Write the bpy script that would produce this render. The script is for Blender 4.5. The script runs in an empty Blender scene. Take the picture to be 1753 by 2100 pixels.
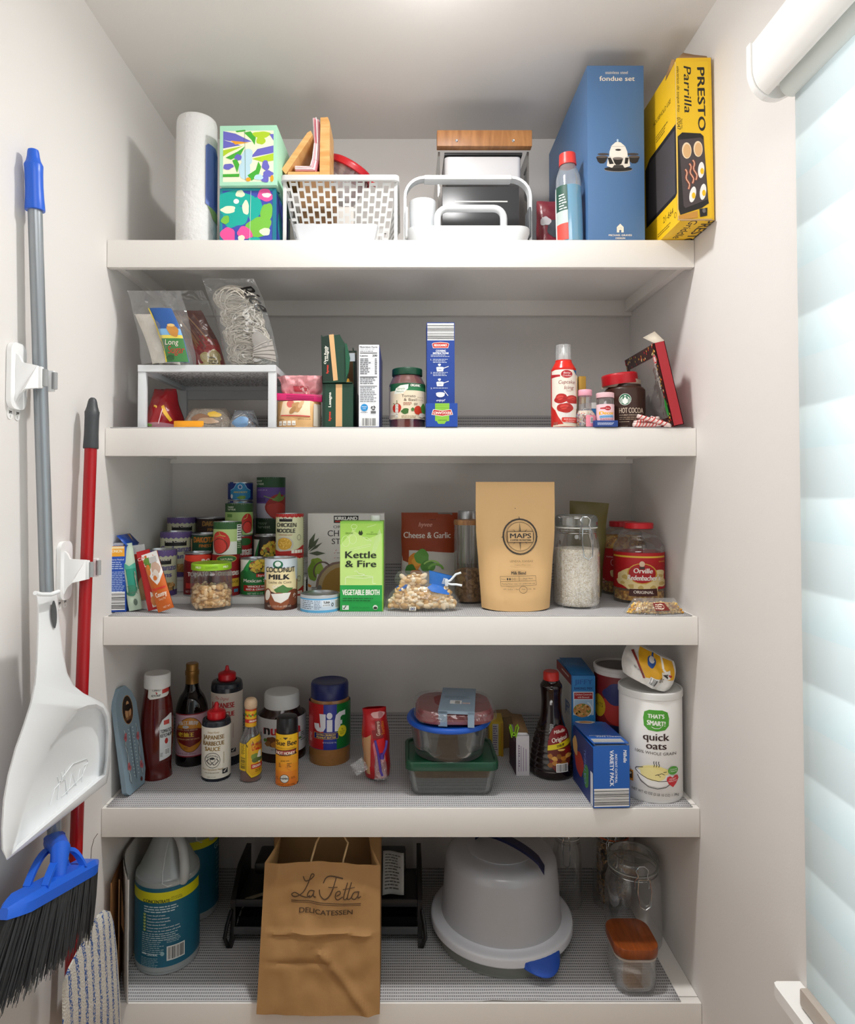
import bpy, bmesh, math, random
from mathutils import Vector, Matrix, noise
from mathutils.geometry import tessellate_polygon

scene = bpy.context.scene
COL = scene.collection
# ---------------------------------------------------------------- camera
F, VX, CY, D0, CAMZ = 1350.0, 830.0, 975.5, 1.485, 1.41     # px, principal point, distance to shelf fronts (m), eye height
TH = math.atan(29.5 / F)
CT, ST = math.cos(TH), math.sin(TH)
cam = bpy.data.cameras.new('camera')
cam.sensor_fit = 'VERTICAL'; cam.sensor_height = 24.0; cam.sensor_width = 24.0 * 1753 / 2100
cam.lens = F / 2100 * 24.0
cam.shift_x = (876.5 - VX) / 2100
cam.shift_y = -(1050 - CY) / 2100
cam.clip_start = 0.02
camo = bpy.data.objects.new('camera', cam); COL.objects.link(camo)
camo.location = (0, -D0, CAMZ); camo.rotation_euler = (math.pi / 2 + TH, 0, 0)
scene.camera = camo
# ---------------------------------------------------------------- light
W = bpy.data.worlds.new('world'); scene.world = W; W.use_nodes = True
W.node_tree.nodes['Background'].inputs[0].default_value = (1.0, 0.99, 0.98, 1)
W.node_tree.nodes['Background'].inputs[1].default_value = 0.17
def light(name, kind, loc, energy, color=(1, 1, 1), size=0.1, rot=(0, 0, 0), sy=None, falloff=None):
    l = bpy.data.lights.new(name, kind); l.energy = energy; l.color = color
    if kind == 'AREA':
        l.size = size
        if sy: l.shape = 'RECTANGLE'; l.size_y = sy
        else: l.shape = 'DISK'
    else: l.shadow_soft_size = size
    if falloff:
        l.use_nodes = True; nt = l.node_tree; fo = nt.nodes.new('ShaderNodeLightFalloff'); fo.inputs['Strength'].default_value = 1.0
        nt.links.new(fo.outputs[falloff], nt.nodes['Emission'].inputs['Strength'])
    o = bpy.data.objects.new(name, l); COL.objects.link(o); o.location = loc; o.rotation_euler = rot
    return o
light('ceiling_lamp', 'POINT', (0.06, -0.24, 2.357), 5.5, (1, 0.99, 0.98), 0.05, falloff='Linear')
light('ceiling_spot', 'AREA', (0.06, -0.24, 2.36), 7, (1, 0.99, 0.98), 0.10, falloff='Linear')
light('bounce_fill', 'AREA', (0.0, -1.35, 0.35), 11, (1, 0.99, 0.98), 0.9, (math.radians(180 + 12), 0, 0))  # added up-light in place of bounce, brightens ceiling and shelf undersides
light('overhead_fill', 'AREA', (0.1, -1.25, 2.34), 5.5, (1, 0.99, 0.98), 0.8, (math.radians(28), 0, 0))  # added fill light from above the camera, not a fixture of the room
light('daylight', 'AREA', (1.5, -1.0, 1.6), 28, (0.94, 0.98, 1.0), 1.3, (0, math.radians(90), 0), 1.7)
vs = scene.view_settings
scene.display_settings.display_device = 'sRGB'
vs.view_transform = 'Standard'; vs.look = 'None'; vs.gamma = 1.0; vs.use_curve_mapping = False
vs.exposure = 0.10
scene.cycles.max_bounces = 10; scene.cycles.transparent_max_bounces = 24
scene.cycles.sample_clamp_indirect = 4.0

# ---------------------------------------------------------------- helpers: pixels to places
def ray(px, py):
    a = (px - VX) / F; b = (CY - py) / F
    return Vector((a, CT - b * ST, ST + b * CT))
def P(px, py, Y):
    d = ray(px, py); t = (Y + D0) / d.y
    return Vector((d.x * t, Y, CAMZ + d.z * t))
def PZ(px, py, z):
    d = ray(px, py); t = (z - CAMZ) / d.z
    return Vector((d.x * t, d.y * t - D0, z))
def PX(px, py, X):
    d = ray(px, py); t = X / d.x
    return Vector((X, d.y * t - D0, CAMZ + d.z * t))
SH = {1: P(0, 492, 0).z, 2: P(0, 878, 0).z, 3: P(0, 1265, 0).z, 4: P(0, 1658, 0).z, 5: P(0, 2058, 0).z}
FB = {1: P(0, 548, 0).z, 2: P(0, 935, 0).z, 3: P(0, 1323, 0).z, 4: P(0, 1717, 0).z}
XL, XR, DEP = P(211, 1295, 0).x, P(1432, 1295, 0).x, 0.434
CEIL = P(0, 285, DEP).z
LIN = 0.003                                        # shelf liner thickness
# ---------------------------------------------------------------- helpers: materials
def lin(c):
    if isinstance(c, str):
        c = c.lstrip('#'); c = [int(c[i:i + 2], 16) for i in (0, 2, 4)]
    c = [x / 255 for x in c]
    return tuple(x / 12.92 if x <= 0.04045 else ((x + 0.055) / 1.055) ** 2.4 for x in c)
MATS = {}
def M(c, rough=0.5, metal=0.0, bump=0.0, bscale=60, var=0.0, spec=0.5, sss=0.0):
    """procedural principled material: colour with optional noise variation and bump"""
    key = (str(c), rough, metal, bump, bscale, var, spec, sss)
    if key in MATS: return MATS[key]
    m = bpy.data.materials.new('paint'); m.use_nodes = True
    nt = m.node_tree; b = nt.nodes['Principled BSDF']
    col = lin(c) + (1,)
    b.inputs['Base Color'].default_value = col; b.inputs['Roughness'].default_value = rough
    b.inputs['Metallic'].default_value = metal; b.inputs['Specular IOR Level'].default_value = spec
    if sss: b.inputs['Subsurface Weight'].default_value = sss; b.inputs['Subsurface Radius'].default_value = (0.02, 0.02, 0.02)
    if bump or var:
        tc = nt.nodes.new('ShaderNodeTexCoord'); n = nt.nodes.new('ShaderNodeTexNoise')
        n.inputs['Scale'].default_value = bscale; n.inputs['Detail'].default_value = 3
        nt.links.new(tc.outputs['Object'], n.inputs['Vector'])
        if bump:
            bp = nt.nodes.new('ShaderNodeBump'); bp.inputs['Strength'].default_value = bump; bp.inputs['Distance'].default_value = 0.003
            nt.links.new(n.outputs['Fac'], bp.inputs['Height']); nt.links.new(bp.outputs['Normal'], b.inputs['Normal'])
        if var:
            mx = nt.nodes.new('ShaderNodeMix'); mx.data_type = 'RGBA'
            mx.inputs[6].default_value = tuple(x * (1 - var) for x in col[:3]) + (1,)
            mx.inputs[7].default_value = tuple(min(1, x * (1 + var)) for x in col[:3]) + (1,)
            nt.links.new(n.outputs['Fac'], mx.inputs[0]); nt.links.new(mx.outputs[2], b.inputs['Base Color'])
    MATS[key] = m
    return m
def CLEAR(tint='#ffffff', gloss=0.10, body=0.04, bump=0.0, bscale=40, bodycol='#e8eaea', rough=0.03, edge=0.5):
    """thin clear glass or plastic: see-through, a little body colour that grows at grazing angles, sharp reflections"""
    key = ('clear', tint, gloss, body, bump, bscale, bodycol, rough, edge)
    if key in MATS: return MATS[key]
    m = bpy.data.materials.new('clear'); m.use_nodes = True
    nt = m.node_tree; nt.nodes.clear(); N = nt.nodes.new; L = nt.links.new
    out = N('ShaderNodeOutputMaterial'); tr = N('ShaderNodeBsdfTransparent'); gl = N('ShaderNodeBsdfGlossy'); df = N('ShaderNodeBsdfDiffuse')
    tr.inputs[0].default_value = lin(tint) + (1,); gl.inputs['Roughness'].default_value = rough
    df.inputs[0].default_value = lin(bodycol) + (1,)
    lw = N('ShaderNodeLayerWeight'); lw.inputs['Blend'].default_value = 0.35
    a1 = N('ShaderNodeMath'); a1.operation = 'MULTIPLY_ADD'; a1.inputs[1].default_value = edge * 0.35; a1.inputs[2].default_value = body
    L(lw.outputs['Facing'], a1.inputs[0])
    a2 = N('ShaderNodeMath'); a2.operation = 'MULTIPLY_ADD'; a2.inputs[1].default_value = edge; a2.inputs[2].default_value = gloss
    L(lw.outputs['Fresnel'], a2.inputs[0])
    m1 = N('ShaderNodeMixShader'); m2 = N('ShaderNodeMixShader')
    L(a1.outputs[0], m1.inputs[0]); L(tr.outputs[0], m1.inputs[1]); L(df.outputs[0], m1.inputs[2])
    L(a2.outputs[0], m2.inputs[0]); L(m1.outputs[0], m2.inputs[1]); L(gl.outputs[0], m2.inputs[2])
    if bump:
        tc = N('ShaderNodeTexCoord'); n = N('ShaderNodeTexNoise'); n.inputs['Scale'].default_value = bscale; n.inputs['Detail'].default_value = 2
        n.inputs['Distortion'].default_value = 0.6
        bp = N('ShaderNodeBump'); bp.inputs['Strength'].default_value = bump; bp.inputs['Distance'].default_value = 0.01
        L(tc.outputs['Object'], n.inputs['Vector']); L(n.outputs['Fac'], bp.inputs['Height'])
        for s in (gl, df, lw): L(bp.outputs['Normal'], s.inputs['Normal'])
    L(m2.outputs[0], out.inputs[0])
    MATS[key] = m
    return m
def GRAIN(c1, c2, scale=8, stretch=(1, 12, 12), rough=0.45, bump=0.05):
    """wood grain or any stretched two-colour noise"""
    key = ('grain', c1, c2, scale, stretch, rough)
    if key in MATS: return MATS[key]
    m = M(c1, rough).copy(); nt = m.node_tree; N = nt.nodes.new; L = nt.links.new; b = nt.nodes['Principled BSDF']
    tc = N('ShaderNodeTexCoord'); mp = N('ShaderNodeMapping'); mp.inputs['Scale'].default_value = stretch
    n = N('ShaderNodeTexNoise'); n.inputs['Scale'].default_value = scale; n.inputs['Detail'].default_value = 5; n.inputs['Distortion'].default_value = 0.4
    cr = N('ShaderNodeValToRGB'); cr.color_ramp.elements[0].color = lin(c1) + (1,); cr.color_ramp.elements[1].color = lin(c2) + (1,)
    cr.color_ramp.elements[0].position = 0.3; cr.color_ramp.elements[1].position = 0.7
    L(tc.outputs['Object'], mp.inputs[0]); L(mp.outputs[0], n.inputs['Vector']); L(n.outputs['Fac'], cr.inputs[0]); L(cr.outputs[0], b.inputs['Base Color'])
    MATS[key] = m
    return m
def SPECK(cols, scale=300, rough=0.7, bump=0.4):
    """granular stuff: voronoi cells, each its own colour"""
    key = ('speck', tuple(cols), scale, rough)
    if key in MATS: return MATS[key]
    m = M(cols[0], rough).copy(); nt = m.node_tree; N = nt.nodes.new; L = nt.links.new; b = nt.nodes['Principled BSDF']
    tc = N('ShaderNodeTexCoord'); v = N('ShaderNodeTexVoronoi'); v.inputs['Scale'].default_value = scale
    sp = N('ShaderNodeSeparateColor'); cr = N('ShaderNodeValToRGB'); cr.color_ramp.interpolation = 'CONSTANT'
    els = cr.color_ramp.elements
    els[0].color = lin(cols[0]) + (1,); els[1].position = 1 / len(cols); els[1].color = lin(cols[1]) + (1,)
    for i in range(2, len(cols)):
        e = els.new(i / len(cols)); e.color = lin(cols[i]) + (1,)
    bp = N('ShaderNodeBump'); bp.inputs['Strength'].default_value = bump; bp.inputs['Distance'].default_value = 0.004; bp.invert = True
    L(tc.outputs['Object'], v.inputs['Vector']); L(v.outputs['Color'], sp.inputs[0]); L(sp.outputs[0], cr.inputs[0]); L(cr.outputs[0], b.inputs['Base Color'])
    L(v.outputs['Distance'], bp.inputs['Height']); L(bp.outputs['Normal'], b.inputs['Normal'])
    MATS[key] = m
    return m
STEEL = M('#b9bcc0', 0.28, 0.9); CHROME = M('#d5d8da', 0.12, 1.0)
# ---------------------------------------------------------------- helpers: meshes
class B:
    """collects geometry for ONE mesh object"""
    def __init__(s): s.v = []; s.f = []; s.m = []; s.mats = []
    def mi(s, mat):
        if mat not in s.mats: s.mats.append(mat)
        return s.mats.index(mat)
    def add(s, vs_, fs, mat):
        o = len(s.v); k = s.mi(mat)
        s.v += [tuple(p) for p in vs_]
        for f in fs: s.f.append(tuple(i + o for i in f)); s.m.append(k)
        return s
    def bm(s, bm, mat, mtx=None):
        bm.verts.index_update()
        s.add([(mtx @ v.co) if mtx else v.co.copy() for v in bm.verts], [[v.index for v in f.verts] for f in bm.faces], mat); bm.free()
        return s
    def box(s, c, d, mat, bev=0.0, mtx=None, seg=2):
        """c = centre, d = size"""
        bm = bmesh.new(); bmesh.ops.create_cube(bm, size=1)
        for v in bm.verts: v.co = Vector((v.co.x * d[0], v.co.y * d[1], v.co.z * d[2]))
        if bev: bmesh.ops.bevel(bm, geom=bm.edges[:], offset=bev, segments=seg, affect='EDGES', profile=0.6)
        for v in bm.verts: v.co += Vector(c)
        return s.bm(bm, mat, mtx)
    def hexa(s, p8, mat):
        """8 corners: bottom ring then top ring, counter-clockwise from above"""
        return s.add(p8, [(3, 2, 1, 0), (4, 5, 6, 7), (0, 1, 5, 4), (1, 2, 6, 5), (2, 3, 7, 6), (3, 0, 4, 7)], mat)
    def lathe(s, prof, mat, seg=36, c=(0, 0, 0), ex=(1, 1)):
        vs_ = []; fs = []; n = len(prof)
        for (r, z) in prof:
            for k in range(seg):
                a = 2 * math.pi * k / seg
                vs_.append((c[0] + r * ex[0] * math.sin(a), c[1] - r * ex[1] * math.cos(a), c[2] + z))
        for i in range(n - 1):
            for k in range(seg):
                k2 = (k + 1) % seg
                fs.append((i * seg + k, i * seg + k2, (i + 1) * seg + k2, (i + 1) * seg + k))
        return s.add(vs_, fs, mat)
    def loft(s, rings, mat, closed=True, cap=True):
        n = len(rings[0]); vs_ = [p for r in rings for p in r]; fs = []
        for i in range(len(rings) - 1):
            for k in range(n if closed else n - 1):
                k2 = (k + 1) % n
                fs.append((i * n + k, i * n + k2, (i + 1) * n + k2, (i + 1) * n + k))
        if cap: fs.append(tuple(range(n - 1, -1, -1))); fs.append(tuple((len(rings) - 1) * n + k for k in range(n)))
        return s.add(vs_, fs, mat)
    def grid(s, fn, nu, nv, mat):
        vs_ = [fn(i / nu, j / nv) for j in range(nv + 1) for i in range(nu + 1)]
        fs = [(j * (nu + 1) + i, j * (nu + 1) + i + 1, (j + 1) * (nu + 1) + i + 1, (j + 1) * (nu + 1) + i) for j in range(nv) for i in range(nu)]
        return s.add(vs_, fs, mat)
    def tube(s, path, r, mat, seg=8, closed=False, cap=True, flat=1.0):
        path = [Vector(p) for p in path]; n = len(path); rings = []; up = None
        for i, p in enumerate(path):
            a = path[(i - 1) % n] if (i > 0 or closed) else p; b = path[(i + 1) % n] if (i < n - 1 or closed) else p
            t = (b - a).normalized()
            if up is None: up = Vector((0, 0, 1)) if abs(t.z) < 0.9 else Vector((0, 1, 0))
            x = t.cross(up).normalized(); up = x.cross(t).normalized()
            rr = r[i] if isinstance(r, (list, tuple)) else r
            rings.append([p + x * math.cos(2 * math.pi * k / seg) * rr + up * math.sin(2 * math.pi * k / seg) * rr * flat for k in range(seg)])
        if closed: rings.append(rings[0])
        return s.loft(rings, mat, cap=cap and not closed)
    def prism(s, pts, h0, h1, mat, axis='y'):
        """polygon pts (a, b) extruded: axis y -> (a, h, b), x -> (h, a, b), z -> (a, b, h)"""
        mk = {'y': lambda a, b, h: (a, h, b), 'x': lambda a, b, h: (h, a, b), 'z': lambda a, b, h: (a, b, h)}[axis]
        n = len(pts); tri = tessellate_polygon([[Vector((a, b, 0)) for a, b in pts]])
        vs_ = [mk(a, b, h0) for a, b in pts] + [mk(a, b, h1) for a, b in pts]
        fs = [tuple(t) for t in tri] + [tuple(i + n for i in reversed(t)) for t in tri] + [(i, (i + 1) % n, (i + 1) % n + n, i + n) for i in range(n)]
        return s.add(vs_, fs, mat)
    def art(s, art, fn, du=None, dv=None, h0=0.0002):
        for k, (poly, mat) in enumerate(art.items):
            h = h0 + k * 0.00004
            tris = poly
            for ax, d in ((0, du), (1, dv)):
                if d:
                    out = []
                    for t in tris: out += slice_poly(t, ax, d)
                    tris = out
            vs_ = []; fs = []
            for t in tris:
                fs.append(tuple(range(len(vs_), len(vs_) + len(t)))); vs_ += [fn(p[0], p[1], h) for p in t]
            s.add(vs_, fs, mat)
        return s
    def build(s, name, parent=None, label=None, cat=None, group=None, kind=None, smooth=38, solid=0, fixn=True):
        me = bpy.data.meshes.new(name); me.from_pydata(s.v, [], s.f)
        for m in s.mats: me.materials.append(m)
        me.polygons.foreach_set('material_index', s.m)
        bm = bmesh.new(); bm.from_mesh(me)
        bmesh.ops.remove_doubles(bm, verts=bm.verts[:], dist=1e-6)
        if fixn: bmesh.ops.recalc_face_normals(bm, faces=bm.faces[:])
        bm.to_mesh(me); bm.free()
        if smooth:
            me.polygons.foreach_set('use_smooth', [True] * len(me.polygons))
            me.set_sharp_from_angle(angle=math.radians(smooth))
        o = bpy.data.objects.new(name, me); COL.objects.link(o)
        if parent: o.parent = parent
        if solid:
            md = o.modifiers.new('solid', 'SOLIDIFY'); md.thickness = solid; md.offset = 0
        return tag(o, label, cat, group, kind)
def tag(o, label=None, cat=None, group=None, kind=None):
    for k, v in (('label', label), ('category', cat), ('group', group), ('kind', kind)):
        if v: o[k] = v
    return o
def thing(name, label, cat, loc, rz=0.0, rx=0.0, ry=0.0, group=None):
    o = bpy.data.objects.new(name, None); COL.objects.link(o); o.empty_display_size = 0.02
    o.location = loc; o.rotation_euler = (rx, ry, rz)
    return tag(o, label, cat, group)
def slice_poly(t, ax, d):
    lo = math.floor(min(p[ax] for p in t) / d - 1e-9); hi = math.ceil(max(p[ax] for p in t) / d + 1e-9); out = []
    if hi - lo <= 1: return [t]
    for k in range(lo, hi):
        q = clip(clip(t, ax, k * d, 1), ax, (k + 1) * d, -1)
        if len(q) >= 3: out.append(q)
    return out
def clip(poly, ax, c, sg):
    out = []
    for i in range(len(poly)):
        a, b = poly[i - 1], poly[i]; da, db = sg * (a[ax] - c), sg * (b[ax] - c)
        if (da >= 0) != (db >= 0):
            f = da / (da - db); out.append((a[0] + (b[0] - a[0]) * f, a[1] + (b[1] - a[1]) * f))
        if db >= 0: out.append(b)
    return out
GLY = {}
def glyphs(txt):
    if txt not in GLY:
        cu = bpy.data.curves.new('t', 'FONT'); cu.body = txt; cu.size = 1.0; cu.resolution_u = 3
        o = bpy.data.objects.new('t', cu); COL.objects.link(o)
        dg = bpy.context.evaluated_depsgraph_get(); me = o.evaluated_get(dg).to_mesh()
        vs_ = [(v.co.x, v.co.y) for v in me.vertices]; fs = [tuple(p.vertices) for p in me.polygons]
        o.evaluated_get(dg).to_mesh_clear(); bpy.data.objects.remove(o); bpy.data.curves.remove(cu)
        GLY[txt] = (vs_, fs)
    return GLY[txt]
class Art:
    """flat printing, written in photograph pixels: (pxc, pyb) is the origin and s metres per pixel"""
    def __init__(s, pxc=0, pyb=0, sc=1.0, rough=0.5, dark=1.0): s.o = (pxc, pyb); s.s = sc; s.items = []; s.rough = rough
    def t(s, x, y): return ((x - s.o[0]) * s.s, (s.o[1] - y) * s.s)
    def mat(s, c): return c if not isinstance(c, (str, tuple)) else M(c, s.rough)
    def poly(s, pts, c):
        q = [s.t(*p) for p in pts]
        tri = tessellate_polygon([[Vector((a, b, 0)) for a, b in q]])
        s.items.append(([[q[i] for i in t] for t in tri], s.mat(c))); return s
    def rect(s, x0, y0, x1, y1, c): s.items.append(([[s.t(x0, y1), s.t(x1, y1), s.t(x1, y0), s.t(x0, y0)]], s.mat(c))); return s
    def ell(s, x, y, rx, ry, c, rot=0, n=20, a0=0, a1=360):
        r = math.radians(rot); pts = []
        m = n if a1 - a0 >= 360 else n + 1
        for k in range(m):
            a = math.radians(a0 + (a1 - a0) * k / n); u, v = rx * math.cos(a), ry * math.sin(a)
            pts.append((x + u * math.cos(r) - v * math.sin(r), y + u * math.sin(r) + v * math.cos(r)))
        return s.poly(pts, c)
    def ring(s, x, y, rx, ry, w, c, n=28, a0=0, a1=360):
        fs = []
        for k in range(n):
            a, b = math.radians(a0 + (a1 - a0) * k / n), math.radians(a0 + (a1 - a0) * (k + 1) / n)
            fs.append([s.t(x + (rx - w * q) * math.cos(t), y + (ry - w * q) * math.sin(t)) for q, t in ((0, a), (0, b), (1, b), (1, a))])
        s.items.append((fs, s.mat(c))); return s
    def line(s, pts, w, c):
        fs = []
        for (x0, y0), (x1, y1) in zip(pts, pts[1:]):
            d = math.hypot(x1 - x0, y1 - y0) or 1; nx, ny = -(y1 - y0) / d * w / 2, (x1 - x0) / d * w / 2
            fs.append([s.t(x0 + nx, y0 + ny), s.t(x1 + nx, y1 + ny), s.t(x1 - nx, y1 - ny), s.t(x0 - nx, y0 - ny)])
        s.items.append((fs, s.mat(c))); return s
    def blob(s, x, y, rx, ry, c, seed=0, n=26, amp=0.18):
        rnd = random.Random(seed); ph = [rnd.random() * 6.28 for _ in range(4)]; pts = []
        for k in range(n):
            a = 6.283 * k / n; q = 1 + amp * (math.sin(2 * a + ph[0]) * .5 + math.sin(3 * a + ph[1]) * .4 + math.sin(5 * a + ph[2]) * .3)
            pts.append((x + rx * q * math.cos(a), y + ry * q * math.sin(a)))
        return s.poly(pts, c)
    def dots(s, x0, y0, x1, y1, r, n, cols, seed=0, inside=None):
        rnd = random.Random(seed); by = {}
        for _ in range(n):
            for _t in range(20):
                x, y = rnd.uniform(x0, x1), rnd.uniform(y0, y1)
                if not inside or inside(x, y): break
            by.setdefault(rnd.choice(cols), []).append([s.t(x + r * math.cos(k * 1.047) * rnd.uniform(.7, 1.2), y + r * math.sin(k * 1.047) * rnd.uniform(.7, 1.2)) for k in range(6)])
        for c, fs in by.items(): s.items.append((fs, s.mat(c)))
        return s
    def text(s, txt, x, y, h, c, w=None, al='c', rot=0, shear=0.0, bold=0.0, arc=None):
        """h = cap height in px, y = baseline, w = fit to this width; rot in degrees clockwise"""
        vs_, fs = glyphs(txt)
        if not vs_: return s
        x0, x1 = min(v[0] for v in vs_), max(v[0] for v in vs_); k = h / 0.70; kx = k if not w else w / max(x1 - x0, 1e-6)
        off = {'c': (x0 + x1) / 2, 'l': x0, 'r': x1}[al]; r = math.radians(rot); ca, sa = math.cos(r), math.sin(r)
        for db in ([(0, 0)] if not bold else [(-bold, -bold * .3), (bold, bold * .3)]):
            q = []
            for (a, b) in vs_:
                u, v = (a - off) * kx + b * k * shear + db[0], b * k + db[1]
                if arc: an = u / arc; u, v = (arc + v) * math.sin(an), (arc + v) * math.cos(an) - arc
                q.append(s.t(x + u * ca + v * sa, y + u * sa - v * ca))
            s.items.append(([[q[i] for i in f] for f in fs], s.mat(c)))
        return s
    def greek(s, x0, y0, x1, n, lh, c, seed=0, th=None, gap=0.3):
        """rows of small print too fine to read"""
        rnd = random.Random(seed); fs = []; th = th or lh * 0.42
        for k in range(n):
            x = x0; y = y0 + k * lh; end = x1 - rnd.random() * (x1 - x0) * 0.25
            while x < end - lh * .5:
                w = min(lh * rnd.uniform(.8, 2.4), end - x)
                fs.append([s.t(x, y + th), s.t(x + w, y + th), s.t(x + w, y), s.t(x, y)]); x += w + lh * gap
        s.items.append((fs, s.mat(c))); return s
    def bars(s, x0, y0, x1, y1, c='#1a1a1a', bg='#f2f2f0', horiz=False, seed=3, n=22):
        s.rect(x0, y0, x1, y1, bg); rnd = random.Random(seed); fs = []; L_ = (y1 - y0) if horiz else (x1 - x0); p = L_ * .06
        while p < L_ * .94:
            w = L_ * rnd.choice((.012, .02, .035))
            if horiz: fs.append([s.t(x0, y0 + p + w), s.t(x1, y0 + p + w), s.t(x1, y0 + p), s.t(x0, y0 + p)])
            else: fs.append([s.t(x0 + p, y1 - (y1 - y0) * .08), s.t(x0 + p + w, y1 - (y1 - y0) * .08), s.t(x0 + p + w, y0 + (y1 - y0) * .08), s.t(x0 + p, y0 + (y1 - y0) * .08)])
            p += w + L_ * rnd.choice((.015, .025, .04))
        s.items.append((fs, s.mat(c))); return s
    def spin(s, x, y, deg):
        """turn everything drawn so far about a pixel"""
        cx, cy = s.t(x, y); r = math.radians(-deg); ca, sa = math.cos(r), math.sin(r)
        s.items = [([[(cx + (p[0] - cx) * ca - (p[1] - cy) * sa, cy + (p[0] - cx) * sa + (p[1] - cy) * ca) for p in f] for f in fs], m) for fs, m in s.items]
        return s
def front(y): return lambda u, v, h: (u, y - h, v)                 # onto a plane facing the room
def wrap(r, c=(0, 0), z0=0.0, ph=0.0):                              # round a cylinder, u = 0 faces the room
    return lambda u, v, h: (c[0] + (r + h) * math.sin(u / r + ph), c[1] - (r + h) * math.cos(u / r + ph), v + z0)
def wrapf(rf, ex=(1, 1)):                                           # round a turned shape, rf(z) = radius
    def f(u, v, h):
        r = rf(v); a = u / max(r, 1e-4)
        return ((r * ex[0] + h) * math.sin(a), -(r * ex[1] + h) * math.cos(a), v)
    return f
def prof_r(prof):
    def f(z):
        for (r0, z0), (r1, z1) in zip(prof, prof[1:]):
            if z0 <= z <= z1 and z1 > z0: return r0 + (r1 - r0) * (z - z0) / (z1 - z0)
        return prof[-1][0] if z > prof[-1][1] else prof[0][0]
    return f
def smooth(prof, n=6):
    """Catmull-Rom through profile points"""
    out = []; q = [prof[0]] + list(prof) + [prof[-1]]
    for i in range(1, len(q) - 2):
        p0, p1, p2, p3 = q[i - 1], q[i], q[i + 1], q[i + 2]
        for k in range(n):
            t = k / n
            q_ = [0.5 * (2 * p1[j] + (p2[j] - p0[j]) * t + (2 * p0[j] - 5 * p1[j] + 4 * p2[j] - p3[j]) * t * t + (3 * p1[j] - p0[j] - 3 * p2[j] + p3[j]) * t ** 3) for j in range(len(p1))]
            out.append(tuple(min(max(p1[j], p2[j]), max(min(p1[j], p2[j]), q_[j])) for j in range(len(p1))))
    lo, hi = min(p[1] for p in prof), max(p[1] for p in prof)
    return [(max(0.0, p[0]), min(hi, max(lo, p[1]))) for p in out] + [tuple(prof[-1])]
def rrect(w, d, r, n=5, cx=0, cy=0):
    pts = []
    for sx, sy, a0 in ((1, 1, 0), (-1, 1, 90), (-1, -1, 180), (1, -1, 270)):
        for k in range(n + 1):
            a = math.radians(a0 + 90 * k / n); pts.append((cx + sx * (w / 2 - r) + r * math.cos(a), cy + sy * (d / 2 - r) + r * math.sin(a)))
    return pts
def nz(x, y, z=0.0, sc=1.0): return noise.noise(Vector((x * sc, y * sc, z)))
class Spot:
    """where a thing stands, read from the photograph: px edges, top and base row"""
    def __init__(s, x0, x1, yt, yb=None, sh=None, Y=None, rnd=True):
        s.pc = (x0 + x1) / 2; z = SH[sh] + (LIN if sh > 1 else 0)
        if Y is None: Y = PZ(s.pc, yb, z).y                      # row of the front foot -> depth of the front
        s.yb = yb if yb else 0; s.Y = Y; s.s = (Y + D0) / F / (CT - (CY - (yt + (yb or yt)) / 2) / F * ST)
        s.w = (x1 - x0) * s.s; s.r = s.w / 2
        if rnd: k = s.w / 2 / (Y + D0); s.r = s.w / 2 / max(1e-6, 1 - k * 0.9)
        s.h = P(s.pc, yt, Y).z - z; s.z = z
        s.Yc = Y + (s.r if rnd else 0); s.x = (s.pc - VX) / F * (s.Yc + D0) / (CT - (CY - (yt + (yb or yt)) / 2) / F * ST)
        s.pb = s.row(z)
    def row(s, z):                                                # photograph row of height z on the front plane
        lo, hi = -500, 3000
        for _ in range(40):
            m = (lo + hi) / 2
            if P(s.pc, m, s.Y).z > z: lo = m
            else: hi = m
        return lo
    def art(s, rough=0.5): return Art(s.pc, s.pb, s.s, rough)
    @property
    def face(s): return -math.atan2(s.x, s.Yc + D0)               # turn that shows the label to the room
    @property
    def loc(s): return (s.x, s.Yc, s.z)
# ---------------------------------------------------------------- the setting
WALL = M('#dedad6', 0.75, bump=0.05, bscale=220); CEILM = M('#e8e4df', 0.85, bump=0.05, bscale=200); TRIM = M('#e9e5df', 0.42, bump=0.03, bscale=30)
YB = -2.9
def struct(name, lo, hi, mat, bev=0):
    return B().box([(a + b) / 2 for a, b in zip(lo, hi)], [b - a for a, b in zip(lo, hi)], mat, bev).build(name, kind='structure')
struct('wall_left', (XL - .1, YB, 0), (XL, DEP + .1, CEIL), WALL)
struct('wall_back', (XL, DEP, 0), (XR, DEP + .1, CEIL), WALL)
struct('ceiling', (XL - .1, YB, CEIL), (XR + .6, DEP + .1, CEIL + .1), CEILM)
struct('floor', (XL - .1, YB, -.1), (XR + .1, DEP + .1, 0), GRAIN('#8a6a4c', '#a98560', 3, (14, 1, 1)))
WY0, WY1, WZ0, WZ1 = -1.62, -.455, CAMZ - .80, CAMZ + .70
wb = B(); cx_ = XR + .05
for lo, hi in (((XR, WY1, 0), (XR + .1, DEP + .1, CEIL)), ((XR, YB, 0), (XR + .1, WY0, CEIL)),
               ((XR, WY0, 0), (XR + .1, WY1, WZ0)), ((XR, WY0, WZ1), (XR + .1, WY1, CEIL))):
    wb.box([(a + b) / 2 for a, b in zip(lo, hi)], [b - a for a, b in zip(lo, hi)], WALL)
wb.build('wall_right', kind='structure')
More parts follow.
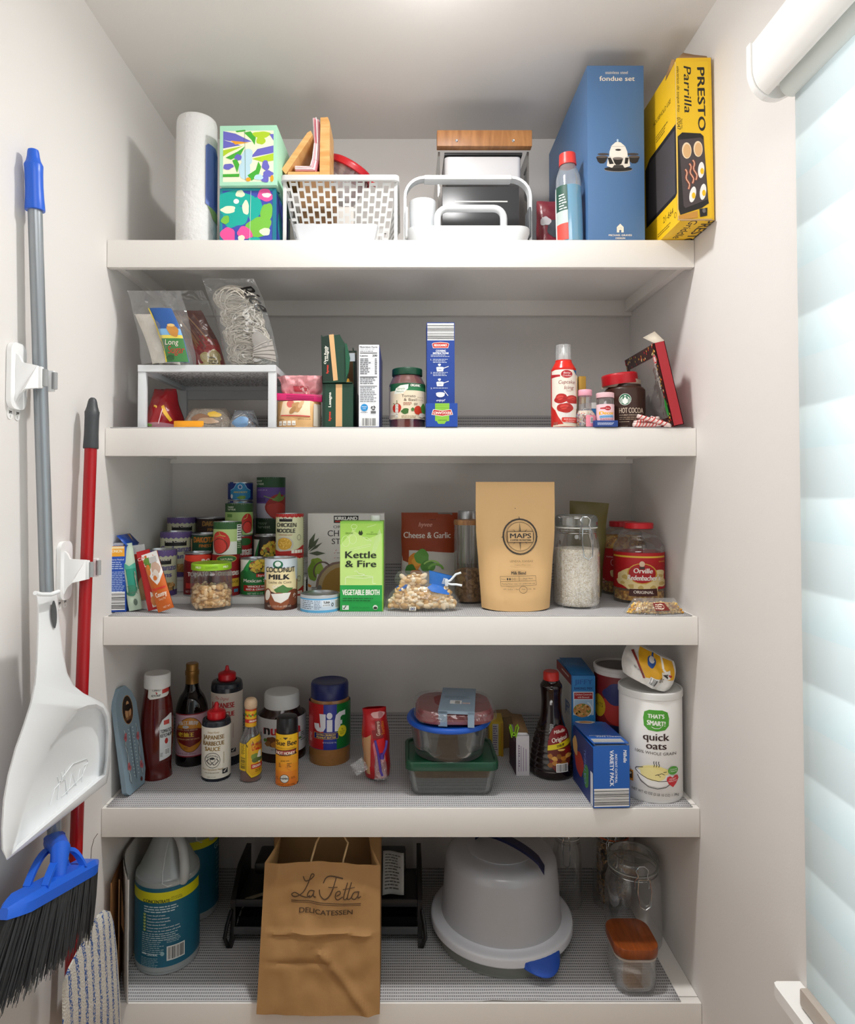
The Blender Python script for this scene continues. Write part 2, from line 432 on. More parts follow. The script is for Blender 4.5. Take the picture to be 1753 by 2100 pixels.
# window: frame, pane, stool
wf = B(); WHITE = M('#f1f0ec', 0.35)
for lo, hi in (((XR + .06, WY1 - .05, WZ0), (XR + .09, WY1, WZ1)), ((XR + .06, WY0, WZ0), (XR + .09, WY0 + .05, WZ1)), ((XR + .06, WY0, WZ0), (XR + .09, WY1, WZ0 + .05)), ((XR + .06, WY0, WZ1 - .05), (XR + .09, WY1, WZ1))):
    wf.box([(a + b) / 2 for a, b in zip(lo, hi)], [b - a for a, b in zip(lo, hi)], WHITE, .004)
wnd = wf.build('window_1', kind='structure')
B().box((XR + .075, (WY0 + WY1) / 2, (WZ0 + WZ1) / 2), (.004, WY1 - WY0, WZ1 - WZ0), CLEAR(gloss=.04, body=0.0, edge=.3)).build('pane', wnd)
sl = PX(1582, 2012, .611)
B().prism([(sl.x + .008, sl.y), (XR - .0005, sl.y), (XR - .0005, WY0 - .05), (sl.x, WY0 - .05), (sl.x, sl.y - .012), (sl.x + .0025, sl.y - .003)], sl.z - .02, sl.z, M('#f3f2ef', .35), 'z').build('trim_1', kind='structure', label='white window stool')
struct('trim_2', (XR - .012, WY1 + .004, sl.z), (XR - .0005, WY1 + .03, WZ1 - .02), WHITE, .002)
# zebra roller blind on the right wall
bl = thing('roller_blind', 'white zebra roller blind with sheer bands covering the window', 'blind', (XR, -.4, CAMZ + .65))
def rel(o, p): return tuple(Vector(p) - o.location)
SHEER = bpy.data.materials.new('sheer'); SHEER.use_nodes = True
nt = SHEER.node_tree; nt.nodes.clear(); N = nt.nodes.new; Lk = nt.links.new
o_ = N('ShaderNodeOutputMaterial'); tl = N('ShaderNodeBsdfTranslucent'); df = N('ShaderNodeBsdfDiffuse'); mx = N('ShaderNodeMixShader')
tc = N('ShaderNodeTexCoord'); sx = N('ShaderNodeSeparateXYZ'); mt = N('ShaderNodeMath'); mt.operation = 'MULTIPLY'; mt.inputs[1].default_value = 1 / .146
fr = N('ShaderNodeMath'); fr.operation = 'FRACT'; cr = N('ShaderNodeValToRGB')
e = cr.color_ramp.elements; e[0].position = .0; e[0].color = (.80, .88, .90, 1); e[1].position = .44; e[1].color = (.90, .96, .97, 1)
for p_, c_ in ((.48, (.77, .82, .83)), (.95, (.83, .88, .89))):
    q = e.new(p_); q.color = c_ + (1,)
Lk(tc.outputs['Object'], sx.inputs[0]); Lk(sx.outputs['Z'], mt.inputs[0]); Lk(mt.outputs[0], fr.inputs[0]); Lk(fr.outputs[0], cr.inputs[0])
Lk(cr.outputs[0], tl.inputs[0]); Lk(cr.outputs[0], df.inputs[0]); mx.inputs[0].default_value = .62
Lk(df.outputs[0], mx.inputs[1]); Lk(tl.outputs[0], mx.inputs[2]); Lk(mx.outputs[0], o_.inputs[0])
BX = XR - .022; BY1 = -.425
B().box(rel(bl, (BX, (WY0 - .02 + BY1) / 2, (sl.z + .03 + CAMZ + .69) / 2)), (.0012, BY1 - WY0 + .02, CAMZ + .69 - sl.z - .03), SHEER).build('blind_fabric', bl, label='translucent banded fabric')
B().box(rel(bl, (BX - .004, (WY0 - .02 + BY1) / 2, sl.z + .017)), (.018, BY1 - WY0 + .02, .028), M('#b9aea3', .5), .004).build('bottom_rail', bl, label='taupe bottom rail')
def cas(y0, y1, g=0.0):
    t, bt, fx = CAMZ + .74, CAMZ + .652, XR - .083
    cv = smooth([(fx - g, CAMZ + .700), (fx + .001 - g, CAMZ + .688), (fx + .007 - g * .6, CAMZ + .670 - g * .5), (fx + .018, CAMZ + .658 - g), (fx + .026, CAMZ + .654 - g)] + ([(fx + .045, CAMZ + .652 - g), (XR - .012, CAMZ + .662)] if g else []), 4)
    pr = [(XR - .001, t + g), (fx - g, t + g)] + cv + ([(XR - .001, CAMZ + .668)] if g else [(fx + .0262, CAMZ + .668), (XR - .001, CAMZ + .672)])
    return [[(x - bl.location.x, y - bl.location.y, z - bl.location.z) for x, z in pr] for y in (y0, y1)]
B().loft(cas(WY0 - .04, -.409), M('#f4f2ee', .3)).build('cassette', bl)
B().loft(cas(-.408, -.396, .003), M('#f6f5f2', .3)).build('end_cap', bl)
B().tube([rel(bl, (BX - .003, y, CAMZ + .664)) for y in (WY0 - .03, -.42)], .02, M('#e3e8e4', .5), 20).build('roller_tube', bl)
# shelves: board, deep front fascia, wall cleats
shelf_lab = {1: 'white pantry shelf, topmost, holding the boxes and paper towels', 2: 'white pantry shelf holding the pasta boxes and cocoa', 3: 'white pantry shelf holding the canned food and coffee bag',
             4: 'white pantry shelf holding the sauce bottles and oat canister', 5: 'white pantry shelf, lowest, under the vinegar jug and cake carrier'}
for k in (1, 2, 3, 4, 5):
    z = SH[k]; fb = FB.get(k, z - .16); e_ = .0008
    t = thing('pantry_shelf', shelf_lab[k], 'shelf', ((XL + XR) / 2, 0, z)); w = XR - XL - 2 * e_
    B().box((0, DEP / 2 + .01, -.0095), (w, DEP - .022, .019), TRIM).build('shelf_board', t)
    B().box((0, .0095, (fb - z) / 2), (w, .019, z - fb), TRIM, .0012).build('front_board', t)
    if k < 5:
        B().box((0, DEP - .011, -.019 - (z - fb - .019) / 2), (w, .0195, z - fb - .019), TRIM).build('back_cleat', t)
        for sx_ in (-1, 1): B().box((sx_ * (w / 2 - .0095), DEP / 2 + .005, -.019 - (z - fb - .03) / 2), (.019, DEP - .052, z - fb - .03), TRIM).build('side_cleat', t)
# ribbed grey liner: strip along each shelf, running a little up the back wall
LINM = M('#a09b99', .8).copy(); nt = LINM.node_tree; N = nt.nodes.new; Lk = nt.links.new; b_ = nt.nodes['Principled BSDF']
tc = N('ShaderNodeTexCoord'); sp = N('ShaderNodeSeparateXYZ'); Lk(tc.outputs['Object'], sp.inputs[0])
def wave(sock, per, lo, hi):
    a = N('ShaderNodeMath'); a.operation = 'MULTIPLY'; a.inputs[1].default_value = 2 * math.pi / per; Lk(sock, a.inputs[0])
    s_ = N('ShaderNodeMath'); s_.operation = 'SINE'; Lk(a.outputs[0], s_.inputs[0])
    r = N('ShaderNodeMapRange'); r.inputs[1].default_value = lo; r.inputs[2].default_value = hi; Lk(s_.outputs[0], r.inputs[0]); return r.outputs[0]
yz = N('ShaderNodeMath'); yz.operation = 'ADD'; Lk(sp.outputs['Y'], yz.inputs[0]); Lk(sp.outputs['Z'], yz.inputs[1])
w1 = wave(yz.outputs[0], .0092, -.1, .75); w2 = wave(sp.outputs['X'], .0050, -.9, .3)
ml = N('ShaderNodeMath'); ml.operation = 'MULTIPLY'; Lk(w1, ml.inputs[0]); Lk(w2, ml.inputs[1])
mxx = N('ShaderNodeMix'); mxx.data_type = 'RGBA'; mxx.inputs[6].default_value = lin('#bab9ba') + (1,); mxx.inputs[7].default_value = lin('#6b6a6c') + (1,)
Lk(ml.outputs[0], mxx.inputs[0]); Lk(mxx.outputs[2], b_.inputs['Base Color'])
bp = N('ShaderNodeBump'); bp.inputs['Strength'].default_value = .5; bp.inputs['Distance'].default_value = .002; bp.invert = True; Lk(ml.outputs[0], bp.inputs['Height']); Lk(bp.outputs[0], b_.inputs['Normal'])
lab2 = {2: 'pasta boxes', 3: 'canned food', 4: 'sauce bottles', 5: 'cake carrier and vinegar jug'}
for k, xr, up in ((2, XR - .01, .075), (3, XR - .012, .07), (4, XR - .015, .065), (5, XR - .045, .05)):
    g = B(); x0 = XL + .01
    path = [(.004, .0), (.01, .0)] + [(.02 + i * .385 / 16, .0) for i in range(17)] + [(DEP - .012, .006), (DEP - .005, .016), (DEP - .003, up)]
    if k == 3: path = [(p[0], p[1]) for p in path]
    nx = 40; vs_ = []
    for (y, z) in path:
        for i in range(nx + 1):
            x = x0 + (xr - x0) * i / nx; zz = z
            if k == 5 and y < .1: zz += max(0, .006 * math.exp(-((x - .21 - y * .2) / .018) ** 2) + .004 * math.exp(-((x - .28) / .02) ** 2)) * max(0, 1 - y / .05)
            vs_.append((x, y, zz + LIN * .55))
    g.add(vs_, [(j * (nx + 1) + i, j * (nx + 1) + i + 1, (j + 1) * (nx + 1) + i + 1, (j + 1) * (nx + 1) + i) for j in range(len(path) - 1) for i in range(nx)], LINM)
    o = g.build('shelf_liner', label='grey ribbed shelf liner under the ' + lab2[k], cat='shelf liner', solid=LIN * .7, smooth=60)
    o.location = (0, 0, SH[k])
# ---------------------------------------------------------------- shared builders for the goods
CR = {'c1': (340, 200, .28522), 'c2': (800, 80, .39932), 'c3': (200, 540, .27382), 'c4': (550, 640, .23388), 'c5': (1100, 660, .19395), 'c6': (200, 960, .25100), 'c7': (600, 1020, .20536),
      'c8': (920, 970, .29664), 'd1': (210, 1340, .17684), 'd2': (480, 1340, .19395), 'd3': (810, 1380, .17113), 'd4': (1070, 1310, .21107), 'd5': (200, 1700, .19395), 'd6': (440, 1690, .26241), 'd7': (850, 1690, .33657)}
def cropart(sp, key, rough=.5, cyl=None):
    """printing whose coordinates are read from an enlargement of the photograph"""
    x0, y0, k = CR[key]
    a = Art((sp.pc - x0) / k, (sp.pb - y0) / k, sp.s * k, rough)
    if cyl:
        base = a.t
        def t(x, y):
            u, v = base(x, y); q = max(-.999, min(.999, u / cyl)); return (cyl * math.asin(q), v)
        a.t = t
    return a
def cropprof(sp, key, pts):
    x0, y0, k = CR[key]; sc = (sp.Yc + D0) / F
    return [(hw * k * sc, max(0.0, P(sp.pc, y0 + y * k, sp.Yc).z - sp.z)) for hw, y in pts]
def carton(name, label, cat, sp, d, col, art=None, lean=(0, 0, 0), mat=None, bev=.0012, group=None, side=None, top=None, h=None, w=None):
    """box whose front stands at sp.Y; art on the front, side = (art on the right, art on the left), top = art on the lid"""
    w = w or sp.w; h = h or sp.h
    o = thing(name, label, cat, (sp.x, sp.Y, sp.z), lean[2], lean[0], lean[1], group)
    b = B().box((0, d / 2, h / 2), (w, d, h), mat or M(col, .45), bev)
    if art: b.art(art, lambda u, v, q: (min(w / 2, max(-w / 2, u)), -q, min(h, max(.0004, v))))
    if side and side[0]: b.art(side[0], lambda u, v, q: (w / 2 + q, u, v))
    if side and side[1]: b.art(side[1], lambda u, v, q: (-w / 2 - q, u, v))
    if top: b.art(top, lambda u, v, q: (u, v, h + q))
    b.build('carton', o)
    return o, w, d, h
def label_band(o, r, z0, z1, col, art, name='paper_label', a0=-180, a1=180, rf=None, label=None, rough=.5):
    """printed label wrapped round a bottle or can"""
    rf = rf or (lambda z: r); b = B(); n = 44; m = 6
    vs_ = []
    for j in range(m + 1):
        z = z0 + (z1 - z0) * j / m
        for i in range(n + 1):
            a = math.radians(a0 + (a1 - a0) * i / n); q = rf(z) + .00035; vs_.append((q * math.sin(a), -q * math.cos(a), z))
    b.add(vs_, [(j * (n + 1) + i, j * (n + 1) + i + 1, (j + 1) * (n + 1) + i + 1, (j + 1) * (n + 1) + i) for j in range(m) for i in range(n)], M(col, rough) if isinstance(col, str) else col)
    if art: b.art(art, wrapf(rf), du=r * .07, dv=.02, h0=.0006)
    return b.build(name, o, label, fixn=False)
def can(label, x, y, z, r, h, col, artfn, name='food_can', rz=0.0, group=None, cat='can', rim=STEEL):
    o = thing(name, label, cat, (x, y, z), rz - math.atan2(x, y + D0), group=group); e = .0032
    B().lathe([(0, .002), (r - .004, .002), (r - .003, 0), (r - .0005, 0), (r, .0012), (r, e), (r - .0012, e + .001), (r - .0012, h - e - .001), (r, h - e), (r, h - .001), (r - .0008, h), (r - .0026, h), (r - .0034, h - .004), (r * .72, h - .004), (r * .68, h - .0033), (0, h - .0033)], rim, 40).build('metal_can', o)
    a = Art(0, 0, h / 100)
    if artfn: artfn(a, math.pi / 2 * r / (h / 100))
    label_band(o, r - .0006, e + .0005, h - e - .0005, col, a)
    return o
def pouch(w, h, d, seed=0, wr=.0015, prof=None, wid=None, nu=22, nv=26, lip=.0012, sc=22):
    """soft packet: returns f(side)(u, v) -> point; side -1 faces the room"""
    prof = prof or (lambda v: math.sin(math.pi * min(1, max(0, v))) ** .55); wid = wid or (lambda v: 1.0)
    def f(side):
        def g(u, v):
            e = max(0.0, 1 - abs(2 * u - 1) ** 3.0) ** .7; t = max(lip, d / 2 * e * prof(v))
            n = wr * (nz(u * w * sc, v * h * sc, seed + side * 7) + .6 * nz(u * w * sc * 2.3, v * h * sc * 2.3, seed + side * 3 + 40)) * min(1, e * 3)
            return Vector(((u - .5) * w * wid(v) + wr * .8 * nz(v * h * sc, seed, 9) * (abs(2 * u - 1) ** 2) * (1 if u > .5 else -1), side * t + n, v * h))
        return g
    return f
def pouch_mesh(f, mat, nu=22, nv=26, matb=None):
    return B().grid(f(-1), nu, nv, mat).grid(f(1), nu, nv, matb or mat)
def on_pouch(f, w, h):
    def m(u, v, q):
        p = f(-1)(min(1, max(0, u / w + .5)), min(1, max(0, v / h))); return (p.x, p.y - q * 3.2 - .0004, p.z)
    return m
def wire(path, r=.0014, mat=None): return B().tube(path, r, mat or CHROME, 6)
def arcpts(x0, x1, z0, z1, rad, y=0, n=6):
    """n-shaped arch with rounded corners from (x0,z0) over z1 to (x1,z0)"""
    p = [(x0, y, z0)]
    for k in range(n + 1):
        a = math.pi - math.pi / 2 * k / n; p.append((x0 + rad + rad * math.cos(a), y, z1 - rad + rad * math.sin(a)))
    for k in range(n + 1):
        a = math.pi / 2 - math.pi / 2 * k / n; p.append((x1 - rad + rad * math.cos(a), y, z1 - rad + rad * math.sin(a)))
    return p + [(x1, y, z0)]
def nuts(b, n, place, size, mats, seed=0):
    """scatter of small rounded kernels"""
    rnd = random.Random(seed)
    base = bmesh.new(); bmesh.ops.create_icosphere(base, subdivisions=2, radius=1); base.verts.index_update()
    V = [v.co.copy() for v in base.verts]; Fs = [tuple(v.index for v in f.verts) for f in base.faces]; base.free()
    for _ in range(n):
        p = Vector(place(rnd)); k = size * rnd.uniform(.75, 1.2)
        R = Matrix.Rotation(rnd.uniform(0, 6.28), 3, 'X') @ Matrix.Rotation(rnd.uniform(0, 6.28), 3, 'Z')
        b.add([p + R @ Vector((v.x * k * 1.5, v.y * k, v.z * k * .8)) for v in V], Fs, rnd.choice(mats))
    return b
INKD = '#1c1a1a'
# ---------------------------------------------------------------- top shelf
sp = Spot(364, 445, 226, sh=1, Y=.03); r = sp.r
o = thing('paper_towel_roll', 'wrapped roll of white paper towels standing at the end of the top shelf', 'paper towels', sp.loc, sp.face)
TOW = M('#dedddb', .8, bump=.9, bscale=95)
B().lathe(smooth([(0, .001), (r * .9, .0), (r, .006), (r, .02)], 3) + [(r, sp.h * k / 12) for k in range(1, 12)] + smooth([(r, sp.h - .02), (r * .97, sp.h - .006), (r * .85, sp.h), (r * .3, sp.h - .002), (r * .26, sp.h - .02)], 4), TOW, 48).build('towel_roll', o)
a = Art(sp.pc, sp.pb, sp.s); a.t = (lambda bt: lambda x, y: (r * math.asin(max(-.999, min(.999, bt(x, y)[0] / r))), bt(x, y)[1]))(a.t)
a.poly([(421, 292), (426, 286), (440, 288), (444.4, 300), (444.4, 424), (434, 420), (421, 412)], '#5f73b5').poly([(436, 296), (444.4, 302), (444.4, 418), (438, 412)], '#3c55a4').poly([(425, 415), (444.4, 424), (444.4, 446), (436, 440)], '#8fae6a')
b = B(); b.art(a, wrap(r), du=.012, dv=.03, h0=.0022); b.build('wrapper_print', o, 'blue and green printed wrapper')
# --- two tissue boxes
sp2 = Spot(450.5, 566, 386, sh=1, Y=.03, rnd=False)
a = cropart(sp2, 'c1'); BL, TE, GR, PK, CRM = '#3f4fae', '#0fae9f', '#79c142', '#f0559e', '#eaf2d0'
a.rect(398, 652, 798, 1068, '#1b8f9d').rect(408, 668, 768, 1068, BL)
a.blob(505, 725, 120, 60, TE, 4).blob(500, 850, 85, 90, TE, 7).blob(640, 800, 50, 90, TE, 9).blob(430, 790, 40, 60, TE, 3)
a.blob(450, 805, 55, 26, CRM, 5).blob(575, 790, 26, 48, CRM, 6).blob(535, 690, 30, 28, CRM, 8).ell(507, 745, 20, 18, '#f4f4ee')
a.blob(715, 700, 55, 45, PK, 2).blob(725, 700, 30, 18, '#f6efe6', 3).blob(725, 830, 42, 75, GR, 11).blob(670, 930, 88, 75, GR, 12).blob(715, 965, 35, 30, CRM, 13)
a.blob(450, 990, 50, 60, PK, 14).blob(570, 975, 55, 45, PK, 15).blob(545, 1015, 22, 28, CRM, 16).blob(430, 880, 30, 30, GR, 17).blob(640, 1020, 40, 18, TE, 18)
a.line([(612, 668), (606, 1060)], 2.5, '#d8ece6').rect(768, 652, 798, 1068, '#13788f')
a2 = Art(0, 0, 1); a2.rect(.004, -.125, .16, -.004, '#3f55b8'); a2.blob(.05, -.06, .03, .03, '#1b8f9d', 2).blob(.1, -.03, .03, .02, '#1b8f9d', 5)
carton('tissue_box', 'teal, pink and green flowered tissue box, under another tissue box', 'tissue box', sp2, .19, '#1b8f9d', a, side=(a2, None), group='tissue boxes')
sp3 = Spot(451, 568, 257, sh=1, Y=.018, rnd=False); zt = sp2.h + .001
a = cropart(sp3, 'c1'); MINT, VI, LI, GN, OR = '#aee3c4', '#6d6ac4', '#b6d62d', '#46b035', '#f5a623'
a.o = ((sp3.pc - 340) / .28522, (sp3.row(sp3.z + zt) - 200) / .28522)
a.rect(388, 198, 798, 632, MINT).rect(412, 236, 776, 606, '#f4f5d6')
a.poly([(412, 236), (500, 255), (620, 315), (520, 322), (412, 300)], VI).poly([(412, 300), (540, 340), (412, 362)], VI).poly([(465, 305), (600, 322), (500, 335)], OR)
a.poly([(412, 375), (560, 345), (450, 395), (412, 420)], LI).poly([(560, 248), (610, 240), (648, 285), (640, 340), (615, 300)], GN).poly([(500, 236), (570, 228), (575, 240), (510, 246)], GN)
a.blob(690, 265, 60, 25, LI, 3).blob(685, 305, 30, 35, LI, 8).poly([(745, 262), (776, 262), (776, 310)], VI).poly([(610, 430), (660, 370), (776, 345), (776, 398)], VI).poly([(620, 440), (776, 402), (776, 455), (700, 465)], LI)
a.blob(585, 430, 45, 60, '#bfe0ec', 5).blob(570, 520, 45, 70, '#bfe0ec', 6).poly([(430, 430), (520, 385), (570, 350), (540, 410), (470, 445)], GN).blob(520, 430, 24, 26, VI, 7)
a.poly([(480, 450), (510, 440), (530, 480), (515, 540), (500, 500)], GN).blob(450, 495, 36, 22, VI, 9).poly([(412, 550), (530, 548), (530, 570), (412, 570)], GN).poly([(590, 560), (650, 520), (668, 460), (688, 500), (670, 560), (620, 600)], GN)
a.blob(720, 490, 26, 36, VI, 2).blob(738, 550, 34, 26, VI, 4).blob(715, 585, 32, 26, VI, 6).blob(670, 575, 30, 22, '#bfe0ec', 8).ell(766, 585, 12, 24, OR).ell(596, 590, 18, 14, OR).line([(568, 236), (575, 600)], 2.5, '#7f9a86')
o = thing('tissue_box', 'mint tissue box with violet and lime petals, stacked on another tissue box', 'tissue box', (sp3.x, sp3.Y, sp3.z + zt), math.radians(-1.5), group='tissue boxes')
hh = sp3.h - zt
b = B().box((0, .095, hh / 2), (sp3.w, .19, hh), M(MINT, .45), .0012).art(a, front(0))
bt = Art(0, 0, 1); bt.blob(-.02, -.05, .02, .015, '#e8e7a8', 3).blob(.03, -.04, .03, .02, '#3d7f8f', 4); b.art(bt, lambda u, v, q: (u, v, -q)); b.build('carton', o)
# --- white lattice basket
W_PL = M('#dcdcda', .4); yB = .02; D = yB + D0
def lattice(b, p00, p10, p01, p11, cols, rows, mat, bar=.28, cross=.3):
    """wall of staggered slots between four corners (bilinear); bars stay, slots are open"""
    p00, p10, p01, p11 = map(Vector, (p00, p10, p01, p11))
    def q(u, v): return (p00 * (1 - u) + p10 * u) * (1 - v) + (p01 * (1 - u) + p11 * u) * v
    def rect(u0, v0, u1, v1): b.add([q(u0, v0), q(u1, v0), q(u1, v1), q(u0, v1)], [(0, 1, 2, 3)], mat)
    for c in range(cols + 1):
        x = c / cols; rect(max(0, x - bar / 2 / cols), 0, min(1, x + bar / 2 / cols), 1)
    for c in range(cols):
        off = .5 if c % 2 else 0
        for k in range(rows + 1):
            v0 = (k + off - cross / 2) / rows; v1 = (k + off + cross / 2) / rows
            if v0 < 1: rect((c + bar / 2) / cols, max(0, v0), (c + 1 - bar / 2) / cols, min(1, v1))
    return b
TL, TR_ = P(579, 366, yB), P(815, 366, yB); zt_, zs = TL.z, SH[1]; cxb = (TL.x + TR_.x) / 2; hw = (TR_.x - TL.x) / 2; dep = .31
o = thing('storage_basket', 'white plastic lattice basket holding the napkin holder and red-lidded tub', 'basket', (cxb, yB, zs)); H = zt_ - zs
b = B(); hb = hw * .80; db = .05; y1 = dep
for q in (((-hb, db, .004), (hb, db, .004), (-hw, .004, H), (hw, .004, H), 17, 7), ((hb, y1 - .03, .004), (-hb, y1 - .03, .004), (hw, y1, H), (-hw, y1, H), 17, 7)): lattice(b, *q, W_PL)
for sx_ in (-1, 1): lattice(b, (sx_ * hb, db, .004), (sx_ * hb, y1 - .03, .004), (sx_ * hw, .004, H), (sx_ * hw, y1, H), 15, 7, W_PL)
b.build('basket_wall', o, solid=.002, smooth=0, fixn=False)
B().box((0, (db + y1 - .03) / 2, .003), (2 * hb, y1 - .03 - db, .004), W_PL).build('basket_floor', o)
rim = B(); pts = rrect(2 * hw + .008, dep + .012, .012, 4, 0, dep / 2)
for (s0, s1, z0, z1) in ((0, 0, H - .006, H + .006),):
    inn = rrect(2 * hw - .006, dep - .004, .010, 4, 0, dep / 2)
    rim.loft([[(x, y, z0) for x, y in pts], [(x, y, z1) for x, y in pts], [(x, y, z1) for x, y in inn], [(x, y, z0) for x, y in inn], [(x, y, z0) for x, y in pts]], W_PL, cap=False)
rim.build('basket_rim', o)
for sx_ in (-1, 1): B().box((sx_ * (hw - .004), .010, H / 2), (.008, .006, H), W_PL, .001).build('corner_post', o)
# --- translucent bin in front of it
sp = Spot(601, 773, 458, sh=1, Y=-.0, rnd=False)
o = thing('plastic_bin', 'low translucent white plastic bin in front of the lattice basket', 'bin', (sp.x, .003, sp.z)); w = sp.w; h = sp.h
MILK = CLEAR(gloss=.05, body=.72, edge=.25, bodycol='#eef0f4', rough=.25)
ro = lambda k, z, off=0: [(x, y, z) for x, y in rrect(w * k - off, .036 * k - off, .008, 4, 0, .0185)]
B().loft([ro(.92, .001), ro(1, h * .85), ro(1.02, h), ro(1.0, h, .006), ro(.92, .004, .006)], MILK).build('bin_body', o)
# --- napkin holder and napkins inside the basket
yN = .075; fz = SH[1] + .0065
def N_(px, py, y=yN): p = P(px, py, y); return (p.x, p.z)
WOOD = GRAIN('#d79a55', '#eebd7e', 5, (2, 2, 14), .5)
c0 = P(630, 352, yN); o = thing('napkin_holder', 'light wooden napkin holder with slanted side, standing in the lattice basket', 'napkin holder', (c0.x, yN, fz))
def loc2(p): return (p[0] - c0.x, p[1] - fz)
def board(name, pts, y0, y1): return B().prism([loc2(N_(*p)) for p in pts], y0, y1, WOOD).build(name, o)
board('slanted_side', [(577, 347), (586, 357), (641, 276), (637, 268), (630, 272)], 0, .09)
board('upright_side', [(657, 241), (672, 240), (676, 250), (676, 366), (655, 366)], 0, .09)
board('holder_base', [(591, 352), (654.6, 352), (654.6, 366), (588, 366)], .0, .09)
zr = N_(600, 366.5)[1]
B().box((0, 0, 0), (.080, .085, zr - SH[1] - .0085), M('#8f6a45', .7)).build('storage_box', None, 'brown cardboard box inside the lattice basket, under the napkin holder', 'box').location = (c0.x + .022, yN + .045, (zr + SH[1] + .0065) / 2)
o = thing('paper_napkins', 'folded pink and white paper napkins standing in the wooden holder', 'napkins', (c0.x, yN, fz)); b = B(); rnd = random.Random(2)
cl = [M(c, .9, bump=.4, bscale=150) for c in ('#f7e9ea', '#e9a3ac', '#f3c9cd', '#d9707f', '#f9f1f0')]
for k in range(9):
    f = k / 8; top = [(641 + 12 * f, 232 + 8 * f + rnd.random() * 5), (642.5 + 12 * f, 233 + 8 * f)]
    pts = [(603 + 2 * f, 336 + 13 * f), (641 + 11 * f - 5, 337 + 12 * f), (641 + 12 * f - 1, 322 + 4 * f), (644 + 10 * f, 290)] + top
    c = [loc2(N_(*p)) for p in pts[:5]]; th = .0011
    for (p, q) in zip(c, c[1:]):
        dx, dz = q[0] - p[0], q[1] - p[1]; L = math.hypot(dx, dz); nx_, nz_ = -dz / L * th, dx / L * th
        y0_, y1_ = .006 + rnd.random() * .006, .084
        b.add([(p[0] - nx_, y0_, p[1] - nz_), (q[0] - nx_, y0_, q[1] - nz_), (q[0] + nx_, y0_, q[1] + nz_), (p[0] + nx_, y0_, p[1] + nz_),
               (p[0] - nx_, y1_, p[1] - nz_), (q[0] - nx_, y1_, q[1] - nz_), (q[0] + nx_, y1_, q[1] + nz_), (p[0] + nx_, y1_, p[1] + nz_)], [(0, 1, 2, 3), (7, 6, 5, 4), (0, 4, 5, 1), (1, 5, 6, 2), (2, 6, 7, 3), (3, 7, 4, 0)], cl[k % 5])
b.build('napkin_stack', o, smooth=0)
# --- red-lidded tub tilted in the basket
c = P(708, 352, .225)
o = thing('food_tub', 'round clear tub with red lid lying tilted in the lattice basket', 'food container', (c.x, .235, c.z - .018), 0, math.radians(6), math.radians(28))
RED = M('#c8202c', .3)
B().lathe(smooth([(0, -.055), (.04, -.055), (.048, -.05), (.058, .02), (.06, .024)], 4), CLEAR(gloss=.12, body=.22, bodycol='#e6d6d8'), 40).build('tub_body', o)
B().lathe(smooth([(.061, .016), (.066, .018), (.066, .03), (.06, .036), (.052, .036), (.048, .03), (.02, .03), (0, .03)], 4), RED, 40).build('lid', o, 'red plastic lid')
B().box((.07, 0, .024), (.016, .022, .006), RED, .003).build('lid_tab', o, 'red lid tab')
zt_u = c.z - .018 - .085 - SH[1]
B().box((0, 0, 0), (.09, .08, zt_u - .0085), M('#d9d4cd', .6), .004).build('storage_box', None, 'pale box at the bottom of the lattice basket, under the red-lidded tub', 'box').location = (c.x - .02, .235, SH[1] + .0065 + (zt_u - .0085) / 2)
# --- acrylic bin with wooden bar, black slotted tray
yA = .14
def PA(px, py, y=yA): return P(px, py, y)
x0, x1 = PA(896, 300).x, PA(1091, 300).x; zt_ = PA(990, 267).z; zw = PA(990, 300).z; xc = (x0 + x1) / 2; hw = (x1 - x0) / 2
o = thing('clear_bin', 'tall clear acrylic bin with a screwed wooden bar and black slotted panel', 'storage bin', (xc, yA, SH[1])); dz = -SH[1]
WD = GRAIN('#8e5a30', '#b9814c', 6, (10, 2, 2), .45)
wb_ = B().box((0, .010, (zt_ + zw) / 2 + dz), (2 * hw, .022, zt_ - zw), WD, .002).build('wooden_bar', o, 'walnut bar')
for px in (936, 1052):
    q = PA(px, 289); B().lathe([(.0035, 0), (.0035, .001), (.0026, .0018), (.0012, .0012), (0, .0012)], STEEL, 14).build('screw', wb_).matrix_local = Matrix.Translation((q.x - xc, -.001, q.z + dz)) @ Matrix.Rotation(math.pi / 2, 4, 'X')
ACR = CLEAR(gloss=.12, body=.12, edge=.8, bodycol='#9a9690')
for sx_ in (-1, 1): B().box((sx_ * (hw - .006), .15, (zw + dz) / 2), (.005, .25, zw + dz - .002), ACR).build('side_panel', o, 'clear acrylic side')
pan = M('#3a3b3d', .3); q0, q1 = PA(908, 372), PA(1068, 372)
b = B().box(((q0.x + q1.x) / 2 - xc, .03, (q0.z + dz) / 2), (q1.x - q0.x, .006, q0.z + dz - .002), pan, .001); ar = Art(0, 0, 1)
for (xa, xb, y) in ((934, 1044, 403.5), (930, 1035, 456)):
    u, v = PA(xa, y), PA(xb, y); ar.rect(u.x - xc, -(v.z + dz) - .0016, v.x - xc, -(v.z + dz) + .0016, '#e9e4de')
b.art(ar, front(.027)); b.build('slotted_panel', o, 'black panel with two pale slots')
q0, q1, q2 = PA(913, 310), PA(1073, 364), PA(990, 302); w = q1.x - q0.x; h_ = q0.z - q1.z; zc = q1.z + dz
b = B(); R_ = lambda k, z, o_=0: [(x, y, z) for x, y in rrect(w * k - o_, .12 * k - o_, .012, 4, (q0.x + q1.x) / 2 - xc, .088)]
b.loft([R_(.96, zc), R_(1.0, zc + .006), R_(1.0, zc + h_), R_(1.0, zc + h_, .006), R_(.97, zc + .006, .006)], M('#d9d7d8', .25)); b.build('white_tray', o, 'glossy white tray')
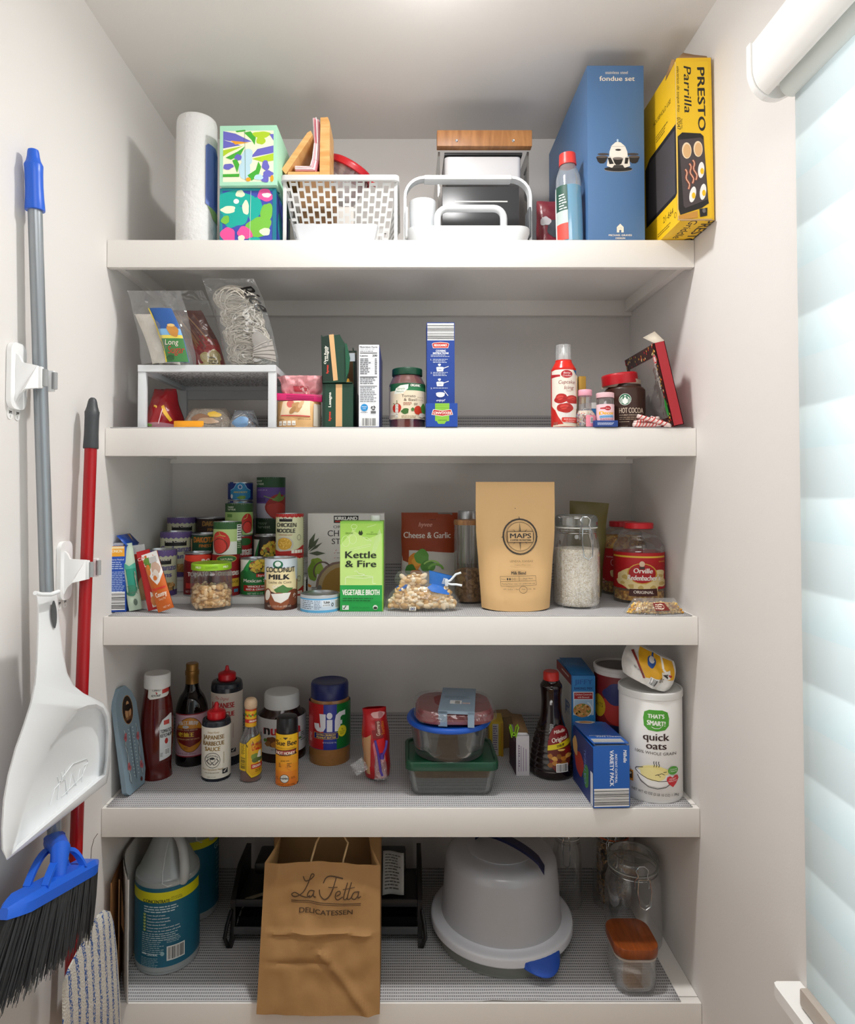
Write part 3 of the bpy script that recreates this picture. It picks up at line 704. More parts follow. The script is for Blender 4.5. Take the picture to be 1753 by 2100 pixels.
B().box((0, .08, zw + dz - .006), (2 * hw - .04, .11, .006), pan).build('top_plate', o, 'dark top plate')
# --- white caddy with two arched handles
sp = Spot(835, 1091, 461, sh=1, Y=.012, rnd=False)
o = thing('cleaning_caddy', 'white plastic caddy with two arched handles and dark inside', 'caddy', (sp.x, sp.Y, sp.z)); w, h = sp.w, sp.h; CW = M('#d2d5d7', .35)
b = B(); dp = .11
S_ = lambda k, z, o_=0: [(x, y, z) for x, y in rrect(w * k - o_, dp * k - o_, .03, 6, 0, dp / 2 + .004)]
b.loft([S_(.93, .001), S_(1.0, h * .75), S_(1.0, h), S_(1.0, h, .008), S_(.93, .006, .008)], CW); b.build('tub', o)
hs = B(); zz = P(sp.pc, 367, sp.Y + .06).z - sp.z; wa = w * .5 * 1.035
path = [(p[0], .055, p[2]) for p in arcpts(-wa, wa, h * .5, zz - .004, .045)]
for (pa) in (path,):
    rings = []
    for i, p in enumerate(pa):
        t = Vector(pa[min(i + 1, len(pa) - 1)]) - Vector(pa[max(i - 1, 0)]); n = Vector((t.z, 0, -t.x)).normalized() * .0032
        rings.append([Vector(p) + n + Vector((0, -.012, 0)), Vector(p) + n + Vector((0, .012, 0)), Vector(p) - n + Vector((0, .012, 0)), Vector(p) - n + Vector((0, -.012, 0))])
    hs.loft(rings, CW)
hs.build('carry_handle', o)
B().box((0, .052, zz - .006), (w * .72, .03, .011), M('#dadcdd', .3), .003).build('handle_grip', o)
p0, p1 = P(897, 430, .02), P(1034, 430, .02); zt2 = P(960, 424, .02).z - sp.z
B().tube(arcpts(p0.x - sp.x, p1.x - sp.x, h * .6, zt2, .024, .018), .0085, CW, 10).build('front_handle', o)
for sx_ in (-1, 1): B().box((sx_ * w * .505, .055, h + .02), (.006, .05, .07), M('#55585b' if sx_ > 0 else '#dfe1e2', .4), .002).build('handle_bracket', o)
p = P(867, 430, .055); B().lathe([(0, .006), (.03, .006), (.0315, P(867, 404, .03).z - sp.z), (.030, P(867, 404, .03).z - sp.z), (0, .02)], CW, 32, (p.x - sp.x, .05, 0)).build('cup', o)
# --- foil packet, blue bottle
sp = Spot(1104, 1150, 402, sh=1, Y=.10, rnd=False); f = pouch(sp.w * 1.25, sp.h, .05, 5, .004, lambda v: (1 - v) ** .35 * .9 + .05)
o = thing('snack_bag', 'crumpled dark red foil snack bag behind the blue bottle', 'bag', (sp.x + .008, .13, sp.z)); b = pouch_mesh(f, M('#7a2a35', .28, bump=.4, bscale=90))
a = Art(0, 0, 1); a.rect(-.03, -.035, .03, -.004, '#b3202a').rect(-.02, -.028, .022, -.018, '#f0e6e4').blob(.004, -.07, .016, .022, '#3b3f45', 2).blob(-.015, -.09, .012, .012, '#c9c3c6', 4)
b.art(a, on_pouch(f, sp.w * 1.25, sp.h), .008, .008); b.build('foil_bag', o)
sp = Spot(1139, 1197, 303, sh=1, Y=.0)
o = thing('rinse_bottle', 'clear bottle of bright blue liquid with red cap, against the blue box', 'bottle', (sp.x, sp.Yc, sp.z), 0, 0, math.radians(-1.5)); r = sp.r * .92; h = sp.h
pr = smooth([(0, .001), (r * .94, .001), (r, .006), (r, h * .35), (r * .93, h * .68), (r * .86, h * .76), (r * .62, h * .86), (r * .58, h * .89)], 5); rf = prof_r(pr)
B().lathe(pr, CLEAR(gloss=.08, body=.16, edge=.5, bodycol='#e3e9ef', rough=.1), 40).build('bottle_body', o)
hl = h * .62; B().lathe([(0, .003), (r * .93, .003)] + [(rf(hl * k / 8) - .0002, hl * k / 8) for k in range(1, 9)] + [(0, hl)], M('#26b4e0', .15, spec=.6), 40).build('blue_liquid', o, 'bright blue liquid')
B().lathe(smooth([(r * .64, h * .875), (r * .66, h * .88), (r * .62, h * .985), (r * .58, h), (0, h)], 2), M('#e8403a', .35), 28).build('cap', o, 'red cap')
a = Art(0, 0, h / 100); a.rect(-20, -62, -5, -34, '#1f4d3f').rect(-20, -34, -5, -2, '#b9c6c2').rect(-20, -20, -5, -2, '#d84c42').greek(-15, -52, -6, 6, 3, '#e9f1ec', 1)
label_band(o, r, h * .02, h * .62, '#e8eeee', a, a0=-120, a1=-27, rf=lambda z: rf(z) + .0006)
# --- fondue box
sp = Spot(1203.5, 1320, 134, sh=1, Y=.004, rnd=False); CB = '#4f74a0'
a = Art(sp.pc, sp.pb, sp.s); CREAM = '#efe3cf'
k_ = lambda x, y: (1190 + x * .18094, 120 + y * .18094)
a.text('stainless steel', 1264, 149, 6, CREAM, 46).text('fondue set', 1265, 163.5, 10, CREAM, 72, bold=.25)
def Q(fn, *pts): return [k_(*p) for p in pts]
DK, SV, GY = '#211d1c', '#e9e2d6', '#8f8a86'
a.ell(*k_(420, 1255), 29, 5, GY).ell(*k_(420, 1248), 28.5, 5, DK)
for x in (238, 600):
    a.poly(Q(0, (x - 68, 1115), (x + 62, 1115), (x + 38, 1170), (x + 15, 1185), (x - 25, 1185), (x - 48, 1165)), DK).ell(*k_(x, 1110), 11.5, 2.4, '#5c514a').ell(*k_(x + (15 if x < 400 else -15), 1080), 12, 2.2, '#463c36')
a.poly(Q(0, (290, 1215), (305, 1110), (540, 1110), (555, 1215), (500, 1235), (340, 1235)), SV).poly(Q(0, (300, 1120), (335, 1120), (370, 1190), (320, 1195)), DK).poly(Q(0, (490, 1190), (500, 1120), (540, 1120), (525, 1190)), DK)
a.poly(Q(0, (318, 1105), (322, 1050), (345, 985), (390, 945), (415, 938), (450, 948), (498, 990), (522, 1050), (528, 1105), (500, 1112), (350, 1112)), '#f2ede2').line(Q(0, (325, 992), (500, 992)), .5, GY).ell(*k_(420, 1032), 6, 2, DK).ell(*k_(414, 925), 2, 3, '#bcd9ee')
a.poly(Q(0, (358, 1135), (475, 1135), (455, 1190), (430, 1203), (395, 1203), (378, 1185)), DK).ell(*k_(415, 1130), 10.5, 2.6, '#7b716a').poly(Q(0, (345, 1245), (375, 1205), (470, 1205), (495, 1245)), '#3b3735')
a.poly([(1262, 477), (1262, 466), (1269, 459), (1276, 466), (1276, 477), (1271, 477), (1271, 472), (1267, 472), (1267, 477)], CREAM)
for x in (1266, 1269, 1272): a.rect(x - .5, 467.2, x + .5, 468.4, CB)
a.text('MICHAEL GRAVES', 1269, 484.5, 3.6, CREAM, 47, bold=.15).text('DESIGN', 1269, 490.5, 3.4, CREAM, 19, bold=.15)
sa = Art(0, 0, 1); 
for (yy, t_) in ((-.30, 'stainless steel'), (-.285, 'fondue set')): sa.text(t_, -.25, yy, .009, '#9db7cf')
carton('fondue_set_box', 'tall slate blue fondue set box with a picture of the pot', 'box', sp, .40, CB, a, side=(None, None), bev=.002)
# --- yellow griddle box overhanging the shelf
yF = P(1430, 452, 0).y
zb = SH[1] + .0012; Dg = ((zb - CAMZ) / (ray(1430, 453).z)) * ray(1430, 453).y; yF = Dg - D0
q0, q1, qt = P(1394, 453, yF), P(1465, 453, yF), P(1430, 118, yF); w = q1.x - q0.x; h = qt.z - zb; YEL = '#f2c21c'
o = thing('griddle_box', 'worn yellow electric griddle box with torn top, overhanging the shelf edge', 'box', ((q0.x + q1.x) / 2, yF, zb), 0, 0, math.radians(-.6)); d = .50
b = B().box((0, d / 2, h / 2), (w, d, h), M(YEL, .42), .0015)
s_ = Dg / F; a = Art((q0.x + q1.x) / 2 / s_ + VX, 453, s_)
m_ = lambda x, y: (1400 + x * .23803, y * .23803)
a.rect(1394, 119, 1464.6, 452, '#f0c31f')
a.text('PRESTO', 1441, 198, 15, INKD, 132, rot=90, bold=1.1).text('Parrilla', 1413, 177, 15, INKD, 98, rot=90, shear=.25, bold=.35).text('eléctrico de toque frío', 1398.5, 176, 5, INKD, 96, rot=90, shear=.25).text('07047', 1397, 249, 7, INKD, 26, rot=90).text('Stock No.', 1405, 250, 3.4, INKD, 22, rot=90)
GK = '#3a3433'
a.poly([m_(*p) for p in ((-10, 1160), (30, 1125), (190, 1135), (215, 1160), (245, 1720), (250, 1750), (190, 1790), (0, 1850), (-15, 1800))], '#1e1b1b').poly([m_(*p) for p in ((0, 1190), (190, 1172), (215, 1195), (240, 1715), (45, 1790), (30, 1770))], '#4a4142')
for (x, y, rx, ry) in ((66, 1285, 42, 72), (165, 1272, 40, 70)): a.ell(*m_(x, y), rx * .238, ry * .238, '#f3dcb8').ell(*m_(x + 3, y + 4), rx * .19, ry * .2, '#e2b57f')
for (x, y, rot) in ((188, 1458, 5), (110, 1672, 12), (200, 1650, 8)): a.ell(*m_(x, y), 6.6, 17, '#f6f4ef', rot).ell(*m_(x + 8, y + 10), 3.8, 6.5, '#f2c419')
for (x, y) in ((66, 1535), (102, 1485), (132, 1455)):
    pts = [m_(x + 10 * math.sin(k * 1.3) + (k - 4) * 4, y - 85 + k * 22) for k in range(9)]; a.line(pts, 5, '#a5523a').line(pts, 1.6, '#eac3a5')
a.poly([m_(*p) for p in ((165, 1800), (235, 1790), (232, 1860), (170, 1872))], '#1b1919').ell(*m_(205, 1815), 3.5, 5, '#6b6768').poly([m_(*p) for p in ((-20, 1860), (150, 1815), (150, 1875), (-20, 1895))], '#c88f3a')
a.line([(1394, 450.5), (1464.5, 450.5)], 2.4, '#c9a77a').line([(1395, 120), (1395, 450)], 1.0, '#e9d9a0')
b.art(a, front(0), None, None)
sa = Art(0, 0, 1)  # side facing the fondue box: u runs toward the back
sa.poly([(-.010, -.215), (-.16, -.215), (-.19, -.20), (-.19, -.06), (-.02, -.06), (-.004, -.07)], '#262324').poly([(-.018, -.205), (-.165, -.205), (-.18, -.07), (-.02, -.068)], '#4d494b').text('HOUSEHOLD USE', -.085, -.275, .010, '#5d4a12', .10).text('21-664', -.06, -.030, .014, '#5d4a12', .055).greek(-.12, -.245, -.05, 3, .006, '#7d651e', 4).ring(-.022, -.022, .006, .006, .0012, '#5d4a12').greek(-.12, -.018, -.035, 2, .005, '#8a7020', 5)
b.art(sa, lambda u, v, q: (-w / 2 - q, -u, v))
ba = Art(0, 0, 1); ba.text('PRESTO', .016, -.004, .022, INKD, .13, rot=90, al='l', bold=.0006).text('Griddle', -.014, -.004, .018, INKD, .10, rot=90, al='l', shear=.2).line([(-w / 2, -.003), (w / 2, -.003)], .004, '#c9a77a')
b.art(ba, lambda u, v, q: (u, -v, -q))
b.build('carton', o)
KR = M('#a8835c', .8, bump=.3, bscale=60)
B().add([(-w / 2 + .004, .006, h), (w / 2 - .004, .006, h), (w / 2 - .004, .012, h + .010), (w * .1, .016, h + .016), (-w * .2, .018, h + .022), (-w / 2 + .008, .012, h + .008)], [(0, 1, 2, 3, 4, 5)], KR).build('torn_flap', o, 'torn brown cardboard flap', solid=.0015)
B().add([(-w / 2, .004, h - .002), (-w / 2 - .006, .01, h + .003), (-w / 2 - .002, .05, h - .004), (-w / 2, .06, h - .012)], [(0, 1, 2, 3)], KR).build('torn_flap', o, 'torn brown cardboard flap', solid=.001)
# ---------------------------------------------------------------- second shelf
Z2 = SH[2] + LIN
PLW = M('#dadddf', .4)
q0, q1, qt = P(281, 860, .012), P(565, 860, .012), P(420, 748, .012); w = q1.x - q0.x; h = qt.z - Z2; d = .30
o = thing('shelf_riser', 'white metal riser standing on the shelf with snack bags on and under it', 'shelf riser', ((q0.x + q1.x) / 2, .012, Z2)); L = .017
for (x, y) in ((-w / 2 + .009, .009), (w / 2 - .009, .009), (-w / 2 + .009, d - .009), (w / 2 - .009, d - .009)): B().box((x, y, (h - .016) / 2), (.018, .014, h - .016), PLW, .0015).build('leg', o)
b = B().box((0, .007, h - .008), (w, .014, .016), PLW, .0015).box((0, d - .007, h - .008), (w, .014, .016), PLW, .0015)
for s_ in (-1, 1): b.box((s_ * (w / 2 - .007), d / 2, h - .008), (.014, d - .028, .016), PLW, .0015)
b.box((0, d - .006, h - .025), (w - .03, .008, .030), PLW, .001); b.build('top_frame', o, smooth=0)
MESHM = M('#d4d3d1', .5).copy(); nt = MESHM.node_tree; vo = nt.nodes.new('ShaderNodeTexVoronoi'); vo.inputs['Scale'].default_value = 170; cr = nt.nodes.new('ShaderNodeValToRGB')
cr.color_ramp.elements[0].color = lin('#8d8a88') + (1,); cr.color_ramp.elements[1].color = lin('#f0efee') + (1,); cr.color_ramp.elements[0].position = .25; cr.color_ramp.elements[1].position = .6
tc = nt.nodes.new('ShaderNodeTexCoord'); nt.links.new(tc.outputs['Object'], vo.inputs['Vector']); nt.links.new(vo.outputs['Distance'], cr.inputs[0]); nt.links.new(cr.outputs[0], nt.nodes['Principled BSDF'].inputs['Base Color'])
B().box((0, d / 2, h - .003), (w - .026, d - .026, .003), MESHM).build('mesh_panel', o, 'punched metal panel')
ZR = Z2 + h + .001
# clear bags on the riser
ZIP = CLEAR(gloss=.06, body=.05, bump=.9, bscale=26, edge=.55, bodycol='#dfe2e2')
def sheared(fs, k):
    def f(side):
        g = fs(side)
        def q(u, v):
            p = g(u, v); return Vector((p.x + k * p.z * (.6 + 4 * max(0, p.z)), p.y, max(.0004, p.z)))
        return q
    return f
def leaning_bag(label, pts, Y, name, cat, d, ry, seed, draw, inner, headroom, inner_label=None):
    """clear zip bag: pts = px box x0,x1,ytop,ybase on plane Y; inner = (material, fill height share, width share)"""
    x0, x1, y0, y1 = pts; a, c = P((x0 + x1) / 2, y1, Y), P((x0 + x1) / 2, y0, Y); w_ = (x1 - x0) * (Y + D0) / F; h_ = (c.z - ZR)
    o = thing(name, label, cat, (a.x, Y, ZR + .001)); k_ = math.tan(math.radians(ry))
    f = sheared(pouch(w_, h_, d, seed, .004, lambda v: max(.03, min(1, (1 - v / headroom) * 3.0)) ** .6 * .9 if v < headroom else .03), k_)
    b = pouch_mesh(f, ZIP)
    if draw: at = Art(0, 0, h_ / 100); draw(at, w_ / h_ * 50); b.art(at, on_pouch(f, w_, h_), .012, .012, .001)
    b.build('clear_bag', o, 'clear plastic bag', fixn=False)
    return o, f, w_, h_
o, f, w_, h_ = leaning_bag('clear zip bag of cream sugar with blue and green packet, leaning by the wall', (291, 402, 597, 748), .04, 'zip_bag', 'bag', .075, -9, 3, None, None, .80)
TL1 = -.34; c = sheared(pouch(w_ * .52, h_ * .68, .05, 8, .003, lambda v: (1 - v ** 4) ** .5), TL1)
SUG = M('#ece5d8', .9, bump=.6, bscale=160)
B().grid(c(-1), 18, 18, SUG).grid(c(1), 18, 18, SUG).build('sugar_packet', None, 'cream sugar packet inside the clear zip bag leaning by the wall', 'packet').location = o.location + Vector((-w_ * .06, .006, .003))
fw = w_ * .42; g = sheared(pouch(fw, h_ * .70, .012, 5, .003, lambda v: .8), TL1 * .9)
b = B().grid(g(-1), 16, 18, M('#2d62b0', .35)); a = Art(0, 0, h_ * .70 / 100); W2 = fw / (h_ * .7) * 50
a.rect(-W2, -100, W2, -62, '#29589c').rect(-W2, -62, W2, -48, '#7fb2dc').rect(-W2, -50, W2, -44, '#e6d25a').rect(-W2, -44, W2, 0, '#3f7d42').poly([(-W2, -100), (-W2 + 3, -100), (-W2 + 3, 0), (-W2, 0)], '#e8cf4a').blob(8, -58, 9, 12, '#c78a3e', 3).ell(8, -68, 7, 3, '#e8c27a').text('Sugar', 2, -16, 14, '#c0272d', 30, shear=.3).text('Long', -2, -32, 10, '#e9ded0', 24, shear=.3).blob(-10, -8, 8, 5, '#2c5a30', 5)
b.art(a, on_pouch(g, fw, h_ * .7), .012, .012, .001); b.build('printed_packet', None, 'blue and green printed packet beside the cream sugar in the zip bag', 'packet').location = o.location + Vector((w_ * .24, -.0265, .003))
o, f, w_, h_ = leaning_bag('clear bag of dried strips and a red packet, between sugar bag and noodle bag', (380, 470, 597, 748), .125, 'zip_bag', 'bag', .06, -13, 12, None, None, .85)
g = sheared(pouch(w_ * .72, h_ * .74, .03, 15, .004, lambda v: (1 - v ** 3) ** .5), -.36); b = B().grid(g(-1), 16, 18, M('#8d1f1a', .35)).grid(g(1), 16, 18, M('#6d1a16', .4)); a = Art(0, 0, h_ * .74 / 100); W2 = w_ * .72 / (h_ * .74) * 50
a.rect(-W2, -100, W2, -52, '#6e2416').rect(-W2, -52, W2, 0, '#a81d17').blob(5, -42, 22, 14, '#c9241a', 2)
rnd = random.Random(4)
for k in range(14):
    x = -W2 + 4 + rnd.random() * 2 * (W2 - 6); a.line([(x, -96 + rnd.random() * 10), (x + 8 + rnd.random() * 10, -50 + rnd.random() * 16)], 2.4, rnd.choice(['#b4703f', '#c88a50', '#8f4a2a', '#d9a063']))
for (x, y, q) in ((2, -20, 10), (12, -12, 10), (16, -24, 9), (3, -8, 9), (-10, -5, 6)): a.blob(x, y, q, q * .95, '#e4cf8a', int(x * 3 + y) % 9).blob(x - 1, y - 1, q * .6, q * .55, '#f0e2ab', 3)
a.text('Super', 10, -19, 3.4, '#3a2c14', 12, bold=.15).greek(3, -15, 19, 3, 3.6, '#4a3a1c', 6)
b.art(a, on_pouch(g, w_ * .72, h_ * .74), .01, .012, .001); b.build('red_packet', None, 'red and yellow packet with dried strips, inside a clear bag', 'packet').location = o.location + Vector((.010, .0, .003))
def ricedraw(a, W2):
    a.text('Rice', W2 * .50, -72, 16, '#161413', 30, shear=.2, rot=62, bold=.5).blob(W2 * .55, -26, 8, 10, '#8f8b86', 4).poly([(W2 * .3, -18), (W2 * .95, -30), (W2 * .95, -4), (W2 * .2, -8)], '#a39d96')
    for k in range(5): a.line([(W2 * .25, -16 + k * 2), (W2 * .95, -28 + k * 5.4)], .9, '#6d6863')
o, f, w_, h_ = leaning_bag('tall clear bag of coiled white rice noodles with black print', (462, 572, 572, 752), .05, 'noodle_bag', 'bag', .085, -11, 23, ricedraw, None, .93)
NOO = [M(c, .6) for c in ('#d9d2c6', '#cbc2b4', '#e6e0d5')]
b = B(); rnd = random.Random(9)
for blk in range(4):
    zc = h_ * (.125 + .20 * blk); 
    for k in range(64):
        t0 = rnd.uniform(0, 6.28); ra = w_ * .43 * rnd.uniform(.4, 1.0); rb = h_ * .115 * rnd.uniform(.4, 1.0); yy = -.026 * math.sqrt(max(0, 1 - (ra / (w_ * .47)) ** 2)) - rnd.random() * .004
        b.tube([(ra * math.cos(t0 + s / 10 * 3.6), yy * (.75 + .25 * math.sin(s * .6 + t0)), zc + rb * math.sin(t0 + s / 10 * 3.6) + .012 * math.cos(s / 10 * 3 + k)) for s in range(11)], .0011, rnd.choice(NOO), 4)
    b.box((0, .004, zc), (w_ * .80, .035, h_ * .19), NOO[1], .018)
b.v = [(x + math.tan(math.radians(-11)) * z * (.6 + 4 * z), y, max(.002, z)) for x, y, z in b.v]
b.build('rice_noodles', None, 'coiled white rice noodles packed in the tall clear bag', 'noodles', kind='stuff').matrix_world = Matrix.Translation(o.location) @ o.rotation_euler.to_matrix().to_4x4()
# under the riser
def lump(name, label, cat, px0, px1, pyt, Y, d, mat, seed, draw=None, zb=Z2, parent=None, squash=1.0):
    a, c = P((px0 + px1) / 2, pyt, Y), None; w_ = (px1 - px0) * (Y + D0) / F; h_ = a.z - zb
    f = pouch(w_, h_, d, seed, min(.009, h_ * .14), lambda v: (1 - v ** 2.2) ** .55 + .02, lambda v: 1 - .38 * v ** 2)
    o = thing(name, label, cat, (a.x, Y, zb + .0005)); b = pouch_mesh(f, mat)
    if draw: at = Art(0, 0, h_ / 100); draw(at, w_ / h_ * 50); b.art(at, on_pouch(f, w_, h_), .008, .008)
    return o, b, f, w_, h_
def dr(a, W): a.blob(-W * .1, -6, W * .9, 8, '#a3707a', 3).poly([(W * .2, -52), (W * .35, -56), (W * .5, -40), (W * .7, -20), (W * .6, -16), (W * .3, -38)], '#d9a520').poly([(-W * .6, -12), (-W * .2, -8), (-W * .25, -2), (-W * .55, -5)], '#6f9a3a').line([(W * .3, -46), (W * .1, -10)], 2, '#e3b7bb')
o, b, *_ = lump('snack_bag', 'crumpled red bag with yellow tie under the white riser', 'bag', 304, 374, 798, .085, .10, M('#8f1019', .25, bump=.7, bscale=45), 3, dr); b.build('red_bag', o)
b = B().tube([(-.01 + .004 * k, -.045 + .002 * k, .052 - .004 * k + .004 * math.sin(k * 2)) for k in range(10)], .0025, M('#e2b01e', .4), 6); b.build('bag_tie', o, 'yellow bag tie')
ZB = CLEAR(gloss=.12, body=.28, bump=1.0, bscale=45, edge=.5, bodycol='#c9b9a6')
def dr2(a, W): a.blob(W * .45, -62, W * .25, 16, '#b8942a', 4).blob(-W * .1, -45, W * .35, 20, '#7e5b44', 7).blob(W * .2, -30, W * .4, 14, '#a58a70', 2)
o, b, *_ = lump('zip_bag', 'clear bag of brown and yellow snacks lying under the white riser', 'bag', 375, 484, 838, .07, .12, ZB, 31, dr2); b.build('clear_bag', o)
f = pouch(.068, .014, .014, 5, .001, lambda v: .9); B().grid(f(-1), 14, 6, M('#f5a31c', .4)).grid(f(1), 14, 6, M('#f5a31c', .4)).build('orange_strip', o, 'orange wrapper edge').location = (-.03, -.056, .0)
o, b, *_ = lump('zip_bag', 'small clear bag with a blue packet inside, lying under the white riser', 'bag', 470, 532, 842, .06, .07, CLEAR(gloss=.12, body=.2, bump=1.0, bscale=45, bodycol='#b9c8d8'), 44, lambda a, W: a.blob(0, -30, W * .6, 28, '#6f93b8', 5)); b.build('clear_bag', o)
# flour bag with pink clip
sp = Spot(564, 655, 824, sh=2, Y=.02, rnd=False); f = pouch(sp.w, sp.h, .07, 6, .003, lambda v: .55 + .45 * (1 - v ** 3), sc=30)
o = thing('sugar_bag', 'tan paper bag of brown sugar closed with a pink clip', 'bag', (sp.x, .05, sp.z)); hh = P(610, 822, .03).z - sp.z
f = pouch(sp.w, hh, .07, 6, .003, lambda v: .62 + .38 * (1 - v ** 3)); PAP = M('#d8ab72', .45, bump=.5, bscale=45)
b = pouch_mesh(f, PAP); a = cropart(sp, 'c4')
a.poly([(120, 775), (360, 770), (370, 920), (100, 900)], '#e6cfae').ell(190, 800, 33, 36, '#c9625a').blob(250, 830, 42, 50, '#b98a58', 3).ell(215, 860, 22, 40, '#a97c4c', 35).ell(285, 805, 18, 40, '#caa273', 30).line([(110, 905), (368, 915)], 10, '#c4453f').text('DARK', 120, 945, 9, '#3a2a18', 45).text('BROWN SUGAR', 320, 945, 8, '#3a2a18', 110)
for k in range(4): a.rect(90 + k * 41, 955, 122 + k * 41, 995, '#f2ebe0').text(['100', '0g', '15mg', '25g'][k], 106 + k * 41, 985, 10, '#3a2a18', 22)
a.rect(395, 800, 455, 1000, '#cfc4b4')
b.art(a, on_pouch(f, sp.w, hh), .008, .01); b.build('paper_bag', o)
t = pouch(sp.w * 1.06, P(612, 768, .03).z - P(612, 812, .03).z, .040, 9, .013, lambda v: .5 + .5 * v, lambda v: .70 + .40 * v, sc=38); PNK = M('#e7a0a4', .45, bump=.6, bscale=60)
b = pouch_mesh(t, PNK); a = Art(0, 0, .001); a.rect(-20, -26, 18, -14, '#c9555e').poly([(-4, -20), (14, -26), (26, -8), (20, -4)], '#f2d5cf')
for k in range(4): a.line([(2 + k * 5, -22 - k), (12 + k * 4, -6)], 1.2, '#c9555e')
b.art(a, on_pouch(t, sp.w * 1.06, .05), .008, .008); b.build('bag_top', o, 'folded pink bag top').location = (.006, 0, P(612, 814, .03).z - sp.z)
cz = P(608, 812, .01).z - sp.z
cb = B().box((0, -.012, cz), (.106, .012, .0165), M('#d3246c', .3), .002); a = Art(0, 0, 1)
for q in (-.003, .001, .004): a.rect(-.03, -cz + q - .0004, .034, -cz + q + .0004, '#6e1038')
cb.art(a, front(-.018)); cb.build('bag_clip', o, 'magenta bag clip').rotation_euler = (0, math.radians(2), 0)
# lasagna boxes
DG = '#163f2c'
def las(a, y0, y1, x0, x1, words):
    a.rect(x0, y0, x0 + 55, y1, '#0f2b20').rect(x0 + 112, y0, x0 + 165, y1, '#d9a76a').rect(x0 + 100, y0, x0 + 112, y1, '#1d4a35')
sp = Spot(661, 724, 787, sh=2, Y=.02, rnd=False); a = cropart(sp, 'c4'); a.rect(480, 628, 745, 1004, DG); a.rect(592, 632, 648, 1004, '#e0b07a').rect(480, 628, 500, 1004, '#0e2b1f').rect(648, 632, 652, 1004, '#3f6b50')
a.text('Lasagna', 551, 832, 24, '#f2efe4', 128, rot=-90, al='l', bold=1.5).text('hyvee', 549, 952, 22, '#e0402f', 78, rot=-90, al='l', bold=2)
carton('lasagna_box', 'dark green lasagna box with tan stripe, under the torn open one', 'box', sp, .19, DG, a, group='lasagna boxes'); zt = sp.z + sp.h + .001
sp = Spot(661, 722, 686, sh=2, Y=.016, rnd=False); o = thing('lasagna_box', 'torn open dark green oven ready lasagna box on top of another lasagna box', 'box', (sp.x, sp.Y, zt), 0, 0, math.radians(-1.5), 'lasagna boxes'); h = P(690, 686, sp.Y).z - zt; w = sp.w
a = Art((sp.pc - 550) / .23388, (sp.row(zt) - 640) / .23388, sp.s * .23388)
K = M('#7e6142', .7); b = B()
for (c_, d_) in (((0, .09, .0007), (w, .18, .0014)), ((0, .1795, h / 2), (w, .001, h)), ((-w / 2 + .0006, .09, h / 2), (.0012, .18, h)), ((w / 2 - .0006, .12, h * .42), (.0012, .12, h * .84))): b.box(c_, d_, M(DG, .45))
b.box((0, .1785, h / 2), (w - .003, .0006, h - .01), K).box((0, .09, .002), (w - .004, .176, .001), K)
b.box((w / 2 - .0015, .12, h * .42), (.0004, .118, h * .82), K)
pts = [(-w / 2, 0), (w * .30, 0), (w * .36, h * .12), (w * .42, h * .30), (w * .44, h * .52), (w * .34, h * .78), (w * .24, h * .86), (w * .12, h), (-w / 2, h * .95)]
b.prism(pts, 0, .0012, M(DG, .45))
a.poly([(474, 215), (545, 198), (575, 600), (480, 608)], '#0e2b1f').poly([(543, 196), (585, 192), (612, 598), (572, 602)], '#e0b27c')
a.text('Oven Ready', 512, 452, 19, '#f4f1e6', 158, rot=-87, al='l', bold=1.2).text('Lasagna', 530, 425, 19, '#f4f1e6', 118, rot=-87, al='l', bold=1.2).text('hyvee', 530, 535, 20, '#e0402f', 72, rot=-87, al='l', bold=2)
b.art(a, front(0)); b.build('carton', o)
B().prism([(w * .30, h * .08), (w * .40, h * .22), (w * .46, h * .50), (w * .36, h * .80), (w * .30, h * .80)], -.004, -.0028, M('#1f5a3f', .3)).build('torn_flap', o, 'torn green cardboard flap')
B().box((w * .52, -.002, h * .52), (w * .2, .0006, h * .17), CLEAR(gloss=.2, body=.55, bodycol='#dfe9f2')).build('tape', o, 'piece of clear tape')
B().box((-.002, .09, .006), (w - .012, .16, .010), M('#d9a02c', .5)).build('pasta_sheets', o, 'yellow pasta sheets')
# nutrition facts box
sp = Spot(736, 778, 707, sh=2, Y=.02, rnd=False); a = cropart(sp, 'c4'); a.rect(790, 285, 972, 1004, '#eef0f4')
a.text('Nutrition Facts', 880, 313, 17, INKD, 152, bold=.8).greek(805, 320, 940, 1, 16, '#b6b8bd', 1).greek(805, 340, 955, 1, 13, '#55565a', 2).rect(804, 355, 955, 362, INKD).text('Calories', 804, 389, 14, INKD, 70, al='l', bold=.8).text('200', 955, 390, 19, INKD, 42, al='r', bold=1)
for k in range(10): a.rect(806, 402 + k * 16, 955, 403 + k * 16, '#9a9a9e')
a.greek(806, 408, 900, 9, 16, '#56575b', 5); a.greek(935, 408, 955, 9, 16, '#56575b', 6).rect(804, 566, 955, 573, INKD).greek(806, 578, 950, 4, 15, '#4e4f53', 7).rect(804, 648, 955, 653, INKD).greek(806, 660, 950, 9, 15, '#75767a', 8)
a.ell(843, 838, 32, 32, '#1b8fd0').text('MADE', 843, 836, 11, '#eef4fa', 42).text('USA', 843, 852, 10, '#eef4fa', 28).greek(812, 878, 880, 1, 10, '#77787c', 9)
a.ring(921, 842, 21, 21, 7, INKD, 3).ring(921, 842, 21, 21, 7, INKD, 3, 40, 110).ring(921, 842, 21, 21, 7, INKD, 3, 160, 230).ring(921, 842, 21, 21, 7, INKD, 3, 280, 350).rect(899, 870, 944, 876, INKD).rect(899, 880, 944, 888, INKD).bars(815, 925, 950, 1004)
carton('pasta_box', 'white pasta box side with nutrition facts panel, dark blue edge', 'box', sp, .20, '#2a3c86', a, w=sp.w)
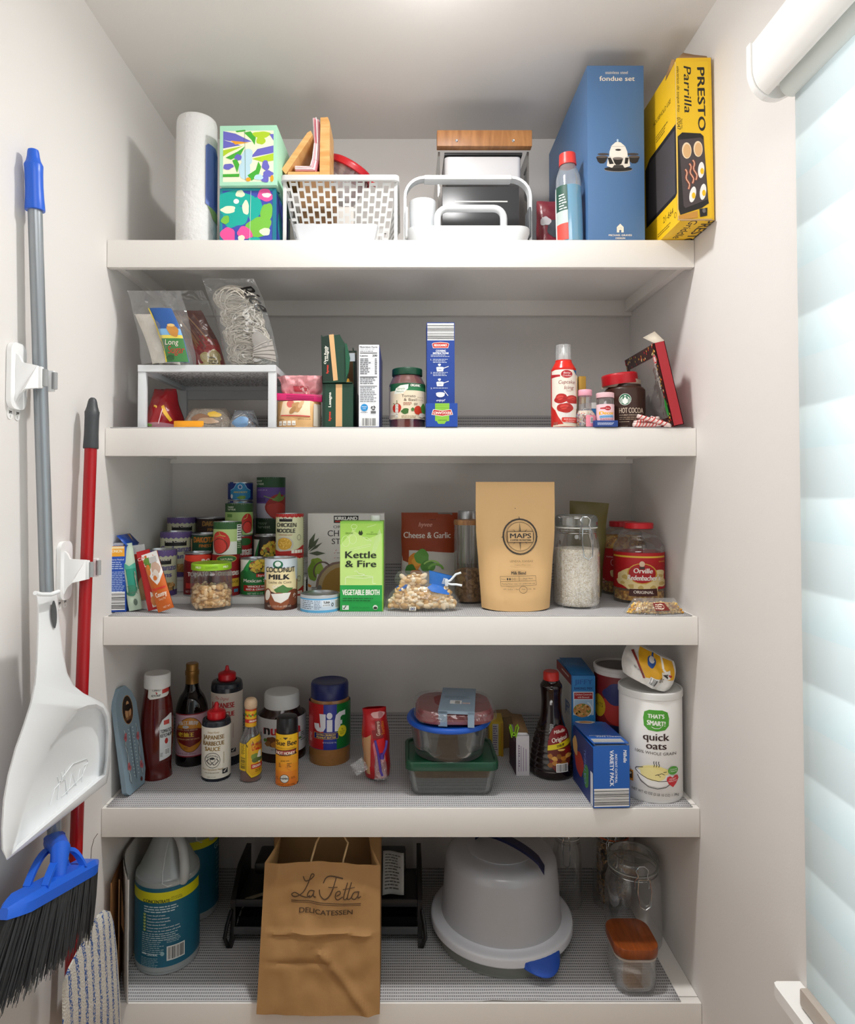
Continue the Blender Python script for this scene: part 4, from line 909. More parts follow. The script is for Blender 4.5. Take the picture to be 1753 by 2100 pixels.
# pasta sauce jar
sp = Spot(798, 872, 751, sh=2, Y=.03); r, h = sp.r, sp.h
o = thing('pasta_sauce_jar', 'glass jar of red tomato pasta sauce with dark green lid', 'jar', sp.loc, sp.face)
pr = smooth([(0, .001), (r * .92, 0), (r * .98, .006), (r * .98, h * .13), (r, h * .17), (r, h * .68), (r * .97, h * .75), (r * .80, h * .86), (r * .78, h * .89)], 4); rf = prof_r(pr)
B().lathe(pr, CLEAR(gloss=.16, body=.0, edge=.7), 44).build('glass_jar', o)
B().lathe([(0, .002)] + [(rf(h * .86 * k / 14) - .0022, .003 + h * .86 * k / 14) for k in range(15)] + [(0, h * .865)], M('#a32c14', .3, var=.25, bscale=160), 36).build('tomato_sauce', o, 'red tomato sauce')
B().lathe(smooth([(r * .83, h * .885), (r * .84, h * .89), (r * .84, h * .975), (r * .82, h * .995), (r * .76, h), (r * .72, h * .992), (0, h * .992)], 2), M('#14452f', .35), 44).build('lid', o, 'dark green metal lid')
a = cropart(sp, 'c4', .45, cyl=r); a.rect(1070, 620, 1380, 690, '#1c5a38').poly([(1075, 660), (1140, 675), (1380, 672), (1385, 690), (1070, 690)], '#1c5a38').rect(1140, 655, 1380, 690, '#2a7a48').rect(1070, 685, 1380, 935, '#ecdcc0').text('ORGANIC', 1290, 650, 22, '#f1eee2', 86, bold=1)
a.poly([(1105, 715), (1120, 665), (1160, 640), (1230, 632), (1225, 670), (1180, 710)], '#f2f3e8').text('Simply', 1165, 676, 16, '#3f7f3a', 66, shear=.15).text('Nature', 1155, 700, 16, '#3f7f3a', 62, shear=.15)
a.text('Tomato', 1230, 745, 24, '#46281b', 120).text('& Basil', 1245, 778, 24, '#46281b', 112).text('PASTA', 1330, 750, 10, '#a07a58', 46).text('SAUCE', 1330, 772, 10, '#a07a58', 46).greek(1185, 790, 1260, 3, 10, '#b05a3a', 3).greek(1275, 795, 1310, 3, 8, '#6b4a30', 4)
a.blob(1130, 840, 36, 44, '#c4301f', 3, amp=.06).line([(1095, 795), (1130, 810), (1130, 770)], 5, '#4a6b2a').blob(1312, 858, 34, 40, '#c8391f', 4, amp=.06).blob(1200, 868, 34, 24, '#3f6b2c', 5).blob(1355, 840, 20, 40, '#4a8a36', 6).blob(1265, 852, 14, 16, '#4f7a36', 7).blob(1100, 890, 22, 12, '#efe6d2', 8).blob(1345, 900, 26, 20, '#efe8d6', 9)
for k in range(5): a.rect(1117, 805 + k * 24, 1142, 826 + k * 24, '#f4efe4').text(['70', '0g', '15', '5g', '2g'][k], 1129, 821 + k * 24, 10, INKD, 15)
a.greek(1170, 908, 1320, 2, 12, '#a08662', 6)
label_band(o, r, h * .165, h * .69, '#ecdcc0', a, rf=rf)
# blue lasagna boxes
NV = '#173f94'
sp = Spot(875, 932, 661, sh=2, Y=.035, rnd=False); a = cropart(sp, 'c4'); a.rect(1385, 90, 1637, 1004, NV).bars(1395, 97, 1628, 247, horiz=True, n=10)
def badge(a, x, y, w_, t, rot=0): a.poly([(x - w_ / 2, y - 14), (x - w_ / 2 + 14, y - 24), (x, y - 30), (x + w_ / 2 - 14, y - 24), (x + w_ / 2, y - 14), (x + w_ / 2 - 10, y + 24), (x - w_ / 2 + 10, y + 24)], '#f3e7da').poly([(x - w_ / 2 + 4, y - 12), (x - w_ / 2 + 16, y - 21), (x, y - 26), (x + w_ / 2 - 16, y - 21), (x + w_ / 2 - 4, y - 12), (x + w_ / 2 - 13, y + 20), (x - w_ / 2 + 13, y + 20)], '#c8332c').text(t, x, y + 8, 20, '#f6efe6', w_ * .72, bold=1.2)
badge(a, 1510, 292, 152, 'REGGANO'); a.text('COOKING', 1512, 348, 18, '#eef1f6', 86, bold=1).text('INSTRUCTIONS', 1512, 369, 17, '#eef1f6', 136, bold=1).greek(1425, 375, 1600, 2, 11, '#c9d3e8', 2)
for (n_, y, yy) in (('1.', 424, 490), ('2.', 540, 620), ('3.', 676, 720)):
    a.text(n_, 1430, y, 14, '#eef1f6', 14).greek(1444, y - 12, 1580, 3 if n_ != '3.' else 1, 13, '#c9d3e8', 3)
for yy in (495, 625): a.poly([(1472, yy - 8), (1538, yy - 8), (1532, yy + 26), (1478, yy + 26)], '#f0f2f6').line([(1535, yy - 2), (1580, yy - 18)], 6, '#f0f2f6').ell(1505, yy - 8, 33, 7, '#dfe6f2').line([(1490, yy + 8), (1520, yy + 8)], 3, NV).blob(1500, yy - 32, 12, 12, '#dfe6f2', 3)
a.ell(1508, 715, 40, 12, '#f0f2f6').ell(1508, 722, 38, 26, '#f0f2f6', a0=0, a1=180).line([(1540, 690), (1575, 735)], 6, '#f0f2f6').text('enjoy!', 1508, 783, 20, '#f0f2f6', 72, shear=.3, bold=1)
carton('lasagna_box', 'tall royal blue pasta box with striped barcode at the top', 'box', sp, .055, '#14367f', a)
sp = Spot(873, 938, 827, sh=2, Y=.0, rnd=False); a = cropart(sp, 'c4'); a.rect(1388, 795, 1664, 1004, '#1a49a6').poly([(1462, 797), (1588, 797), (1586, 955), (1560, 958), (1545, 980), (1490, 980), (1478, 958), (1462, 952)], '#8cc63e')
for k in range(5): a.line([(1464 + j * 8, 815 + k * 22 + (4 if j % 2 else 0)) for j in range(16)], 2, '#6fae2c')
a.poly([(1430, 900), (1445, 852), (1525, 862), (1605, 852), (1620, 900), (1525, 914)], '#f3e7da').poly([(1437, 896), (1450, 857), (1525, 867), (1600, 857), (1613, 896), (1525, 909)], '#c8332c'); n0 = len(a.items); a.text('REGGANO', 1525, 893, 22, '#f6efe6', 150, bold=1.2)
it = a.items[n0:]; sv = a.items[:n0]; a.items = it; a.spin(1525, 883, 180); a.items = sv + a.items; a.greek(1490, 945, 1570, 1, 9, '#2f5a1c', 4)
carton('lasagna_box', 'short blue pasta box showing an upside-down badge on lime green, before the tall one', 'box', sp, .034, '#173f94', a)
# icing can
sp = Spot(1130, 1180, 703, sh=2, Y=.012); r, h = sp.r, sp.h
o = thing('icing_can', 'red and white cupcake icing spray can with clear cap', 'spray can', sp.loc, sp.face); hb = P(sp.pc, 733, sp.Y).z - sp.z
pr = smooth([(0, .001), (r * .95, 0), (r, .004), (r, h * .66), (r * .97, h * .71), (r * .70, h * .785), (r * .66, h * .80), (r * .66, h * .815), (0, h * .815)], 3); rf = prof_r(pr)
B().lathe(pr, M('#d3281f', .22), 40).build('can_body', o, 'glossy red can')
B().lathe(smooth([(r * .62, h * .812), (r * .64, h * .82), (r * .60, h * .985), (r * .56, h), (0, h)], 3), CLEAR(gloss=.12, body=.25, edge=.6), 32).build('clear_cap', o)
B().lathe(smooth([(r * .4, h * .816), (r * .36, h * .88), (r * .18, h * .92), (r * .14, h * .97), (0, h * .975)], 3), M('#f2f1ee', .4), 24).build('nozzle', o, 'white nozzle')
a = cropart(sp, 'c5', .35, cyl=r); a.poly([(165, 510), (200, 500), (410, 505), (410, 1105), (165, 1105)], '#efe6d8').poly([(165, 545), (250, 555), (250, 575), (165, 582)], '#b8252c').ell(316, 550, 58, 42, '#b8252c').text('Betty', 318, 546, 20, '#f5ebe6', 70, shear=.25).text('Crocker', 318, 574, 19, '#f5ebe6', 88, shear=.25)
a.text('Cupcake', 312, 652, 38, '#8f2a22', 165, shear=.2).text('Icing', 335, 712, 38, '#8f2a22', 92, shear=.2).text('RED', 338, 735, 9, '#c25a50', 46)
a.poly([(165, 880), (200, 930), (230, 1000), (300, 1105), (165, 1105)], '#c62a22').poly([(380, 505), (410, 505), (410, 560)], '#2a6a9a')
for (x, y, k) in ((258, 810, 1.0), (375, 820, .95), (298, 910, 1.1)): a.poly([(x - 62 * k, y + 20), (x + 62 * k, y + 20), (x + 45 * k, y + 100 * k), (x - 45 * k, y + 100 * k)], '#eeeae6').blob(x, y, 70 * k, 50 * k, '#b3241e', int(x), amp=.12).blob(x - 10, y - 12, 38 * k, 22 * k, '#cf4238', int(y)).line([(x - 50 * k, y + 6), (x, y - 10), (x + 52 * k, y + 4)], 5, '#8f1a15')
for j in range(9): a.line([(240 + j * 13, 955), (252 + j * 11, 1010)], 3, '#cfc8c2')
a.poly([(268, 1010), (410, 1010), (410, 1068), (280, 1060), (262, 1045)], '#d23b30').text('BAKED DELICIOUS', 342, 1035, 12, '#f6ece8', 110).text('EASY FROSTING', 345, 1055, 9, '#f6ece8', 80).poly([(180, 1085), (410, 1075), (410, 1105), (180, 1105)], '#e8d6c0').greek(185, 1060, 235, 3, 12, '#8a7a6a', 3)
label_band(o, r, .004, h * .66, '#c9281f', a, rf=rf, a0=-95, a1=95)
# sprinkles
sp = Spot(1178, 1220, 797, sh=2, Y=.008); r, h = sp.r, sp.h
o = thing('sprinkle_jar', 'clear bottle of rainbow sprinkles with pink cap', 'jar', sp.loc, sp.face)
pr = smooth([(0, .001), (r * .95, 0), (r, .004), (r, h * .30), (r * .92, h * .37), (r * .66, h * .47), (r * .62, h * .55), (r * .62, h * .85)], 4); rf = prof_r(pr)
B().lathe(pr, CLEAR(gloss=.12, body=.08), 36).build('clear_bottle', o); B().lathe([(r * .66, h * .84), (r * .68, h * .85), (r * .68, h * .985), (r * .65, h), (0, h)], M('#eba6b8', .4), 32).build('cap', o, 'pink cap')
a = cropart(sp, 'c5', .4, cyl=r); a.poly([(520, 985), (625, 985), (625, 1108), (520, 1108)], '#ee8fa0').rect(565, 1005, 590, 1070, '#f5e9e6'); a.bars(566, 1006, 590, 1068, n=8)
label_band(o, r, .003, h * .30, CLEAR(gloss=.05, body=.0, edge=.1), a, rf=rf, a0=-20, a1=85, name='pink_label', label='pink label')
SPR = [M(c, .5) for c in ('#f2f0e6', '#f7f2e8', '#f3e7c8', '#e9733f', '#d64f7a', '#4a78c0', '#6a4a34', '#f5efe6', '#e4b43a', '#f0b7c4')]
b = B(); b.lathe([(0, .003)] + [(rf(h * .40 * k / 6) - .0035, .004 + h * .40 * k / 6) for k in range(7)] + [(0, h * .42)], M('#e9dcc8', .7), 24)
nuts(b, 520, lambda q: (lambda z, t: ((rf(z) - .0028) * math.sin(t), -(rf(z) - .0028) * math.cos(t), z))(q.uniform(.004, h * .42), q.uniform(-1.7, 1.7)), .0013, SPR, 3)
b.build('rainbow_sprinkles', None, 'rainbow sprinkles heaped inside the clear pink-capped bottle', 'sprinkles', kind='stuff').location = sp.loc
spb = Spot(1219, 1267, 862, sh=2, Y=-.002, rnd=False)
a = cropart(spb, 'c5'); a.rect(617, 1050, 860, 1108, '#1d3f86').greek(645, 1064, 830, 3, 10, '#d6def0', 4)
carton('small_box', 'flat dark blue box lying under the decorating sugar jar', 'box', spb, .05, '#1d3f86', a)
sp = Spot(1223, 1258, 804, sh=2, Y=.004); r = sp.r; zt = spb.h + .0008; h = sp.h - zt
o = thing('sprinkle_jar', 'small decor sprinkle jar with pale pink cap and label, on a blue box', 'jar', (sp.x, sp.Yc, sp.z + zt))
B().lathe([(0, .001), (r * .96, 0), (r, .003), (r, h * .78), (r * .9, h * .82), (r * .9, h * .84)], CLEAR(gloss=.12, body=.15, bodycol='#8f8a88'), 32).build('clear_jar', o); B().lathe([(r * 1.0, h * .82), (r * 1.02, h * .83), (r * 1.02, h * .985), (r * .98, h), (0, h)], M('#f3c6cc', .4), 32).build('cap', o, 'pale pink cap')
a = cropart(sp, 'c5', .4, cyl=r); a.o = ((sp.pc - 1100) / .19395, (sp.row(sp.z + zt) - 660) / .19395); bt = a.t; 
a.rect(636, 875, 808, 1052, '#f3ccd2').poly([(655, 905), (700, 902), (700, 922), (655, 918)], '#b8252c').ell(725, 912, 32, 24, '#b8252c').text('Betty', 725, 918, 10, '#f6ece8', 40).text('Decor', 720, 978, 34, '#f2b81e', 140, bold=3).poly([(650, 988), (780, 982), (790, 1010), (650, 1016)], '#7fb4dc').text('Nonpareils', 718, 1008, 14, '#2f5f9e', 118, shear=.2).greek(655, 1020, 790, 2, 11, '#b5646e', 3)
label_band(o, r, h * .03, h * .58, '#f3ccd2', a, name='pink_label')
# things behind
sp = Spot(1187, 1202, 771, sh=2, Y=.10, rnd=False); o = thing('spice_bottle', 'gold and cream packet end standing behind the sprinkles', 'packet', (sp.x, sp.Y, sp.z)); B().box((0, .01, sp.h / 2), (sp.w, .02, sp.h), M('#a9812e', .35, .4), .003).box((-.016, .01, sp.h * .5), (.006, .02, sp.h * 1.02), M('#e6dcae', .4), .002).build('packet_body', o)
can('small blue can with white rim behind the sprinkle jars', P(1214, 860, .09).x, .09, Z2, .026, P(1214, 826, .066).z - Z2, '#2a7ab8', lambda a, W: a.rect(-W, -100, W, -78, '#e8e6e2').rect(-W, -22, W, -10, '#e8c23a').rect(-W, -10, W, 0, '#7a4a30').blob(-20, -45, 14, 14, '#d6c08a', 3))
# cocoa canister
sp = Spot(1240, 1321, 790, sh=2, Y=.03); r, h = sp.r, sp.h
o = thing('cocoa_canister', 'dark brown hot cocoa canister with a crooked red lid', 'canister', sp.loc, sp.face); CO = M('#3a2119', .3)
B().lathe(smooth([(0, .001), (r * .96, 0), (r, .005), (r, h * .90), (r * .97, h * .94), (r * .9, h * .99), (r * .82, h), (r * .80, h * 1.06)], 3), CO, 44).build('canister_body', o)
lid = B().lathe(smooth([(r * .86, 0), (r * .88, .002), (r * .88, .020), (r * .85, .025), (r * .7, .0265), (0, .0265)], 2), M('#b01520', .3), 44).build('lid', o, 'red plastic lid'); lid.location = (-.010, -.004, h * 1.075); lid.rotation_euler = (math.radians(3), math.radians(-5), 0)
f = pouch(r * 1.9, .018, r * 1.5, 7, .003, lambda v: 1.0); B().grid(f(-1), 20, 4, M('#b9a793', .4, bump=.6, bscale=80)).build('foil_seal', o, 'crumpled foil seal').location = (-.008, 0, h * 1.0)
a = cropart(sp, 'c5', .4, cyl=r); a.ell(935, 818, 62, 62, '#eef2ec').ell(935, 818, 58, 58, '#1e6b47').ell(935, 832, 26, 38, '#eef2ec').poly([(905, 800), (935, 770), (965, 800), (955, 815), (915, 815)], '#1e6b47').ell(935, 812, 14, 18, '#eef2ec').poly([(922, 786), (928, 770), (935, 780), (942, 770), (948, 786)], '#eef2ec')
for sx_ in (-1, 1):
    for k in range(3): a.line([(935 + sx_ * (24 + k * 9), 860 - k * 3), (935 + sx_ * (30 + k * 9), 800 + k * 8), (935 + sx_ * (22 + k * 7), 785 + k * 6)], 4, '#eef2ec')
a.text('HOT COCOA', 995, 962, 56, '#d9c9b4', 238, bold=.8).text('DOUBLE CHOCOLATE', 988, 990, 12, '#cdbba4', 220, bold=.6).greek(876, 1005, 1090, 2, 20, '#a08a72', 3).greek(876, 1052, 990, 1, 14, '#c9b79f', 4).greek(876, 1100, 980, 1, 12, '#8a745e', 5)
b = B(); b.art(a, wrap(r), du=r * .07); b.build('canister_print', o, 'cream lettering and green round emblem')
# leaning red candy box
bx = P(1395, 877, .015); top = P(1340, 700, .015)
o = thing('candy_cane_box', 'empty red candy box with clear window, leaning against the side wall', 'box', (P(1401, 876, .0).x, -.004, Z2), 0, 0, 0)
Lb = math.hypot(P(1397, 876, 0).x - P(1357, 705, 0).x, P(1357, 705, 0).z - Z2); ang = math.atan2(P(1397, 876, 0).x - P(1357, 705, 0).x, P(1357, 705, 0).z - Z2)
o.rotation_euler = (0, -ang, 0); o.location.z += .024 * math.sin(ang) + .0006; wd = .024; dp = .20
RC = M('#a8222c', .4); b = B()
b.box((-wd / 2, .0007, Lb / 2), (wd, .0014, Lb), RC, 0).box((-.0007, dp / 2, Lb / 2), (.0014, dp, Lb), RC).box((-wd / 2, dp / 2, .0007), (wd, dp, .0014), RC).box((-wd / 2, dp - .0007, Lb / 2), (wd, .0014, Lb), RC)
for (y, z, dy, dz_) in ((dp / 2, Lb - .014, dp, .028), (dp / 2, .010, dp, .02), (.008, Lb / 2, .016, Lb), (dp - .008, Lb / 2, .016, Lb)): b.box((-wd + .0006, y, z), (.0012, dy, dz_), M('#3c1d1c', .4))
a = Art(0, 0, 1); rnd = random.Random(3)
for k in range(64):
    y_, z_ = (rnd.uniform(.002, .015), rnd.uniform(.01, Lb)) if k < 30 else (rnd.uniform(0, dp), Lb - rnd.uniform(.004, .026))
    a.ell(y_, -z_, .0018, .0026, rnd.choice(['#f0c84a', '#f3e2a0', '#d8232f', '#e9a02e']))
a.ell(.010, -Lb + .035, .009, .011, '#f2efe9').ring(.010, -Lb + .035, .009, .011, .004, '#d8323c', 6).blob(.008, -.045, .006, .022, '#2f8f3a', 4).text('Candy Canes', .012, -Lb * .62, .009, '#f0e6df', .06, rot=90, al='c', shear=.2)
b.art(a, lambda u, v, q: (-wd - q, u, v)); b.build('carton', o)
B().box((-wd + .0008, dp / 2, Lb / 2), (.0005, dp - .03, Lb - .045), CLEAR(gloss=.16, body=.16, bump=.5, bscale=18, bodycol='#cfc8c0')).build('window_film', o, 'clear plastic window')
B().add([(-wd, 0, Lb), (0, 0, Lb), (-.004, .03, Lb + .03), (-wd - .004, .045, Lb + .024)], [(0, 1, 2, 3)], M('#c9bfae', .7)).build('lid_flap', o, 'open cardboard flap', solid=.001)
b = B()
for k, (y, z, rr) in enumerate(((.03, .05, .020), (.06, .035, .022), (.05, .08, .016))): b.tube([(-wd * .5 + .003, y + rr * math.cos(t * .45), z + rr * math.sin(t * .45)) for t in range(15)], .004, CLEAR(gloss=.2, body=.2, bump=.4, bodycol='#bdb2aa'), 8, closed=False)
b.build('plastic_tray', o, 'clear moulded tray')
# candy canes, wrapped, in front of the cocoa
CW_ = M('#f2dcd6', .25); CRD = M('#c9403c', .3)
def cane(p0, p1, y, label, fl):
    a, c = P(*p0, y), P(*p1, y); a.z = max(a.z, Z2 + .0055); c.z = max(c.z, Z2 + .0055); L_ = (c - a).length; t = (c - a).normalized()
    o = thing('candy_cane', label, 'candy cane', a, group='candy canes'); up = Vector((0, 1, 0)) * fl
    path = [t * (L_ * k / 9) for k in range(10)] + [t * (L_ + .012 * math.sin(q)) + up * (.012 - .012 * math.cos(q)) for q in (.5, 1.0, 1.57, 2.1, 2.6)]
    B().tube(path, .0046, CW_, 12).build('candy_body', o)
    st = B(); n = Vector((0, 1, 0)); m = t.cross(n).normalized()
    for k in range(7):
        x0 = L_ * (k + .2) / 7
        st.tube([t * (x0 + .010 * q / 8) + n * (.0046 * math.sin(q * .6 - 4.0)) + m * (.0046 * math.cos(q * .6 - 4.0)) for q in range(9)], .0011 + .0006 * (k % 2), CRD, 5)
    st.build('stripe', o, 'red stripes')
for a_ in (((1307, 853), (1366, 870), -.0, 'red and white candy cane topmost of the pile beside the red box', 1), ((1334, 856), (1368, 871), .03, 'candy cane sloping down under the clear window of the red box', 1), ((1300, 867), (1342, 859), .019, 'candy cane sloping up across the foot of the cocoa canister', 1),
    ((1298, 874), (1345, 873), .006, 'candy cane lying lowest in the pile at the shelf front', 1), ((1322, 874), (1362, 874), .045, 'candy cane lying flat at the back of the pile', 1)): cane(*a_)
# ---------------------------------------------------------------- third shelf: cans on a stepped rack
Z3 = SH[3] + LIN
RY, RD, RH = .149, .085, (.017, .054, .091)
x0, x1 = P(318, 1230, RY).x, P(616, 1230, RY).x
o = thing('stepped_can_rack', 'white three-step can rack under the stacked canned food', 'can rack', ((x0 + x1) / 2, RY, Z3)); RW = M('#e9e9e7', .4); w = x1 - x0
for k in range(3): B().box((0, RD * (k + .5), RH[k] - .004 if k else RH[0] / 2), (w, RD - .0005, .008 if k else RH[0]), RW, .001).build('step', o)
for k in (1, 2): B().box((0, RD * k + .0025, (RH[k] - .008 + RH[k - 1]) / 2 + .0002), (w, .004, RH[k] - .0085 - RH[k - 1] - .0006), RW).build('riser_panel', o)
for s_ in (-1, 1): B().box((s_ * (w / 2 - .002), RD * 2.5, RH[2] / 2 - .005), (.004, RD - .004, RH[2] - .011), RW).build('side_panel', o)
rowY = [RY + RD * (k + .5) for k in range(3)]
def cx(px, row): return P(px, 1110, rowY[row]).x
def z_(row): return Z3 + RH[row] + .0006
G = 'cans on the stepped rack'
def garb(a, W):
    a.rect(-W, -100, W, -88, '#6f5a94').poly([(-W + k * W / 10, -88 + (3 if k % 2 else 0)) for k in range(21)] + [(W, -92), (-W, -92)], '#6f5a94').rect(-W, -12, W, 0, '#5f4c86').rect(-26, -80, 24, -69, INKD).text('Best Choice', -1, -77, 5.5, '#e9e4d4', 44, bold=.3)
    a.text('Garbanzo', 0, -56, 13, '#6a6196', 78, bold=1.2).text('Beans', 2, -41, 11, '#6a6196', 46, bold=1).blob(12, -20, 22, 10, '#b98a4e', 3)
    a.dots(-6, -27, 30, -13, 3.2, 26, ['#c79a5c', '#a87838', '#d9b478'], 4).rect(W * .5, -20, W * .56, -10, INKD)
GC = '#cfd0b0'
def mk(label, px, row, z, r, h, col, fn, rz=0): return can(label, cx(px, row), rowY[row], z, r, h, col, fn, rz=rz, group=G)
mk('garbanzo bean can with purple top band, lowest step, behind the orange sachet', 329, 0, z_(0), .0405, .114, GC, garb)
mk('garbanzo bean can with purple top band, on the middle step', 361, 1, z_(1), .0402, .117, GC, garb)
mk('garbanzo bean can with purple top band, on the top step', 373.5, 2, z_(2), .0400, .114, GC, garb)
def dakb(a, W): a.text("DAKOTA'S", 8, -80, 12, '#b98a3e', 56, bold=1).text('FINEST', 8, -68, 7, '#a8772e', 30, bold=.6).text('KIDNEY', 8, -50, 9, '#cfc4b4', 40, bold=.5).text('BEANS', 8, -38, 9, '#cfc4b4', 34, bold=.5).blob(0, -16, 24, 10, '#6a2a20', 4)
mk('dark brown kidney bean can on the top step beside the garbanzo can', 432, 2, z_(2), .0390, .114, '#33201c', dakb)
def dakc(a, W):
    a.text("DAKOTA'S", 0, -80, 13, '#d9842e', 58, bold=1).text('FINEST', 0, -69, 7, '#c87a26', 28, bold=.6).text('CANNELLINI', 0, -53, 8, '#e9e6d8', 62, bold=.6).text('BEANS', 0, -40, 10, '#e9e6d8', 42, bold=.9).greek(-26, -34, 28, 1, 6, '#cfd0c0', 3).rect(-W, -88, -36, -20, '#c9a07a').rect(37, -88, W, -20, '#b8795a').blob(46, -60, 8, 20, '#d9b890', 2).blob(0, -16, 30, 8, '#d8c8a0', 5)
mk('dark green cannellini bean can on the middle step', 421, 1, z_(1), .0362, .112, '#1b4a30', dakc)
def tom1(a, W):
    a.rect(-W, -100, W, -78, '#2a5a2c').rect(-W, -78, W, -40, '#b3cc86').rect(-W, -40, W, 0, '#dfe3da').ell(-24, -38, 32, 34, '#c22c22').ell(-30, -46, 20, 20, '#d8443a').ell(-26, -24, 22, 20, '#d9423a').ring(-26, -26, 26, 24, 2, '#3a2a18').line([(-28, -74), (-22, -60), (-40, -54)], 2, '#a8b04a').line([(-22, -60), (-6, -56)], 2, '#c8b85a').rect(30, -92, 56, -42, '#eef0ec').greek(32, -90, 54, 6, 7.5, '#3b3b3b', 5).rect(30, -42, 56, 0, '#2f5f30').greek(32, -40, 54, 4, 6, '#b9c8a8', 6).rect(56, -78, W, 0, '#2f5f30')
def red1(a, W):
    a.blob(0, -88, 40, 9, '#e9442e', 3).poly([(-W, -96), (-34, -96), (-46, -60), (-W, -56)], '#d3cfc6').text('RO*TEL'[:2], 20, -72, 14, '#f3ece4', 22, bold=1).text('TOMATOES', 6, -46, 10, '#f3ece4', 60, bold=.8).rect(-30, -30, 40, -18, '#c9342a').text('NET WT', -20, -8, 5, '#e9d9cc', 22)
mk('dark red tomato can behind the peanut jar, lowest step', 406, 0, z_(0), .0345, .107, '#7a1519', red1)
def red2(a, W):
    a.rect(-W, -100, W, 0, '#9a1c1e').ell(2, -90, 26, 9, '#2f6b34').ring(2, -90, 26, 9, 1.6, '#c9b25a').text('NATURAL', 2, -87, 5, '#efe6c8', 30).text('Tomatoes', 4, -50, 15, '#f3ede4', 66, bold=1.2).rect(14, -42, 40, -22, '#e0b43c').text('Sauce', 18, -31, 8, '#4a3a18', 30).rect(20, -16, 34, -8, '#4a8ab0').rect(44, -94, W * .97, -12, '#cfcdc8').greek(46, -92, 60, 14, 5.6, '#5a5856', 4)
mk('red tomato can under the small whole tomato can, lowest step', 463.5, 0, z_(0), .0345, .1025, '#8a181b', red2)
mk('small green and white tomato can stacked on a red tomato can', 466.5, 0, z_(0) + .1031, .0350, .081, '#2f5f30', tom1)
def ats(a, W): a.rect(-W, -16, W, 0, '#d9b870').text('tomats', 14, -52, 20, '#f1ede6', 66, bold=1.6).ell(16, -84, 20, 9, '#2f6b34')
mk('red can with cream foot under a green tomato can, middle step', 489, 1, z_(1), .0362, .1085, '#a81c20', ats)
def tom2(a, W):
    a.rect(-W, -100, W, -72, '#264f26').rect(-W, -72, W, 0, '#9fc072').text('happy', -28, -86, 7, '#e3ead6', 22).text('harvest', -25, -78, 7, '#e3ead6', 28).rect(-42, -66, -22, -56, '#5f8a3c').ell(28, -36, 22, 32, '#b8261e').ell(28, -22, 15, 18, '#d23c32').ring(28, -24, 18, 20, 2, '#4a2216').line([(28, -66), (24, -54), (14, -50)], 2, '#c2b45a').poly([(20, -4), (W, -4), (W, -24), (48, -10)], '#e6e9e0')
mk('green can with a red tomato, on the middle step under the blue cans', 490, 1, z_(1) + .1091, .0362, .083, '#264f26', tom2)
def plain(a, W): a.rect(-W, -100, W, -80, '#3b4a6a')
mk('tin can on the top step hidden under the two blue cans', 492.5, 2, z_(2), .0370, .109, '#4a5468', plain)
def blue(a, W):
    a.poly([(-64, -100), (-40, -100), (-40, -62), (-58, -52), (-64, -54)], '#1b3a8a').poly([(-58, -20), (-58, -56), (-36, -66), (-20, -92), (0, -98), (20, -92), (36, -66), (58, -56), (58, -20), (36, -6), (-36, -6)], '#2f8fc4').line([(-58, -56), (-36, -66), (-20, -92), (0, -98), (20, -92), (36, -66), (58, -56)], 3, '#9fd0ea').ell(-2, -74, 11, 12, '#e6eef4').ell(-2, -74, 8, 9, '#3a6aa8').text('ANCHOVY', 0, -42, 9, '#c9c46a', 74, bold=.8).blob(6, -18, 24, 9, '#7aa84a', 5).ell(-48, -24, 7, 12, '#eef2f4')
zb = z_(2) + .1096
mk('lower of two small blue cans stacked behind the green tomato can', 492.5, 2, zb, .0345, .050, '#1c3580', blue)
mk('upper of two small blue cans, at the top of the stack', 492.5, 2, zb + .0506, .0345, .052, '#1c3580', blue)
def corn(a, W):
    a.dots(-18, -86, 40, -30, 5, 90, ['#d9b83e', '#e6cc62', '#c29a28', '#a8552a', '#8f9a3a'], 3, lambda x, y: ((x - 12) / 30) ** 2 + ((y + 56) / 28) ** 2 < 1).poly([(-52, -90), (-22, -90), (-42, -36), (-52, -34)], '#e6e6dc').poly([(-26, -80), (-22, -90), (-30, -40), (-46, -36)], '#2f8a46')
def corncan(a, W):
    a.ell(16, -78, 34, 19, '#3a2a20').dots(-16, -98, 48, -66, 4.2, 150, ['#d9b83e', '#ead06a', '#c29a28', '#a8452a', '#8f9a3a'], 3, lambda x, y: ((x - 16) / 31) ** 2 + ((y + 80) / 17) ** 2 < 1).poly([(-52, -98), (-16, -98), (-34, -72), (-52, -62)], '#e9e9e0').poly([(-16, -98), (-12, -98), (-22, -66), (-36, -72)], '#2f9a4a')
    a.rect(2, -60, 48, -52, '#d8322a').text('hyvee', 22, -53, 6, '#f3d8d0', 30, bold=.5).text('Mexican Style', 8, -38, 9, '#f3f1e6', 84, bold=.5).rect(-34, -30, W, -14, '#b3201e').text('WHOLE KERNEL', 14, -24, 5, '#f3ece4', 70, bold=.4).text('RED & GREEN PEPPERS', 18, -16.5, 5, '#f3ece4', 86, bold=.4).text('NET WT 11 OZ', 0, -5, 5, '#d3e6d0', 42)
mk('green mexican style corn can, lowest step beside the coconut milk', 524, 0, z_(0), .0374, .092, '#1f7a3a', corncan)
mk('black-banded corn can on the middle step under the dark yellow can', 550, 1, z_(1), .0374, .108, '#2a2622', corn)
def yel(a, W): a.rect(-W, -100, W, -62, '#1f3a22').rect(-W, -62, W, 0, '#b98a1e').text('happy', -20, -86, 7, '#8fa088', 26).text('harvest', -16, -76, 8, '#9fae98', 34).text('Garbanzo', -12, -52, 6, '#6a4a14', 38).blob(26, -16, 20, 14, '#8f5a1e', 4)
